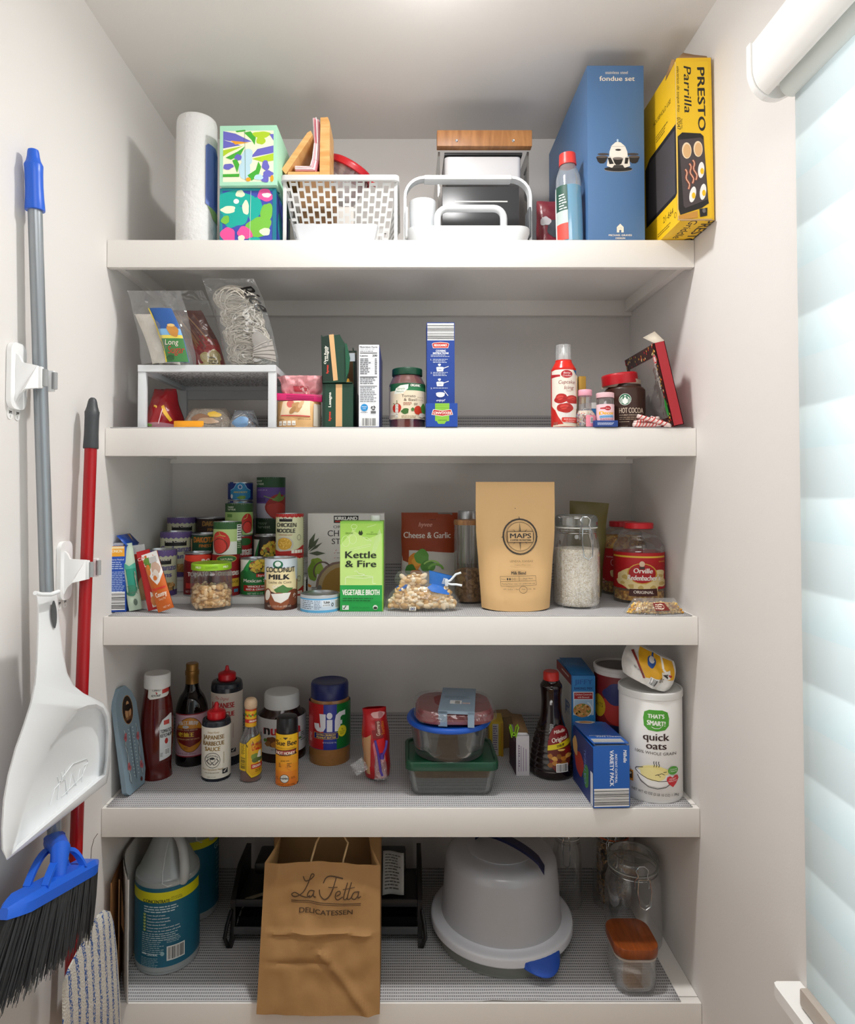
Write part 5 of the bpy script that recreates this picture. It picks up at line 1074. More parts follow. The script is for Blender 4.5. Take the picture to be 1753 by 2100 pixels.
mk('dark green and mustard can on the top step, under the purple can', 553, 2, z_(2), .0385, .112, '#1f3a22', yel)
def pur(a, W):
    a.rect(-W, -100, W, -75, '#1f4a2a').rect(-W, -75, W, -36, '#5a3f8a').rect(-W, -36, W, 0, '#b8b4c4').text('happy', -36, -89, 6, '#c9d3c0', 26).text('harvest', -34, -81, 6.5, '#c9d3c0', 32).greek(-40, -70, 0, 1, 7, '#8a78b0', 2).rect(-44, -50, -14, -40, '#3f2c6a').blob(18, -28, 32, 30, '#9a2420', 5, amp=.08).blob(16, -20, 24, 20, '#b8392f', 3).poly([(2, -44), (14, -54), (22, -66), (26, -52), (44, -58), (32, -44), (18, -40)], '#6a8a3e').line([(-18, -54), (8, -46)], 2, '#7a9a4a')
mk('tall purple and green tomato can, highest can of all', 555.5, 2, z_(2) + .1126, .0395, .113, '#5a3f8a', pur)
def chick(a, W):
    a.rect(-W, -100, W, -93, '#b3221e').poly([(-W + k * W / 10, -93 + (2.5 if k % 2 else 0)) for k in range(21)] + [(W, -95), (-W, -95)], '#b3221e').rect(-28, -90, 6, -81, INKD).text('Best Choice', -11, -87.5, 5, '#e9e4d4', 32, bold=.3).text('CHICKEN', -10, -68, 10, INKD, 52, bold=1).text('NOODLE', -12, -54, 10, INKD, 50, bold=1).text('CONDENSED SOUP', -12, -47, 3.4, '#b3422e', 36)
    a.ell(-14, -26, 23, 19, '#c9c4bc').ell(-14, -27, 19, 15, '#dba938').dots(-30, -38, 2, -16, 1.6, 60, ['#f0cf6a', '#e2b648', '#c48f24'], 5).ring(24, -42, 6, 7, 1, '#6a6a5a').poly([(-W, -14), (-26, -8), (0, -10), (20, -14), (36, -22), (W, -24), (W, 0), (-W, 0)], '#b3221e')
    for k in range(4): a.rect(4 + k * 8, -12, 11 + k * 8, -4, '#f0eadf')
    a.rect(44, -92, W * .98, -4, '#d9d8c4').greek(45, -90, 52, 14, 5.8, '#5a5856', 4)
mk('chicken noodle soup can, lower of two on the lowest step', 594, 0, z_(0), .0352, .102, '#dcdcb4', chick)
mk('chicken noodle soup can stacked on another soup can', 594, 0, z_(0) + .1026, .0352, .102, '#dcdcb4', chick)
# coconut milk in front
def cspot(x0, x1, yt, yb, sh=3): return Spot(x0, x1, yt, yb, sh)
sp = cspot(543, 609, 1150, 1252)
def coco(a, W):
    a.rect(-W, -100, W, -58, '#cfd8e0').poly([(-34, -82), (30, -82), (38, -50), (36, -22), (-36, -22)], '#ead9a8').rect(-W, -58, -34, -30, '#a8774a').rect(38, -58, W, -30, '#a8774a').poly([(-W, -34), (-30, -40), (0, -30), (30, -40), (W, -34), (W, 0), (-W, 0)], '#4a2418')
    a.ell(-6, -89, 10, 8, '#1f6b4a').ell(-6, -90, 6, 5, '#dfe6e0').text('COCONUT', -2, -74, 10, INKD, 64, bold=1).text('MILK', -4, -60, 10, INKD, 42, bold=1).text('Leche de Coco', -2, -52, 5, '#4a3420', 46).text('GOLD', -4, -43, 6, '#f3ecd8', 24, bold=.6)
    a.poly([(-14, -40), (-4, -46), (4, -50), (12, -44), (26, -42), (14, -34), (-8, -34)], '#4a7a3e').ell(26, -24, 17, 16, '#7a3f24').ell(-4, -18, 20, 17, '#94502c').poly([(-20, -32), (20, -34), (14, -22), (0, -14), (-12, -18)], '#eeeae2').ell(-30, -28, 10, 15, '#8a4a2a', 20).ell(-29, -29, 7, 11, '#e9e3d6', 20).dots(24, -32, 34, -20, 1, 10, ['#efe9df'], 3).text('NET. 13.5 fl oz (400 ml)', -4, -6, 4, '#d9cbb8', 48).rect(46, -92, W * .97, -6, '#c9c4b4').greek(47, -90, 53, 14, 5.8, '#5a5856', 4)
can('white and brown coconut milk can standing before the rack', sp.x, sp.Yc, sp.z, sp.r, sp.h + .004, '#cfd8e0', coco)
# peanut jar
sp = cspot(392, 475, 1158, 1254); r, h = sp.r, sp.h
o = thing('peanut_jar', 'glass jar half full of peanuts with lime green lid', 'jar', sp.loc, sp.face)
pr = smooth([(0, .001), (r * .90, 0), (r * .99, .006), (r, h * .18), (r, h * .68), (r * .96, h * .78), (r * .90, h * .84), (r * .90, h * .90)], 4); rf = prof_r(pr)
B().lathe(pr, CLEAR(gloss=.05, body=.01, edge=.4), 44).build('glass_jar', o)
B().lathe(smooth([(r * .95, h * .86), (r * .97, h * .87), (r * .97, h * .97), (r * .94, h), (r * .88, h * .99), (0, h * .985)], 2), M('#8fc01e', .35), 44).build('lid', o, 'lime green lid')
a = Art(0, 0, h / 100); a.text('MILD', -30, -91, 4.5, '#e6f0c8', 14, bold=.4).text('GUACAMOLE', 0, -91, 4, '#5f8a14', 26).text('MILD', 33, -91, 4.5, '#e6f0c8', 14, bold=.4)
b = B(); b.art(a, wrap(r * .97), du=.008); b.build('lid_print', o, 'small lettering round the lid')
PN = [M(c, .55, var=.1, bscale=80) for c in ('#d9ae74', '#e6c592', '#c99a5c', '#eed3a6')]
b = B(); b.lathe([(0, .006), (r * .8, .006), (r * .82, h * .38), (r * .5, h * .45), (0, h * .47)], PN[2], 24)
def inj(q):
    z = q.uniform(.009, h * .50); k = q.uniform(.5, .78) if z > h * .40 else .81; t = q.uniform(0, 6.28); return (r * k * math.sin(t), -r * k * math.cos(t), z if k > .805 else h * .44 + q.uniform(0, .006))
nuts(b, 230, inj, .0052, PN, 4); b.build('peanuts', None, smooth=85, label='peanuts filling the lower half of the lime-lidded jar', cat='peanuts', kind='stuff').location = sp.loc
# sachets and soup box by the side wall
p = PZ(243, 1255, Z3)
ob = P(243, 1253, p.y); sB = (p.y + D0) / F; hB = P(243, 1120, p.y).z - Z3
o = thing('soup_mix_box', 'opened royal blue onion soup mix box standing by the side wall', 'box', (p.x - .001, p.y, Z3), math.radians(3), 0, math.radians(-1.0)); w = .036; d = .085
b = B().box((0, d / 2, hB / 2), (w, d, hB), M('#1d4fb0', .4), .001); a = Art(242, 1255, sB)
a.rect(226, 1121, 256, 1142, '#f0a92e').rect(227, 1122, 255, 1126, '#f6dfae').text('ONION', 241, 1134, 6, '#fbeec8', 20, bold=.2).text('Hearty Meatloaf', 242, 1150, 3.5, '#dfe8f6', 26).greek(228, 1153, 256, 4, 4.2, '#b9cbea', 2).greek(229, 1173, 256, 12, 3.6, '#a9bfe6', 3).bars(229, 1214, 256, 1251, horiz=True, n=10)
b.art(a, front(0)); b.build('carton', o)
K = M('#8a6d4d', .8); hp = .024
b = B().add([(-w / 2, 0, hB), (w / 2, 0, hB), (w * .12, .006, hB + hp), (-w * .05, .004, hB + hp)], [(0, 1, 2, 3)], K)
b.build('open_flap', o, 'brown inside of the open flap', solid=.0008).location = (0, .06, 0)
B().add([(-w * .06, 0, hB + hp), (w * .55, 0, hB), (w * .55, d, hB), (-w * .06, d, hB + hp)], [(0, 1, 2, 3)], M('#1d4fb0', .4)).build('lid_flap', o, 'blue lid flap', solid=.001)
B().box((0, .03, hB + .003), (w * .7, .05, .008), M('#c9ccd2', .4), .003).build('soup_envelope', o, 'white envelope inside')
def sachet(name, label, base, top, pxw, Y, col, seed, draw, d=.018, hpx=None, lean_y=.25, rz=0):
    """packet standing on the shelf and leaning; base, top = px of the lower and upper edge centres"""
    a_, c_ = P(base[0], base[1], Y), P(top[0], top[1], Y); w_ = pxw * (Y + D0) / F; L_ = (c_ - Vector((a_.x, Y, Z3))).length; an = math.atan2(c_.x - a_.x, c_.z - Z3)
    o = thing(name, label, 'sachet', (a_.x, Y, Z3 + .0015 + abs(math.sin(an)) * w_ / 2), rz, math.radians(-lean_y * 20), an)
    f = pouch(w_, L_ - abs(math.sin(an)) * w_ * .5, d, seed, .0016, lambda v: (.15 + .85 * math.sin(math.pi * min(1, v * 1.05)) ** .8) if v < .95 else .1)
    b = pouch_mesh(f, col); L2 = L_ - abs(math.sin(an)) * w_ * .5; a = Art(0, 0, L2 / 100); draw(a, w_ / L2 * 50); b.art(a, on_pouch(f, w_, L2), .007, .009); b.build('foil_pouch', o, fixn=False); return o
FO = lambda c: M(c, .3, bump=.15, bscale=60)
yS = PZ(290, 1259, Z3).y
def dg(a, W): a.rect(-W, -62, W, -30, '#1f8a72').poly([(-W, -62), (W, -62), (W, -70), (0, -66), (-W, -74)], '#4aa58e').blob(-2, -30, W * .9, 9, '#2f7a5f', 3).ell(W * .2, -12, W * .3, 5, '#5a6a5c').text('MIX', W * .1, -24, 4, '#5a6a5c', 12)
sachet('seasoning_sachet', 'pale green and teal seasoning sachet beside the blue soup box', (278, 1261), (259, 1116), 24, yS + .030, FO('#b7c9b3'), 3, dg, .020, rz=math.radians(20))
def dw(a, W): a.rect(-W, -100, W, -86, '#d9dcda').rect(-W, -86, W, -78, '#c8402c').rect(-W, -78, W, -20, '#7a4a44').blob(W * .3, -30, W * .8, 20, '#a88a60', 4).rect(-W, -12, W, 0, '#cfcac2')
sachet('seasoning_sachet', 'silver-edged brown seasoning sachet between green and red ones', (296, 1258), (281, 1119), 25, yS + .053, FO('#c9cccb'), 7, dw, .018, rz=math.radians(8))
def dr3(a, W): a.rect(-W, -100, W, 0, '#c11f22').poly([(0, -30), (W, -22), (W, -4), (-W * .2, -4)], '#ece2d4').ell(W * .2, -14, W * .4, 8, '#d88a4a').text('CHILI', 0, -84, 5, '#f2e4dc', 22)
sachet('seasoning_sachet', 'red seasoning sachet just behind the orange gravy sachet', (318, 1256), (288, 1131), 27, yS + .028, FO('#b71c20'), 9, dr3, .014)
def dor(a, W):
    a.rect(-W, -100, W, 0, '#c8611c').poly([(-W, -100), (W, -100), (W, -62), (W * .4, -48), (0, -44), (-W * .5, -56), (-W, -80)], '#e4e2de').blob(-W * .5, -84, W * .45, 12, '#5f8a34', 3).blob(-W * .6, -72, W * .3, 9, '#d97a2c', 5).blob(W * .35, -72, W * .5, 12, '#b99a86', 4).blob(W * .2, -62, W * .4, 7, '#d3c6ba', 6).blob(0, -56, W * .22, 4.5, '#c8702c', 8).rect(-W * .2, -92, W * .7, -82, '#b9b6b2').text('hyvee', W * .05, -36, 5, '#d8322a', 22, bold=.6).text('Country', W * .1, -24, 8, '#f3e6d4', W * 1.35, bold=.5).text('Gravy Mix', W * .1, -18, 4, '#f0cfa8', W * .9).text('NET WT', W * .3, -4, 3, '#f0d8bc', W * .9)
sachet('gravy_sachet', 'orange country gravy sachet leaning in front of the red one', (341, 1255), (300, 1136), 33, yS + .008, FO('#c8611c'), 12, dor, .016)
# tuna can
sp = cspot(616, 697, 1222, 1257)
def tuna(a, W):
    a.rect(-W, -100, W, -82, '#b9bcbf').rect(-W, -82, W, -74, '#4aa3d6').rect(-W, -74, W, -14, '#cfdce8').rect(-W, -14, W, 0, '#5fb0dc').greek(-W * .66, -70, -40, 5, 11, '#6a7a8a', 3).greek(-36, -70, 8, 6, 9, '#7a8aa0', 4).rect(12, -72, 62, -34, '#e6edf2').text('TUNA', 38, -52, 14, INKD, 40, bold=1).text('IN WATER', 38, -38, 9, INKD, 42).ring(76, -44, 9, 12, 4, INKD, 6).bars(96, -72, 128, -20, n=14)
can('flat pale blue tuna can before the cream soup carton', sp.x, sp.Yc, sp.z, sp.r, sp.h, '#bcd3e6', tuna)
# soup carton and broth carton
sp = Spot(631, 788, 1053, 1226, 3, rnd=False); a = cropart(sp, 'c7'); hk = P(700, 1053, sp.Y).z - Z3
a.rect(148, 155, 912, 1010, '#dfdcd8').rect(410, 185, 656, 258, INKD).text('KIRKLAND', 533, 228, 34, '#f4f2ee', 220, bold=3).rect(424, 236, 480, 248, '#b8241e').text('ORGANIC', 530, 310, 28, '#2d2b2a', 250).text('CHICKEN', 530, 390, 60, '#3a3836', 362, bold=.6).text('STOCK', 530, 468, 56, '#3a3836', 280, bold=.6)
for (x, y) in ((430, 535), (418, 560), (418, 610)): a.line([(x - 4, y - 6), (x, y), (x + 10, y - 10)], 3, '#b8241e')
a.greek(440, 552, 600, 1, 14, '#8a8886', 2).greek(440, 602, 600, 1, 14, '#8a8886', 3)
for (p0, p1, wd_) in (((155, 520), (225, 355), 24), ((155, 535), (265, 405), 22), ((165, 545), (300, 450), 14), ((160, 560), (330, 560), 22)):
    mx_, my_ = (p0[0] + p1[0]) / 2, (p0[1] + p1[1]) / 2; dx, dy = p1[0] - p0[0], p1[1] - p0[1]; L_ = math.hypot(dx, dy); nx_, ny_ = -dy / L_ * wd_, dx / L_ * wd_; a.poly([p0, (mx_ + nx_, my_ + ny_), p1, (mx_ - nx_, my_ - ny_)], '#55604a')
a.blob(240, 650, 50, 50, '#8aa83a', 3).blob(200, 740, 50, 90, '#7a9a34', 6).blob(270, 720, 40, 60, '#9ab84a', 8).poly([(155, 860), (190, 880), (180, 900), (155, 890)], '#d9802c').ell(470, 900, 240, 260, '#8a7268').ell(480, 900, 225, 240, '#b8a27a').ell(500, 920, 210, 225, '#a8823a').ring(300, 740, 95, 100, 14, '#6a5650', 24, 140, 320)
a.rect(190, 895, 245, 940, '#8a8884').text('GLUTEN', 217, 915, 12, '#f0efec', 50).text('FREE', 212, 934, 12, '#f0efec', 36).ell(270, 905, 22, 30, '#77746f')
o, w, d, h = carton('soup_carton', 'white organic stock multipack box behind the green broth carton', 'box', sp, .085, '#dfdcd8', a, h=hk)
sp = Spot(697, 786, 1074, 1254, 3, rnd=False); a = cropart(sp, 'c7'); LG, MG = '#a6d65c', '#c3e584'
a.rect(474, 262, 893, 880, LG).poly([(474, 480), (600, 330), (740, 420), (893, 360), (893, 880), (474, 880)], MG).rect(474, 878, 893, 1142, '#20a348')
for e_ in ((612, 295, 30, 24), (530, 440, 40, 55), (600, 420, 38, 48)): a.ring(*e_, 3, '#e3f3c4')
a.line([(600, 310), (598, 335), (622, 335), (622, 312)], 3, '#e3f3c4').line([(560, 520), (690, 490), (780, 470), (770, 490), (650, 515), (560, 540)], 3, '#e3f3c4').line([(700, 400), (740, 400), (790, 440), (740, 430), (700, 400)], 3, '#e3f3c4').line([(740, 300), (830, 275)], 3, '#e3f3c4')
for k in range(6): a.line([(790 + k * 6, 560), (830 + k * 7, 400 + k * 10), (870 + k * 2, 320 + k * 8)], 2.4, '#ddf0ba')
a.text('ORGANIC', 565, 368, 17, '#4f7a1e', 80).poly([(656, 360), (668, 330), (678, 350), (688, 328), (702, 360), (690, 380), (668, 380)], '#2a3a18').text('NO', 793, 356, 12, '#4f7a1e', 24).text('PHOSPHATES', 793, 375, 12, '#4f7a1e', 112)
a.text('Kettle', 680, 608, 68, '#1f2a17', 306, bold=3.2).text('& Fire', 680, 697, 66, '#1f2a17', 306, bold=3.2)
a.line([(615, 740), (640, 735), (660, 760), (720, 770), (690, 785)], 4, '#eef8d8').line([(540, 790), (700, 780), (800, 790), (800, 800), (700, 808), (530, 800), (525, 870)], 4, '#eef8d8').line([(800, 800), (800, 860), (830, 860)], 4, '#eef8d8')
a.text('VEGETABLE BROTH', 682, 975, 54, '#f2f8e8', 368, bold=3).greek(500, 1005, 860, 2, 22, '#0d6a2c', 5).rect(497, 1078, 562, 1122, '#dfe9dc').poly([(500, 1100), (516, 1118), (540, 1080), (530, 1080), (515, 1105)], '#2a3a2a').text('NET WT. 32oz (2lb) 907g', 682, 1108, 13, '#0f7a34', 170).ell(826, 1098, 24, 24, '#e9f2e4').ell(826, 1104, 20, 14, '#2f3f2f')
hk = P(741, 1069, sp.Y).z - Z3
o, w, d, h = carton('broth_carton', 'lime green vegetable broth carton standing in front', 'carton', sp, .062, '#8cc84a', a, h=hk)
B().lathe([(.0115, 0), (.012, .002), (.0115, .011), (.0105, .0125), (0, .0125)], M('#e6e9e6', .4), 20).build('screw_cap', o, 'white screw cap').location = (w * .30, d * .6, h + .0002)
# peanut bag
PNm = [M(c, .6) for c in ('#e3c393', '#eed7b0', '#d3a96c', '#f2e2c4', '#c9a062')]
p = PZ(866, 1255, Z3); Yb = p.y + .032; s_ = (Yb - .03 + D0) / F; w_ = 160 * s_; h1 = 50 * s_
fp = pouch(w_, h1 * 1.12, .075, 4, .003, lambda v: (1 - v ** 2) ** .5 + .05, lambda v: 1 - .45 * v ** 2)
o = thing('peanut_bag', 'clear bag of shelled peanuts with blue print lying by the broth carton', 'bag', ((866 - VX) * (Yb + D0) / F, Yb, Z3)); BAG = CLEAR(gloss=.05, body=.03, bump=.6, bscale=34, edge=.35)
b = pouch_mesh(fp, BAG); a = Art(866, 1255, s_); a.blob(800, 1206, 14, 8, '#1f62b8', 3).poly([(880, 1206), (918, 1196), (938, 1215), (930, 1222), (890, 1214)], '#2a6abf').rect(838, 1243, 852, 1251, '#e9e2d0').text('00', 845, 1250, 5, '#2a4a8a', 9, bold=.2); b.art(a, on_pouch(fp, w_, h1 * 1.12), .01, .01); b.build('clear_bag', o, fixn=False)
h2 = P(840, 1167, Yb).z - Z3 - h1
f2 = pouch(78 * s_, h2, .05, 8, .003, lambda v: (1 - v ** 3) ** .5, lambda v: .75 + .25 * math.sin(math.pi * v))
b = pouch_mesh(f2, BAG); q = b.build('upper_pocket', o, 'upper lobe of the bag', fixn=False); q.location = (-.022, .005, h1 * .92)
TW = pouch(.052, .03, .018, 8, .004, lambda v: .8, lambda v: .8 + .3 * v); b = B().grid(TW(-1), 12, 8, M('#2b6fc0', .35, bump=.4, bscale=70)).grid(TW(1), 12, 8, M('#2b6fc0', .35)); a = Art(0, 0, .001); a.rect(8, -22, 18, -8, '#e3ebf2').greek(9, -20, 17, 4, 3, '#5a7aa8', 3); b.art(a, on_pouch(TW, .052, .03), .008, .008); q = b.build('bag_neck', o, 'gathered blue printed neck'); q.location = (.036, -.004, h1 * 1.0); q.rotation_euler = (0, math.radians(14), 0)
def bagin(q):
    v = q.uniform(.03, .82); u = q.uniform(-.95, .95); pnt = fp(-1)(u * .44 + .5, v); return (pnt.x, pnt.y * q.uniform(.3, .66), max(.0125, pnt.z))
b = nuts(B(), 330, bagin, .0062, PNm, 5)
nuts(b, 80, lambda q: (-.022 + q.uniform(-.026, .026), .004 + q.uniform(-.012, .008), h1 * .98 + q.uniform(.002, h2 * .62)), .006, PNm, 6); b.build('peanuts', None, smooth=85, label='shelled peanuts filling the clear blue-printed bag', cat='peanuts', kind='stuff').location = o.location
c = B(); zc = h1 + .018
c.tube([(.058, -.012, zc - .008), (.066, -.012, zc - .004), (.078, -.014, zc + .010), (.09, -.016, zc + .014)], .0026, M('#e8edf0', .35), 8).tube([(.058, -.012, zc - .012), (.068, -.012, zc - .014), (.08, -.014, zc - .014), (.092, -.016, zc - .016)], .0026, M('#e8edf0', .35), 8).box((.056, -.012, zc - .010), (.008, .012, .016), M('#d5dade', .4), .002)
tag(c.build('bag_clip'), 'white plastic clip closing the neck of the peanut bag', 'clip').location = o.location
# cheese & garlic bag
sp = Spot(823, 940, 1052, None, 3, Y=.27, rnd=False); f = pouch(sp.w, sp.h, .06, 14, .0025, lambda v: (1 - v) ** .5 * .8 + .12 if v < .96 else .12)
o = thing('crouton_bag', 'rust red cheese and garlic crouton bag with green pepper picture', 'bag', (sp.x, sp.Y + .03, sp.z)); b = pouch_mesh(f, FO('#96380f')); a = cropart(sp, 'c7')
a.rect(1090, 535, 1650, 1100, '#c9c4bd').poly([(1090, 150), (1650, 150), (1645, 540), (1610, 562), (1400, 548), (1160, 530), (1160, 660), (1100, 640), (1085, 560)], '#963a12').rect(1455, 140, 1600, 182, '#7a706a').text('hyvee', 1325, 298, 46, '#d89a86', 132, shear=.25, bold=2).text('Cheese & Garlic', 1345, 412, 60, '#e9ded4', 468, bold=1.5).greek(1370, 225, 1470, 1, 18, '#6a1f0c', 2)
a.blob(1215, 650, 60, 90, '#d9882a', 4).blob(1240, 640, 50, 50, '#e8a53a', 5).blob(1290, 600, 80, 70, '#5f9a3a', 6).blob(1350, 690, 70, 60, '#4f8a30', 7).ring(1430, 720, 80, 60, 22, '#7ab04a', 20, 180, 360).ring(1390, 690, 90, 60, 16, '#a3cf6a', 20, 200, 330).blob(1180, 730, 50, 60, '#3f7a2a', 8).blob(1230, 780, 60, 60, '#c9782a', 9)
b.art(a, on_pouch(f, sp.w, sp.h), .006, .007); b.build('foil_pouch', o, fixn=False)
# lentil jar with wooden lid
sp = cspot(931, 992, 1078, 1239); r, h = sp.r, sp.h
def woodjar(label, sp, r, h, hl, fillname=None, filllabel=None, fillmat=None, fillh=.4, sq=False, name='glass_jar'):
    o = thing(name, label, 'jar', sp.loc, sp.face); hg = h - hl
    B().lathe(smooth([(0, .002), (r * .90, .0), (r * .98, .005), (r * .985, hg * .5), (r * .985, hg - .004), (r * .97, hg)], 3), CLEAR(gloss=.05, body=.01, edge=.4), 44).build('glass_body', o)
    B().lathe([(0, hg + .0005), (r * 1.01, hg + .0005), (r * 1.03, hg + .004), (r * 1.03, h - .004), (r * 1.0, h), (0, h)], GRAIN('#7a5233', '#a87a4e', 9, (10, 3, 3), .5), 44).build('wooden_lid', o, 'wooden lid')
    if fillmat:
        b = B().lathe([(0, .004), (r * .88, .004), (r * .95, .009), (r * .95, hg * fillh), (r * .6, hg * fillh + .006), (0, hg * fillh + .004)], fillmat, 40); tag(b.build(fillname, None), filllabel, fillname.replace('_', ' '), kind='stuff').location = sp.loc
    return o
woodjar('tall glass jar with wooden lid holding brown lentils, beside the coffee bag', sp, r, P(sp.pc, 1067, sp.Y).z - Z3, .013, 'brown_lentils', 'brown lentils in the tall wooden-lidded glass jar', SPECK(('#8a6a48', '#a07c56', '#74583c', '#b08c62'), 150), .40)
sp2 = Spot(940, 980, 1048, 1225, 3, Y=.24); o = thing('steel_canister', 'jar with brushed steel lid showing above the wooden-lidded jar', 'canister', sp2.loc)
B().lathe([(0, 0), (sp2.r, 0), (sp2.r, sp2.h * .86), (0, sp2.h * .86)], CLEAR(gloss=.15, body=.3, bodycol='#6a6560'), 32).build('canister_body', o); B().lathe([(0, sp2.h * .862), (sp2.r * 1.02, sp2.h * .862), (sp2.r * 1.02, sp2.h * .99), (sp2.r * .98, sp2.h), (0, sp2.h)], STEEL, 32).build('lid', o, 'steel lid')
# coffee bag
sp = Spot(984, 1133, 988, 1254, 3, rnd=False); w0 = 165 * sp.s
f = pouch(w0, sp.h, .075, 21, .0020, lambda v: max(.03, (1 - v / .88)) ** .75 if v < .88 else .03, lambda v: .86 + .14 * min(1, v * 1.6), sc=14)
def fk(side):
    g = f(side)
    def q(u, v):
        p = g(u, v); sag = .004 * math.sin(math.pi * u) * (1 - v) ** 6
        return Vector((p.x, p.y, max(.0004, p.z - sag + .004 * (1 - v) ** 6)))
    return q
KRF = M('#d8b07a', .6, bump=.10, bscale=18)
o = thing('coffee_bag', 'standing tan kraft paper coffee bag with black compass stamp', 'bag', ((1061 - VX) * (sp.Y + D0) / F, sp.Y + .034, sp.z)); sp.pc = 1061
b = pouch_mesh(fk, KRF); a = cropart(sp, 'c8'); I = '#3a332c'
a.ring(500, 445, 124, 126, 11, I).ring(500, 445, 100, 102, 2.5, I)
for k in range(5): a.ring(500, 445, 119 - k * 3, 121 - k * 3, 1.2, '#b58c56', 10, 20 + k * 47, 50 + k * 47)
for q in range(8):
    L_ = (98 if q % 2 == 0 else 74); t = q * math.pi / 4
    a.poly([(500 + L_ * math.sin(t), 445 - L_ * math.cos(t)), (500 + 12 * math.sin(t + .8), 445 - 12 * math.cos(t + .8)), (500, 445)], I).poly([(500 + L_ * math.sin(t), 445 - L_ * math.cos(t)), (500 + 12 * math.sin(t - .8), 445 - 12 * math.cos(t - .8)), (500, 445)], '#8a7350')
for (x0_, y0_, x1_, y1_) in ((495, 306, 499, 322), (624, 447, 612, 444), (367, 449, 378, 446)): a.line([(x0_, y0_), (x1_, y1_)], 4, I)
a.rect(411, 410, 592, 483, '#d8b07a').line([(411, 410), (592, 410), (592, 483), (411, 483), (411, 410)], 4, I).text('MAPS', 502, 455, 33, I, 148, bold=1.6).text('COFFEE ROASTERS', 502, 474, 11, I, 150, bold=.7).ell(470, 248, 3, 3, '#2a2018')
a.text('LENEXA, KANSAS', 505, 620, 14, '#7a6440', 168).text('mapscoffee.com', 512, 642, 9, '#8a7048', 120).text('Milk Blend', 482, 704, 22, I, 108, bold=1)
a.line([(344, 718), (610, 712), (616, 776), (346, 784), (344, 718)], 2, I).line([(344, 752), (613, 746)], 2, I).line([(484, 714), (486, 748)], 2, I).text('Process:', 368, 740, 8, I, 34).text('Origin: Blend', 550, 735, 9, I, 72).text('Tasting Notes: nutty, rich, perfect with milk', 480, 770, 8, I, 252, rot=-1)
for k in range(4): (a.ell if k < 2 else a.ring)(397 + k * 18, 735, 6, 8, *((I,) if k < 2 else (1.5, I)))
a.text('100% Arabica  |  Med', 420, 807, 8, I, 118).text('12oz', 516, 806, 8, I, 28).text('2.5lb   5lb', 578, 805, 8, I, 60).ring(514, 806, 31, 25, 2.5, '#1f1c1a')
b.art(a, on_pouch(fk, w0, sp.h), .006, .008); b.build('kraft_pouch', o, fixn=False)
# rice jar with clamp lid
sp = cspot(1135, 1229, 1068, 1250); r, h = sp.r, sp.h
def clampjar(label, loc, r, h, seal='#e6e6e0', ph=.45, hn=.80, name='clamp_jar', gl=None, big=1.0):
    o = thing(name, label, 'jar', loc, -math.atan2(loc[0], loc[1] + D0)); G_ = gl or CLEAR(gloss=.05, body=.01, edge=.4)
    pr = smooth([(0, .002), (r * .90, 0), (r * .985, .007), (r, h * .10), (r, h * (hn - .22)), (r * .93, h * (hn - .08)), (r * .84, h * hn), (r * .83, h * (hn + .05)), (r * .86, h * (hn + .06))], 4)
    B().lathe(pr, G_, 48).build('glass_body', o)
    B().lathe(smooth([(r * .80, h * (hn + .065)), (r * .90, h * (hn + .07)), (r * .91, h * .95), (r * .86, h * .985), (r * .75, h), (r * .6, h * .985), (0, h * .98)], 3), CLEAR(gloss=.14, body=.10, edge=.8, bodycol='#a9b3ae'), 48).build('glass_lid', o)
    B().lathe([(r * .84, h * (hn + .055)), (r * .90, h * (hn + .056)), (r * .90, h * (hn + .068)), (r * .84, h * (hn + .068))], M(seal, .5), 40).build('rubber_seal', o, 'rubber seal ring')
    def at(a, z, rr=.93): return Vector((r * rr * math.sin(a), -r * rr * math.cos(a), z))
    c = B(); dw_ = .26 * big
    c.tube([at(ph + .8 * math.pi * 0 + 2 * math.pi * k / 30, h * (hn + .005), .86) for k in range(30)], .0011, CHROME, 6, closed=True)
    loop = [(-dw_, h * (hn - .06), .95), (-dw_ * 1.1, h * (hn + .03), .96), (-dw_ * .6, h * (hn + .09), .98), (-dw_ * .9, h * .95, .95), (-dw_ * .4, h * .985, .88), (dw_ * .4, h * .985, .88), (dw_ * .9, h * .95, .95), (dw_ * .6, h * (hn + .09), .98), (dw_ * 1.1, h * (hn + .03), .96), (dw_, h * (hn - .06), .95)]
    c.tube([at(ph + a_, z, k) for a_, z, k in loop], .0014, CHROME, 6)
    lever = [(-dw_ * .8, h * (hn + .05), .98), (-dw_ * .95, h * (hn - .08), 1.03), (-dw_ * .7, h * (hn - .24), 1.07), (0, h * (hn - .27), 1.08), (dw_ * .7, h * (hn - .24), 1.07), (dw_ * .95, h * (hn - .08), 1.03), (dw_ * .8, h * (hn + .05), .98)]
    c.tube([at(ph + a_ + .06, z, k) for a_, z, k in lever], .0015, CHROME, 6, closed=True)
    c.build('wire_clamp', o, 'steel wire clamp'); return o
clampjar('large clamp-top glass jar full of white rice, next to the coffee bag', sp.loc, r, P(sp.pc, 1057, sp.Y).z - Z3, ph=.42)
RICE = SPECK(('#efe7d6', '#f5efe2', '#e3d9c4', '#d4c8b0', '#f1eadb'), 330, .6, .5)
hh = P(sp.pc, 1057, sp.Y).z - Z3
b = B().lathe([(0, .004), (r * .86, .004), (r * .945, .010), (r * .962, hh * .10), (r * .962, hh * .56), (r * .92, hh * .63), (r * .4, hh * .645), (0, hh * .64)], RICE, 48); rnd = random.Random(5)
RG = [M(c, .5) for c in ('#f4f1ea', '#e6dfd2', '#d3cabb', '#faf8f3')]
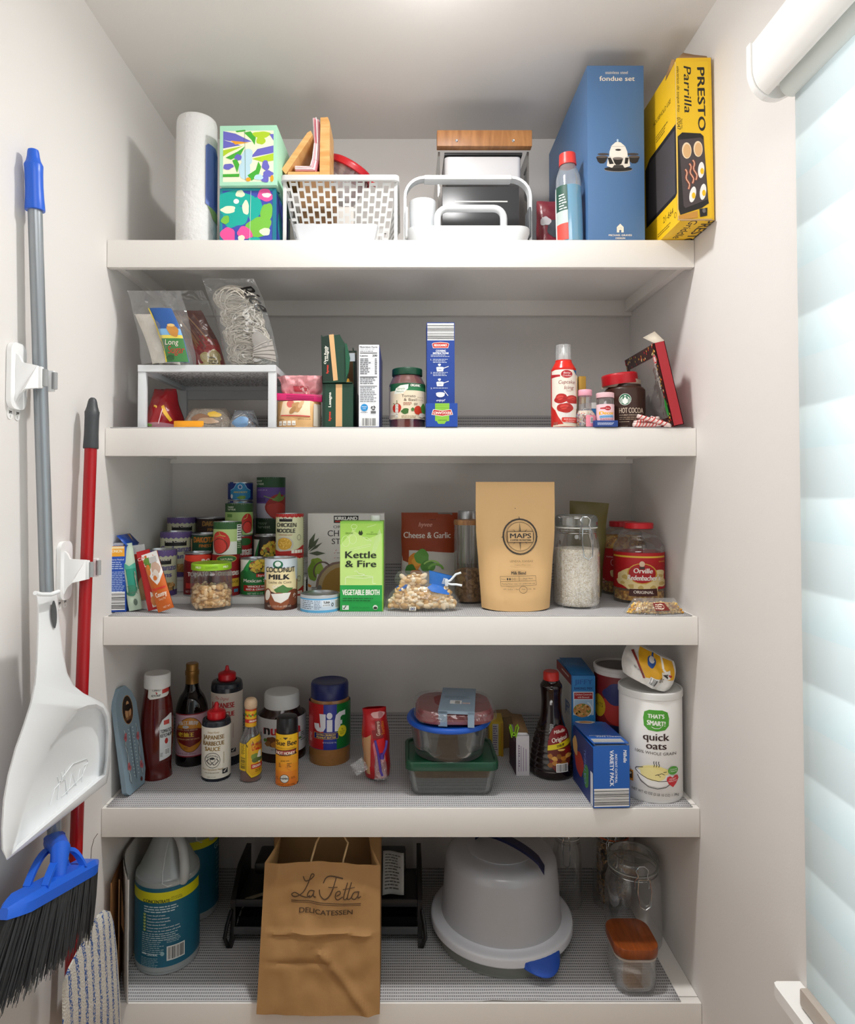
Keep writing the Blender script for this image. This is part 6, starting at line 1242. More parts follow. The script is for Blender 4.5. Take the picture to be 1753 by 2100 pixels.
for k in range(1500):
    t, z, an = rnd.uniform(-1.6, 1.6), rnd.uniform(.01, hh * .6), rnd.uniform(0, 3.14); q = r * .963; dx, dz = math.cos(an) * .0032, math.sin(an) * .0032
    P0 = Vector(((q) * math.sin(t), -q * math.cos(t), z)); tv = Vector((math.cos(t), math.sin(t), 0)); nv = Vector((math.sin(t), -math.cos(t), 0)); ax = tv * dx + Vector((0, 0, dz)); pp = (tv * -dz + Vector((0, 0, dx))) * .26
    b.add([P0 + ax, P0 + pp + nv * .0006, P0 - ax, P0 - pp + nv * .0006], [(0, 1, 3), (1, 2, 3)], RG[k % 4])
tag(b.build('white_rice', None), 'white rice filling the large clamp-top glass jar', 'rice', kind='stuff').location = sp.loc
# olive packet behind
sp = Spot(1158, 1236, 1032, 1200, 3, Y=.235, rnd=False); f = pouch(sp.w, sp.h, .05, 9, .005, lambda v: (1 - v) ** .5 + .1, sc=18)
o = thing('olive_packet', 'olive green packet standing behind the rice jar', 'bag', (sp.x, sp.Y + .02, sp.z + .004), 0, math.radians(3), math.radians(4)); pouch_mesh(f, M('#6a6034', .45, bump=.5, bscale=20)).build('packet', o)
# popcorn jars
def popjar(label, px0, px1, yt, yb, art_fn, fill, Y=None):
    sp = Spot(px0, px1, yt, yb, 3, Y=Y); r, h = sp.r, sp.h; o = thing('popcorn_jar', label, 'jar', sp.loc, sp.face)
    pr = smooth([(0, .002), (r * .92, 0), (r * .99, .006), (r, h * .16), (r * .985, h * .20), (r * .985, h * .62), (r, h * .66), (r * .96, h * .72), (r * .80, h * .80), (r * .82, h * .83), (r * .70, h * .89), (r * .50, h * .925)], 4); rf = prof_r(pr)
    B().lathe(pr, CLEAR(gloss=.06, body=.02, edge=.45), 44).build('clear_jar', o); B().lathe([(0, h * .925), (r * .56, h * .925), (r * .575, h * .93), (r * .575, h * .992), (r * .55, h), (0, h)], M('#c81f2a', .35), 40).build('lid', o, 'red lid')
    a = cropart(sp, 'c8', .4, cyl=r); art_fn(a); label_band(o, r, h * .185, h * .635, '#b3141c', a, rf=lambda z: r * .99)
    b = B().lathe([(0, .005), (r * .86, .005), (r * .95, .012)] + [(rf(fill * h * k / 8) - .003, fill * h * k / 8) for k in range(2, 9)] + [(0, fill * h * 1.02)], SPECK(('#d99a36', '#e8b656', '#c78830', '#a86c26', '#efc870'), 150), 40)
    return o, sp, b
def orv(a):
    a.rect(1144, 578, 1482, 590, '#d8b23e').ell(1325, 735, 152, 84, '#e6cc86')
    for (x, y, q) in ((1215, 720, 40), (1200, 760, 30), (1260, 780, 40), (1440, 710, 42), (1455, 760, 34), (1400, 790, 42), (1320, 790, 40)): a.blob(x, y, q, q * .85, '#ecd9a0', x % 7).blob(x + 6, y + 8, q * .5, q * .4, '#d3b468', y % 7)
    a.ell(1335, 698, 96, 72, '#d9a63c').ell(1335, 698, 88, 66, '#b3141c').ell(1335, 632, 18, 20, '#e0c4a8').poly([(1316, 650), (1354, 650), (1350, 668), (1320, 668)], '#4a3a34').text('Orville', 1340, 695, 34, '#f6efe6', 122, bold=1.6, shear=.1).text("Redenbacher's", 1345, 745, 36, '#f6efe6', 208, bold=1.6, shear=.1)
    a.poly([(1252, 806), (1428, 800), (1432, 852), (1248, 856)], '#4a1f1c').text('ORIGINAL', 1343, 836, 20, '#f3e9dc', 128, bold=.8).text('NATURAL', 1462, 620, 9, '#e6c04a', 40)
o, sp, b = popjar('popcorn kernel jar with red label and red lid, nearly empty', 1259, 1360, 1074, 1240, orv, .15)
tag(b.build('popcorn_kernels', smooth=85), 'popcorn kernels at the bottom of the nearer red-lidded jar', 'popcorn kernels', kind='stuff').location = sp.loc
Yj = sp.Yc + sp.r * 1.12
def orb(a): a.ring(1135, 625, 14, 22, 3, '#e6c4c0').text('POPPING', 1118, 592, 10, '#e6c4c0', 50).blob(1135, 700, 16, 28, '#e0c890', 3).greek(1060, 745, 1085, 2, 20, '#d89a94', 4)
o, sp, b = popjar('full red-lidded popcorn kernel jar standing behind the nearly empty one', 1230, 1323, 1071, None, orb, .80, Y=Yj)
tag(b.build('popcorn_kernels', smooth=85), 'popcorn kernels filling the jar behind the nearly empty one', 'popcorn kernels', kind='stuff').location = sp.loc
# bag of kernels lying in front
p = PZ(1350, 1261, Z3); s_ = (p.y + D0) / F; w_ = 128 * s_
f = pouch(w_, .034, .05, 6, .003, lambda v: (1 - v ** 1.6) ** .5 + .1, lambda v: 1 - .35 * v)
o = thing('kernel_packet', 'small clear packet of yellow popcorn kernels lying before the red jar', 'bag', (p.x, p.y + .026, Z3)); b = pouch_mesh(f, CLEAR(gloss=.14, body=.06, bump=.8, bscale=50)); a = Art(0, 0, .001); a.poly([(-14, -26), (22, -26), (30, -10), (-8, -10)], '#7a1f1a').ring(8, -18, 9, 6, 1, '#e6d6b8').greek(-8, -23, 16, 3, 4, '#e9dcc8', 3); b.art(a, on_pouch(f, w_, .034), .008, .006); b.build('clear_packet', o, fixn=False)
KM = [M(c, .4) for c in ('#d9a63a', '#e6bf62', '#c48a2a', '#eed08a')]
b = nuts(B(), 480, lambda q: (lambda v, u: (lambda g: (g.x, g.y * q.uniform(.3, .84), max(.0035, g.z * .95)))(f(-1)(u, v)))(q.uniform(.03, .75), q.uniform(.05, .95)), .0028, KM, 8); tag(b.build('popcorn_kernels', smooth=85), 'loose yellow popcorn kernels inside the small clear packet lying down', 'popcorn kernels', kind='stuff').location = o.location
# ---------------------------------------------------------------- fourth shelf
Z4 = SH[4] + LIN
def rowz(sp, py): return P(sp.pc, py, sp.Y).z - sp.z
# painted thermometer board leaning on the side wall
b0 = PZ(266, 1636, Z4)
o = thing('thermometer_board', 'painted blue-grey wooden thermometer board with oval portrait and roses, leaning on the wall', 'thermometer', (b0.x - .004, b0.y - .005, Z4 + .0022))
wB, hB, tB = .090, .243, .011
ax = Vector((.12, .98, 0)).normalized(); up = Vector((-.150, 0, 1)).normalized(); up = (up - ax * up.dot(ax)).normalized(); nn = ax.cross(up)
o.matrix_world = Matrix(((ax.x, -nn.x * -1, up.x, o.location.x), (ax.y, -nn.y * -1, up.y, o.location.y), (ax.z, -nn.z * -1, up.z, o.location.z), (0, 0, 0, 1)))
BG = M('#7d929e', .5, var=.08, bscale=30)
out = [(0, .010), (.012, 0), (wB - .012, 0), (wB, .030), (wB * 1.0, hB * .55), (wB * .98, hB * .80), (wB * .80, hB * .92), (wB * .55, hB), (wB * .25, hB), (.004, hB * .90), (0, hB * .82)]
sgn = 1 if (Matrix.Identity(3) and (o.matrix_world.to_3x3() @ Vector((0, 1, 0))).y > 0) else -1
b = B().prism(out, 0, sgn * tB, BG); a = Art(0, 0, 1, .45)
a.ell(wB * .52, -hB * .765, .0225, .034, '#a8793f').ell(wB * .52, -hB * .765, .0210, .0325, '#241a14').ell(wB * .54, -hB * .815, .006, .008, '#b98a5c').blob(wB * .52, -hB * .735, .013, .017, '#8a5a34', 4).blob(wB * .46, -hB * .73, .006, .014, '#b58a62', 6).blob(wB * .60, -hB * .74, .005, .012, '#b58a62', 7).blob(wB * .53, -hB * .785, .012, .008, '#15110f', 2)
for k in range(6): a.line([(wB * (.36 + k * .06), -hB * .70), (wB * (.38 + k * .05), -hB * .665)], .003, '#6f4a2c')
for x0, s_ in ((.24, 1), (.80, -1)):
    a.line([(wB * (x0 + .03 * math.sin(k * 1.7)), -hB * (.60 - k * .055)) for k in range(10)], .0016, '#cfd8d6').line([(wB * (x0 + .05 * math.sin(k * 2.1 + 1)), -hB * (.58 - k * .055)) for k in range(10)], .0010, '#5a4a44')
    for q, r_ in ((.50, .0065), (.22, .0070)): a.blob(wB * (x0 + .02), -hB * (q + .03 * s_), r_, r_ * 1.3, '#b5646a', int(q * 10), amp=.3).blob(wB * (x0 + .02), -hB * (q + .03 * s_), r_ * .5, r_ * .6, '#8f4a50', 3)
a.line([(wB * .52, -hB * .60), (wB * .52, -hB * .10)], .0016, '#4f5f68')
for k in range(14):
    for dx in (-.10, .10): a.line([(wB * (.52 + dx) - .002, -hB * (.585 - k * .034)), (wB * (.52 + dx) + .002, -hB * (.580 - k * .034))], .0022, '#c3d0d2')
a.ell(wB * .72, -hB * .065, .004, .005, '#5a2422')
b.art(a, lambda u, v, q: (u, -sgn * q, v)); b.build('wooden_board', o)
def bottle(name, label, sp, key, pts, mat, cat='bottle', seg=44, part='bottle_body', rz=0, sm=4, ex=(1, 1)):
    o = thing(name, label, cat, sp.loc, sp.face + rz); pr = smooth(cropprof(sp, key, pts), sm); B().lathe(pr, mat, seg, ex=ex).build(part, o); return o, prof_r(pr), pr
# ketchup
sp = Spot(292, 352, 1380, 1602, 4); o, rf, pr = bottle('ketchup_bottle', 'dark red tomato ketchup bottle with white cap, beside the thermometer board', sp, 'd1', [(0, 1486), (150, 1470), (168, 1440), (172, 1400), (158, 1300), (168, 1150), (180, 900), (174, 700), (160, 560), (142, 440), (136, 380)], M('#520f09', .12, spec=.6))
B().lathe(smooth(cropprof(sp, 'd1', [(138, 385), (146, 375), (146, 240), (136, 222), (0, 222)]), 1), M('#e3e2df', .4), 44).build('cap', o, 'white cap')
r = rf(.09); a = cropart(sp, 'd1', .4, cyl=r)
a.poly([(660, 850), (690, 790), (775, 735), (790, 740), (790, 1230), (775, 1240), (662, 1262)], '#cfd3d3').rect(705, 800, 765, 850, '#b8453e').text('TOMATO', 728, 942, 42, INKD, 116, bold=2).text('KETCHUP', 730, 990, 38, INKD, 120, bold=2).ell(735, 1040, 18, 34, '#a8241c').bars(715, 1130, 765, 1205, n=8).greek(670, 1170, 700, 5, 10, '#4a4a4a', 4)
label_band(o, r, .04, .17, CLEAR(gloss=.02, body=0, edge=.1), a, 'paper_label', a0=5, a1=95, rf=rf)
a = cropart(sp, 'd1', .4, cyl=rf(.19)); a.poly([(535, 430), (560, 412), (750, 388), (760, 510), (740, 530), (555, 552), (530, 530)], '#d9d9d2').text('TOMATO', 620, 462, 26, INKD, 90, bold=1).ell(620, 484, 14, 13, '#a8241c').text('KETCHUP', 620, 522, 24, INKD, 96, bold=1).poly([(685, 450), (760, 435), (760, 485), (685, 495)], '#b8342e')
label_band(o, .03, rowz(sp, 1435), rowz(sp, 1414), CLEAR(gloss=.02, body=0, edge=.1), a, 'neck_label', a0=-20, a1=95, rf=rf)
# soy sauce
sp = Spot(362, 425, 1360, 1573, 4); o, rf, pr = bottle('soy_sauce_bottle', 'black soy sauce bottle with gold cap and orange oval label', sp, 'd1', [(0, 1320), (160, 1310), (178, 1290), (178, 1150), (178, 720), (172, 600), (140, 500), (95, 430), (78, 380), (74, 340)], M('#0d0908', .08, spec=.6))
B().lathe(smooth(cropprof(sp, 'd1', [(74, 355), (72, 250), (78, 240), (78, 195), (70, 190), (70, 120), (62, 110), (0, 110)]), 1), M('#8f6a34', .35, .6), 36).build('gold_cap', o, 'gold foil cap')
r = rf(.05); a = cropart(sp, 'd1', .4, cyl=r); a.rect(860, 712, 1218, 1205, '#8a2430').rect(860, 725, 1218, 1192, '#c9a3b0').ell(1016, 950, 148, 202, '#c9862a').ring(1016, 950, 148, 202, 6, '#4a2a1c').text('珠江橋牌', 1000, 828, 36, '#d9d2cc', 200, bold=2, arc=300).ell(970, 858, 34, 17, '#c9ccd0').text('PEARL', 970, 863, 11, '#8a3a34', 40).poly([(880, 880), (1100, 880), (1150, 900), (1160, 980), (1130, 1040), (1016, 1090), (900, 1040), (870, 960)], '#6e1512').text('PEARL RIVER BRIDGE', 990, 902, 16, '#c9ad8a', 220).text('老抽王', 976, 968, 40, '#e2c23a', 170, bold=2.5).text('SUPERIOR DARK SOY SAUCE', 1000, 1008, 15, '#d9c08a', 240).greek(950, 1092, 1010, 2, 14, '#7a4a1c', 3).text('16.9 FL OZ (500mL)', 985, 1175, 18, '#3a3236', 200)
label_band(o, r, rowz(sp, 1552), rowz(sp, 1468), '#c9a3b0', a, rf=rf)
# barbecue sauces
def bbq(sp, key, label, body, neck, tip, art_fn, z0, z1, lab='#e6dfd0'):
    o, rf, pr = bottle('barbecue_sauce_bottle', label, sp, key, body, M('#1b2029', .25))
    B().lathe(smooth(cropprof(sp, key, neck), 1) + smooth(cropprof(sp, key, tip), 4), M('#c2101c', .3), 36).build('nozzle_cap', o, 'red nozzle cap'); r = rf((z0 + z1) / 2); a = cropart(sp, key, .5, cyl=r); art_fn(a); label_band(o, r, z0, z1, lab, a, rf=lambda z: r); return o
sp = Spot(433, 497, 1400, 1572, 4)
def bb1(a): a.text('The Original', 1380, 548, 34, '#b3262a', 150, shear=.3, rot=4).text('JAPANESE', 1400, 640, 60, '#b3262a', 250, bold=3).text('BARBECUE', 1400, 738, 56, '#b3262a', 250, bold=3).text('SAUCE', 1420, 830, 50, '#b3262a', 140, bold=3).greek(1508, 830, 1520, 14, 12, '#8a5a54', 3).rect(1488, 1115, 1545, 1160, '#3a3c40').poly([(1495, 1140), (1510, 1152), (1535, 1118), (1525, 1118), (1510, 1135)], '#d9d2c8')
bbq(sp, 'd1', 'taller of two barbecue sauce bottles, red lettering on its label', [(0, 1320), (165, 1310), (178, 1290), (178, 460), (176, 360), (160, 310), (110, 296)], [(98, 300), (100, 285), (100, 230), (85, 215)], [(60, 208), (28, 190), (18, 150), (14, 140), (0, 138)], bb1, rowz(sp, 1554), rowz(sp, 1423), '#cfc3b6')
sp = Spot(414, 473, 1470, 1604, 4)
def bb2(a):
    a.text('Sweet Honey', 1285, 938, 28, '#a88a4a', 130, shear=.3).text('JAPANESE', 1292, 1005, 48, '#3a3020', 230, bold=2).text('BARBECUE', 1292, 1075, 48, '#3a3020', 230, bold=2).text('SAUCE', 1280, 1138, 46, '#3a3020', 164, bold=2).text('JAPANESE', 1292, 1005, 48, '#8f6d2a', 230, bold=1).text('BARBECUE', 1292, 1075, 48, '#8f6d2a', 230, bold=1).text('SAUCE', 1280, 1138, 46, '#a8822f', 164, bold=1)
    a.ring(1280, 1245, 84, 88, 5, INKD).text('BACHAN', 1280, 1200, 20, INKD, 120, arc=70).ring(1280, 1240, 30, 30, 5, INKD).blob(1275, 1225, 26, 12, INKD, 3).line([(1240, 1230), (1215, 1255), (1250, 1290)], 8, INKD).line([(1320, 1225), (1345, 1255), (1305, 1295)], 8, INKD).line([(1255, 1300), (1275, 1275), (1300, 1300)], 7, INKD)
    a.text('Pure Ingredients Matter', 1285, 1360, 20, '#a88a4a', 220, shear=.3).greek(1200, 1385, 1360, 1, 14, '#8a7a5a', 3).rect(1388, 1358, 1445, 1412, '#2a2c30').poly([(1395, 1385), (1410, 1400), (1438, 1362), (1428, 1362), (1410, 1382)], '#e6dfd0').text('NET 17 OZ', 1270, 1440, 10, '#6a5a3a', 90).greek(1395, 1160, 1410, 12, 11, '#b0a384', 5)
bbq(sp, 'd1', 'smaller barbecue sauce bottle with gold and black lettering, in front of the taller', [(0, 1498), (150, 1490), (162, 1470), (162, 880), (160, 790), (148, 745), (112, 738)], [(102, 745), (104, 735), (104, 670), (92, 655)], [(50, 648), (28, 625), (20, 580), (14, 562), (0, 560)], bb2, rowz(sp, 1598), rowz(sp, 1493))
# small hot sauce bottle with wooden stopper
sp = Spot(491, 537, 1432, 1606, 4); G_ = CLEAR(gloss=.10, body=.04, edge=.7)
o, rf, pr = bottle('hot_sauce_bottle', 'small hot sauce bottle with round wooden stopper and yellow label', sp, 'd2', [(0, 1370), (100, 1362), (112, 1340), (112, 1000), (105, 900), (70, 820), (58, 760), (56, 620)], G_)
B().lathe(smooth(cropprof(sp, 'd2', [(34, 622), (34, 604), (46, 592), (64, 562), (67, 530), (60, 492), (40, 470), (0, 464)]), 4), GRAIN('#c9a684', '#e0c3a2', 8, (3, 3, 8), .6), 32).build('wooden_stopper', o, 'round wooden stopper')
zl = rowz(sp, 1565); B().lathe([(0, .002)] + [(rf(zl * k / 6) - .0015, .002 + zl * k / 6) for k in range(7)] + [(0, zl + .003)], M('#8f3d10', .3), 32).build('hot_sauce', o, 'orange hot sauce')
r = rf(.06); a = cropart(sp, 'd2', .4, cyl=r); CH = '#e9c01e'
a.rect(62, 970, 126, 1250, '#e9c01e').bars(76, 1100, 120, 1236, n=9, bg='#e9c01e', horiz=True).greek(80, 975, 120, 9, 12, '#4a3a10', 4).poly([(128, 960), (180, 905), (292, 885), (292, 1300), (180, 1325), (128, 1260)], '#4a3416').poly([(132, 962), (183, 911), (292, 891), (292, 1294), (183, 1319), (132, 1258)], CH).poly([(146, 972), (190, 925), (292, 905), (292, 1280), (190, 1300), (146, 1252)], '#e2a81a').text('CHOLULA', 248, 1038, 74, '#c23a1e', 120, bold=3).rect(228, 1016, 262, 1030, '#c8301e')
a.blob(220, 1110, 36, 46, '#7a8f3a', 3).blob(262, 1110, 20, 60, '#e9e2d0', 5).blob(240, 1140, 50, 26, '#5a6a34', 7).rect(180, 1180, 292, 1228, '#c8281e').text('ORIGINAL', 236, 1216, 26, '#f3ead6', 84, bold=2).greek(222, 1240, 275, 2, 16, '#5a3a10', 3)
label_band(o, r, rowz(sp, 1598), rowz(sp, 1512), CLEAR(gloss=.02, body=0, edge=.1), a, a0=-90, a1=85, rf=rf)
a = cropart(sp, 'd2', .4, cyl=rf(.135)); a.rect(118, 622, 240, 780, '#e2a81a').rect(118, 622, 240, 640, '#c8401e').rect(118, 645, 240, 720, '#e6b422').rect(118, 726, 240, 764, '#c8281e').text('ORIGINAL', 196, 756, 20, '#f3ead6', 76, bold=1)
for k in range(7): a.blob(125 + k * 17, 680 + (k % 2) * 10, 10, 12, ['#5a8a2a', '#c8401e', '#7a9a34'][k % 3], k)
label_band(o, .011, rowz(sp, 1493) - .003, rowz(sp, 1461) - .003, '#e2a81a', a, 'neck_label', rf=lambda z: rf(z) + .0002)
# hazelnut spread
sp = Spot(529, 627, 1420, 1565, 4); o, rf, pr = bottle('hazelnut_spread_jar', 'dark brown hazelnut spread jar with white lid and label', sp, 'd2', [(0, 1165), (220, 1158), (245, 1130), (250, 1070), (245, 900), (250, 720), (235, 650), (185, 560), (170, 530)], M('#2a140c', .12, spec=.6), cat='jar', part='jar_body')
B().lathe(smooth(cropprof(sp, 'd2', [(178, 550), (183, 545), (183, 420), (172, 398), (150, 396), (0, 398)]), 1), M('#dfe0de', .4), 48).build('lid', o, 'white lid')
r = rf(.05); a = cropart(sp, 'd2', .4, cyl=r); a.rect(253, 705, 755, 1068, '#d3d0cd').text('nutella', 510, 868, 104, '#c2272d', 380, bold=5); x0_ = 325; a.rect(320, 770, 384, 872, '#d3d0cd').text('n', 352, 868, 104, INKD, 52, bold=5).blob(400, 940, 50, 60, '#7a4a26', 3).blob(360, 965, 30, 26, '#9a6a3a', 5).blob(430, 970, 40, 30, '#c9863a', 6).blob(335, 930, 16, 20, '#5f8a3a', 7).blob(690, 935, 16, 14, '#5f8a3a', 8).greek(700, 880, 750, 5, 20, '#5a5856', 3).greek(284, 860, 300, 8, 18, '#4a4846', 4).text('NET WT', 425, 1030, 14, '#3a3836', 60)
label_band(o, r, rowz(sp, 1547), rowz(sp, 1478), '#d3d0cd', a, rf=lambda z: max(rf(z), r) + .0006)
# hot honey
sp = Spot(566, 612, 1470, 1613, 4); o, rf, pr = bottle('hot_honey_bottle', 'hot honey bottle with black cap and yellow to orange label', sp, 'd2', [(0, 1412), (110, 1405), (118, 1385), (118, 860), (112, 820), (104, 805)], M('#4a1c0a', .12, spec=.6))
B().lathe(smooth(cropprof(sp, 'd2', [(112, 815), (113, 800), (110, 690), (100, 660), (80, 652), (0, 650)]), 1), M('#141416', .3), 40).build('cap', o, 'black cap')
r = rf(.05); a = cropart(sp, 'd2', .4, cyl=r); cols = ['#f3c01c', '#f3b81c', '#f2ae1c', '#f0a21c', '#ee961c', '#ea861e', '#e67a20']
for k in range(7): a.rect(443, 865 + k * 77, 662, 865 + (k + 1) * 77, cols[k])
a.text('Sue Bee', 553, 980, 52, '#2a1c10', 206, bold=2).ell(543, 905, 10, 12, '#3a2a14').ell(530, 900, 10, 6, '#3a2a14', 20).ell(556, 900, 10, 6, '#3a2a14', -20).text('EST', 497, 915, 9, '#4a3a14', 20).text('1921', 590, 915, 9, '#4a3a14', 26).text('NATURALLY FLAVORED', 545, 1015, 13, '#9a7a1c', 190).poly([(440, 1035), (655, 1022), (645, 1050), (658, 1080), (440, 1085)], '#2a1512').poly([(452, 1040), (640, 1030), (640, 1068), (452, 1076)], '#a8241c').text('HOT HONEY', 545, 1075, 32, '#f3e6d0', 186, bold=1.6).greek(478, 1085, 610, 1, 12, '#a8241c', 3)
a.text('great with', 540, 1145, 15, '#4a3014', 84).greek(478, 1165, 505, 3, 16, '#6a4414', 4).greek(558, 1165, 612, 3, 16, '#6a4414', 5).line([(540, 1200), (590, 1240)], 3, '#c86a1c').ell(535, 1325, 45, 45, '#e6e2d6').ring(535, 1325, 45, 45, 5, '#2a2a2a').text('U.S.', 535, 1308, 14, INKD, 34).text('FARMERS', 535, 1332, 18, INKD, 74, bold=1).text('NET WT 12 OZ (340g)', 552, 1392, 12, '#4a2a10', 170).greek(455, 1310, 480, 3, 12, '#8a4a14', 6).greek(600, 1310, 650, 2, 12, '#8a4a14', 7)
label_band(o, r, rowz(sp, 1610), rowz(sp, 1508), '#e8921e', a, rf=lambda z: r + .0001, a0=-70, a1=70)
# peanut butter
sp = Spot(635, 717, 1404, 1571, 4); o, rf, pr = bottle('peanut_butter_jar', 'tall peanut butter jar with red, blue and green label and navy lid', sp, 'd2', [(0, 1190), (190, 1182), (208, 1160), (213, 1100), (213, 640), (211, 540), (205, 480), (192, 440)], M('#9a6a38', .2, var=.15, bscale=120), cat='jar', part='jar_body')
B().lathe(smooth(cropprof(sp, 'd2', [(192, 455), (195, 445), (195, 310), (186, 288), (168, 284), (160, 290), (0, 290)]), 1), M('#14205c', .35), 48).build('lid', o, 'navy blue lid')
r = rf(.06); a = cropart(sp, 'd2', .35, cyl=r); a.rect(740, 548, 945, 1018, '#b3161c').rect(945, 548, 1084, 1018, '#1a2a8c').rect(1084, 548, 1260, 1018, '#0f6a2c')
WJ = '#dfdde2'
a.poly([(903, 648), (968, 648), (968, 790), (945, 828), (915, 836), (880, 830), (855, 800), (850, 752), (898, 748), (904, 790), (915, 790)], WJ).ell(1008, 665, 30, 34, WJ).rect(980, 706, 1038, 832, WJ).poly([(1063, 832), (1063, 720), (1075, 660), (1110, 632), (1172, 622), (1172, 676), (1140, 672), (1122, 690), (1122, 722), (1140, 722), (1140, 762), (1122, 762), (1122, 832)], WJ)
a.rect(850, 846, 1100, 908, '#101c70').line([(850, 846), (1100, 846), (1100, 908), (850, 908), (850, 846)], 4, '#c9a03c').text('EXTRA CRUNCHY', 976, 875, 20, '#d9b84a', 200, bold=1.4).text('PEANUT BUTTER', 976, 901, 19, '#d9b84a', 200, bold=1.4).text('NET WT 40 OZ (2.5 LB) 1.13kg', 1008, 952, 14, '#dfe2ea', 140).ell(1140, 838, 44, 60, '#d9d12a').ell(1140, 838, 39, 54, '#e6d92e').text('7g', 1138, 822, 16, '#2a5a1c', 20).text('PROTEIN', 1138, 848, 12, '#2a5a1c', 52).greek(1118, 855, 1160, 2, 11, '#4a6a1c', 3).rect(800, 680, 840, 950, '#c43a3e').greek(806, 860, 830, 8, 12, '#e9d3d0', 4)
label_band(o, r, rowz(sp, 1538), rowz(sp, 1447), '#1a2a8c', a, rf=lambda z: max(rf(z), r) + .0004)
# tortilla bag with purple clip
p = PZ(776, 1612, Z4); Yt = p.y; s_ = (Yt + D0) / F; hT = P(768, 1458, Yt + .05).z - Z4; w_ = 58 * s_
o = thing('tortilla_bag', 'upright red tortilla bag closed with a purple clip', 'bag', (p.x - .004, Yt + .05, Z4 + .0045), math.radians(4), math.radians(-6), math.radians(-3))
f = pouch(w_, hT, .085, 13, .004, lambda v: (math.sin(math.pi * min(1, .12 + v * .86)) ** .45), lambda v: .84 + .16 * math.sin(math.pi * v), sc=26)
b = pouch_mesh(f, M('#b3141c', .3, bump=.3, bscale=50)); a = Art(0, 0, hT / 100); W2 = w_ / hT * 50
a.rect(-W2, -60, -W2 + 9, -8, '#c9a077').poly([(-W2 + 2, -58), (-W2 + 14, -66), (-W2 + 10, -20), (-W2, -14)], '#c99a6e').poly([(-6, -72), (10, -72), (12, -60), (-4, -60)], '#8a1518').rect(0, -84, 9, -62, '#7a2018').text('Guerrero', 7, -64, 6, '#f0dcc4', 19, rot=-90, al='l').text('Tortillas', 14, -64, 5, '#e28a2e', 19, rot=-90, al='l').blob(6, -92, 11, 5, '#d9a3a0', 3).blob(10, -92, 4, 5, '#b8787a', 4).poly([(-2, -58), (12, -60), (16, -26), (2, -22)], '#d8141e').poly([(-5, -52), (-2, -58), (4, -20), (-2, -14)], '#d87a86')
b.art(a, on_pouch(f, w_, hT), .007, .009); b.build('red_bag', o, fixn=False)
g = pouch(.034, hT * .34, .02, 5, .004, lambda v: .7, lambda v: 1 - .3 * v, sc=50); b = pouch_mesh(g, CLEAR(gloss=.14, body=.12, bump=.9, bscale=60, bodycol='#e6c4c4')); q = b.build('gathered_film', o, 'crumpled clear film', fixn=False); q.location = (.008, -.050, .006)
g = pouch(.034, .03, .014, 8, .003, lambda v: .7); q = pouch_mesh(g, CLEAR(gloss=.12, body=.12, bump=.9, bscale=60)).build('film_tail', o, 'clear film tail', fixn=False); q.location = (-.036, -.03, .02); q.rotation_euler = (0, math.radians(-30), 0)
c = B(); PU = M('#4a2f8f', .35)
c.tube([(-.012, -.006, .10), (-.004, -.012, .07), (.002, -.014, .03), (.006, -.014, .02)], .003, PU, 8).tube([(.016, -.006, .10), (.014, -.012, .085), (.008, -.014, .07), (.002, -.014, .062)], .003, PU, 8).lathe([(0, -.006), (.005, -.006), (.005, .006), (0, .006)], PU, 12, (.005, -.014, .066))
q = tag(c.build('bag_clip'), 'purple plastic clip on the red tortilla bag', 'clip'); q.location = (p.x + .004, Yt - .004, Z4 + .012)
# glass storage: rectangular dish with green lid
p = PZ(928, 1638, Z4); Yg = p.y; zl0, zl1 = P(928, 1584, Yg).z - Z4, P(928, 1566, Yg).z - Z4; s_ = (Yg + D0) / F; wG = 186 * s_; dG = .150
GL = CLEAR(tint='#dfe1de', gloss=.07, body=.012, edge=.45)
o = thing('glass_dish', 'rectangular glass storage dish with dark green lid', 'food container', (p.x, Yg + .008, Z4)); wb_ = 165 * s_
def gr(w, d, z, r=.018): return [(x, y, z) for x, y in rrect(w, d, r, 6, 0, dG / 2)]
B().loft([gr(wb_ * .95, dG * .86, .001), gr(wb_, dG * .92, .006), gr(wG * .97, dG * .98, zl0 * .8), gr(wG * .985, dG, zl0), gr(wG * .96, dG - .008, zl0), gr(wb_ * .97, dG * .86, .008), gr(wb_ * .9, dG * .80, .006)], GL).build('glass_body', o)
GREEN = M('#0c4029', .35)
B().loft([gr(wG * .98, dG, zl0 + .0005, .02), gr(wG * 1.03, dG + .008, zl0 + .001, .022), gr(wG * 1.035, dG + .009, zl1 - .004, .022), gr(wG * 1.02, dG + .004, zl1, .022), gr(wG * .97, dG - .008, zl1, .02), gr(wG * .94, dG - .014, zl1 - .004, .02)], GREEN).build('lid', o, 'dark green plastic lid')
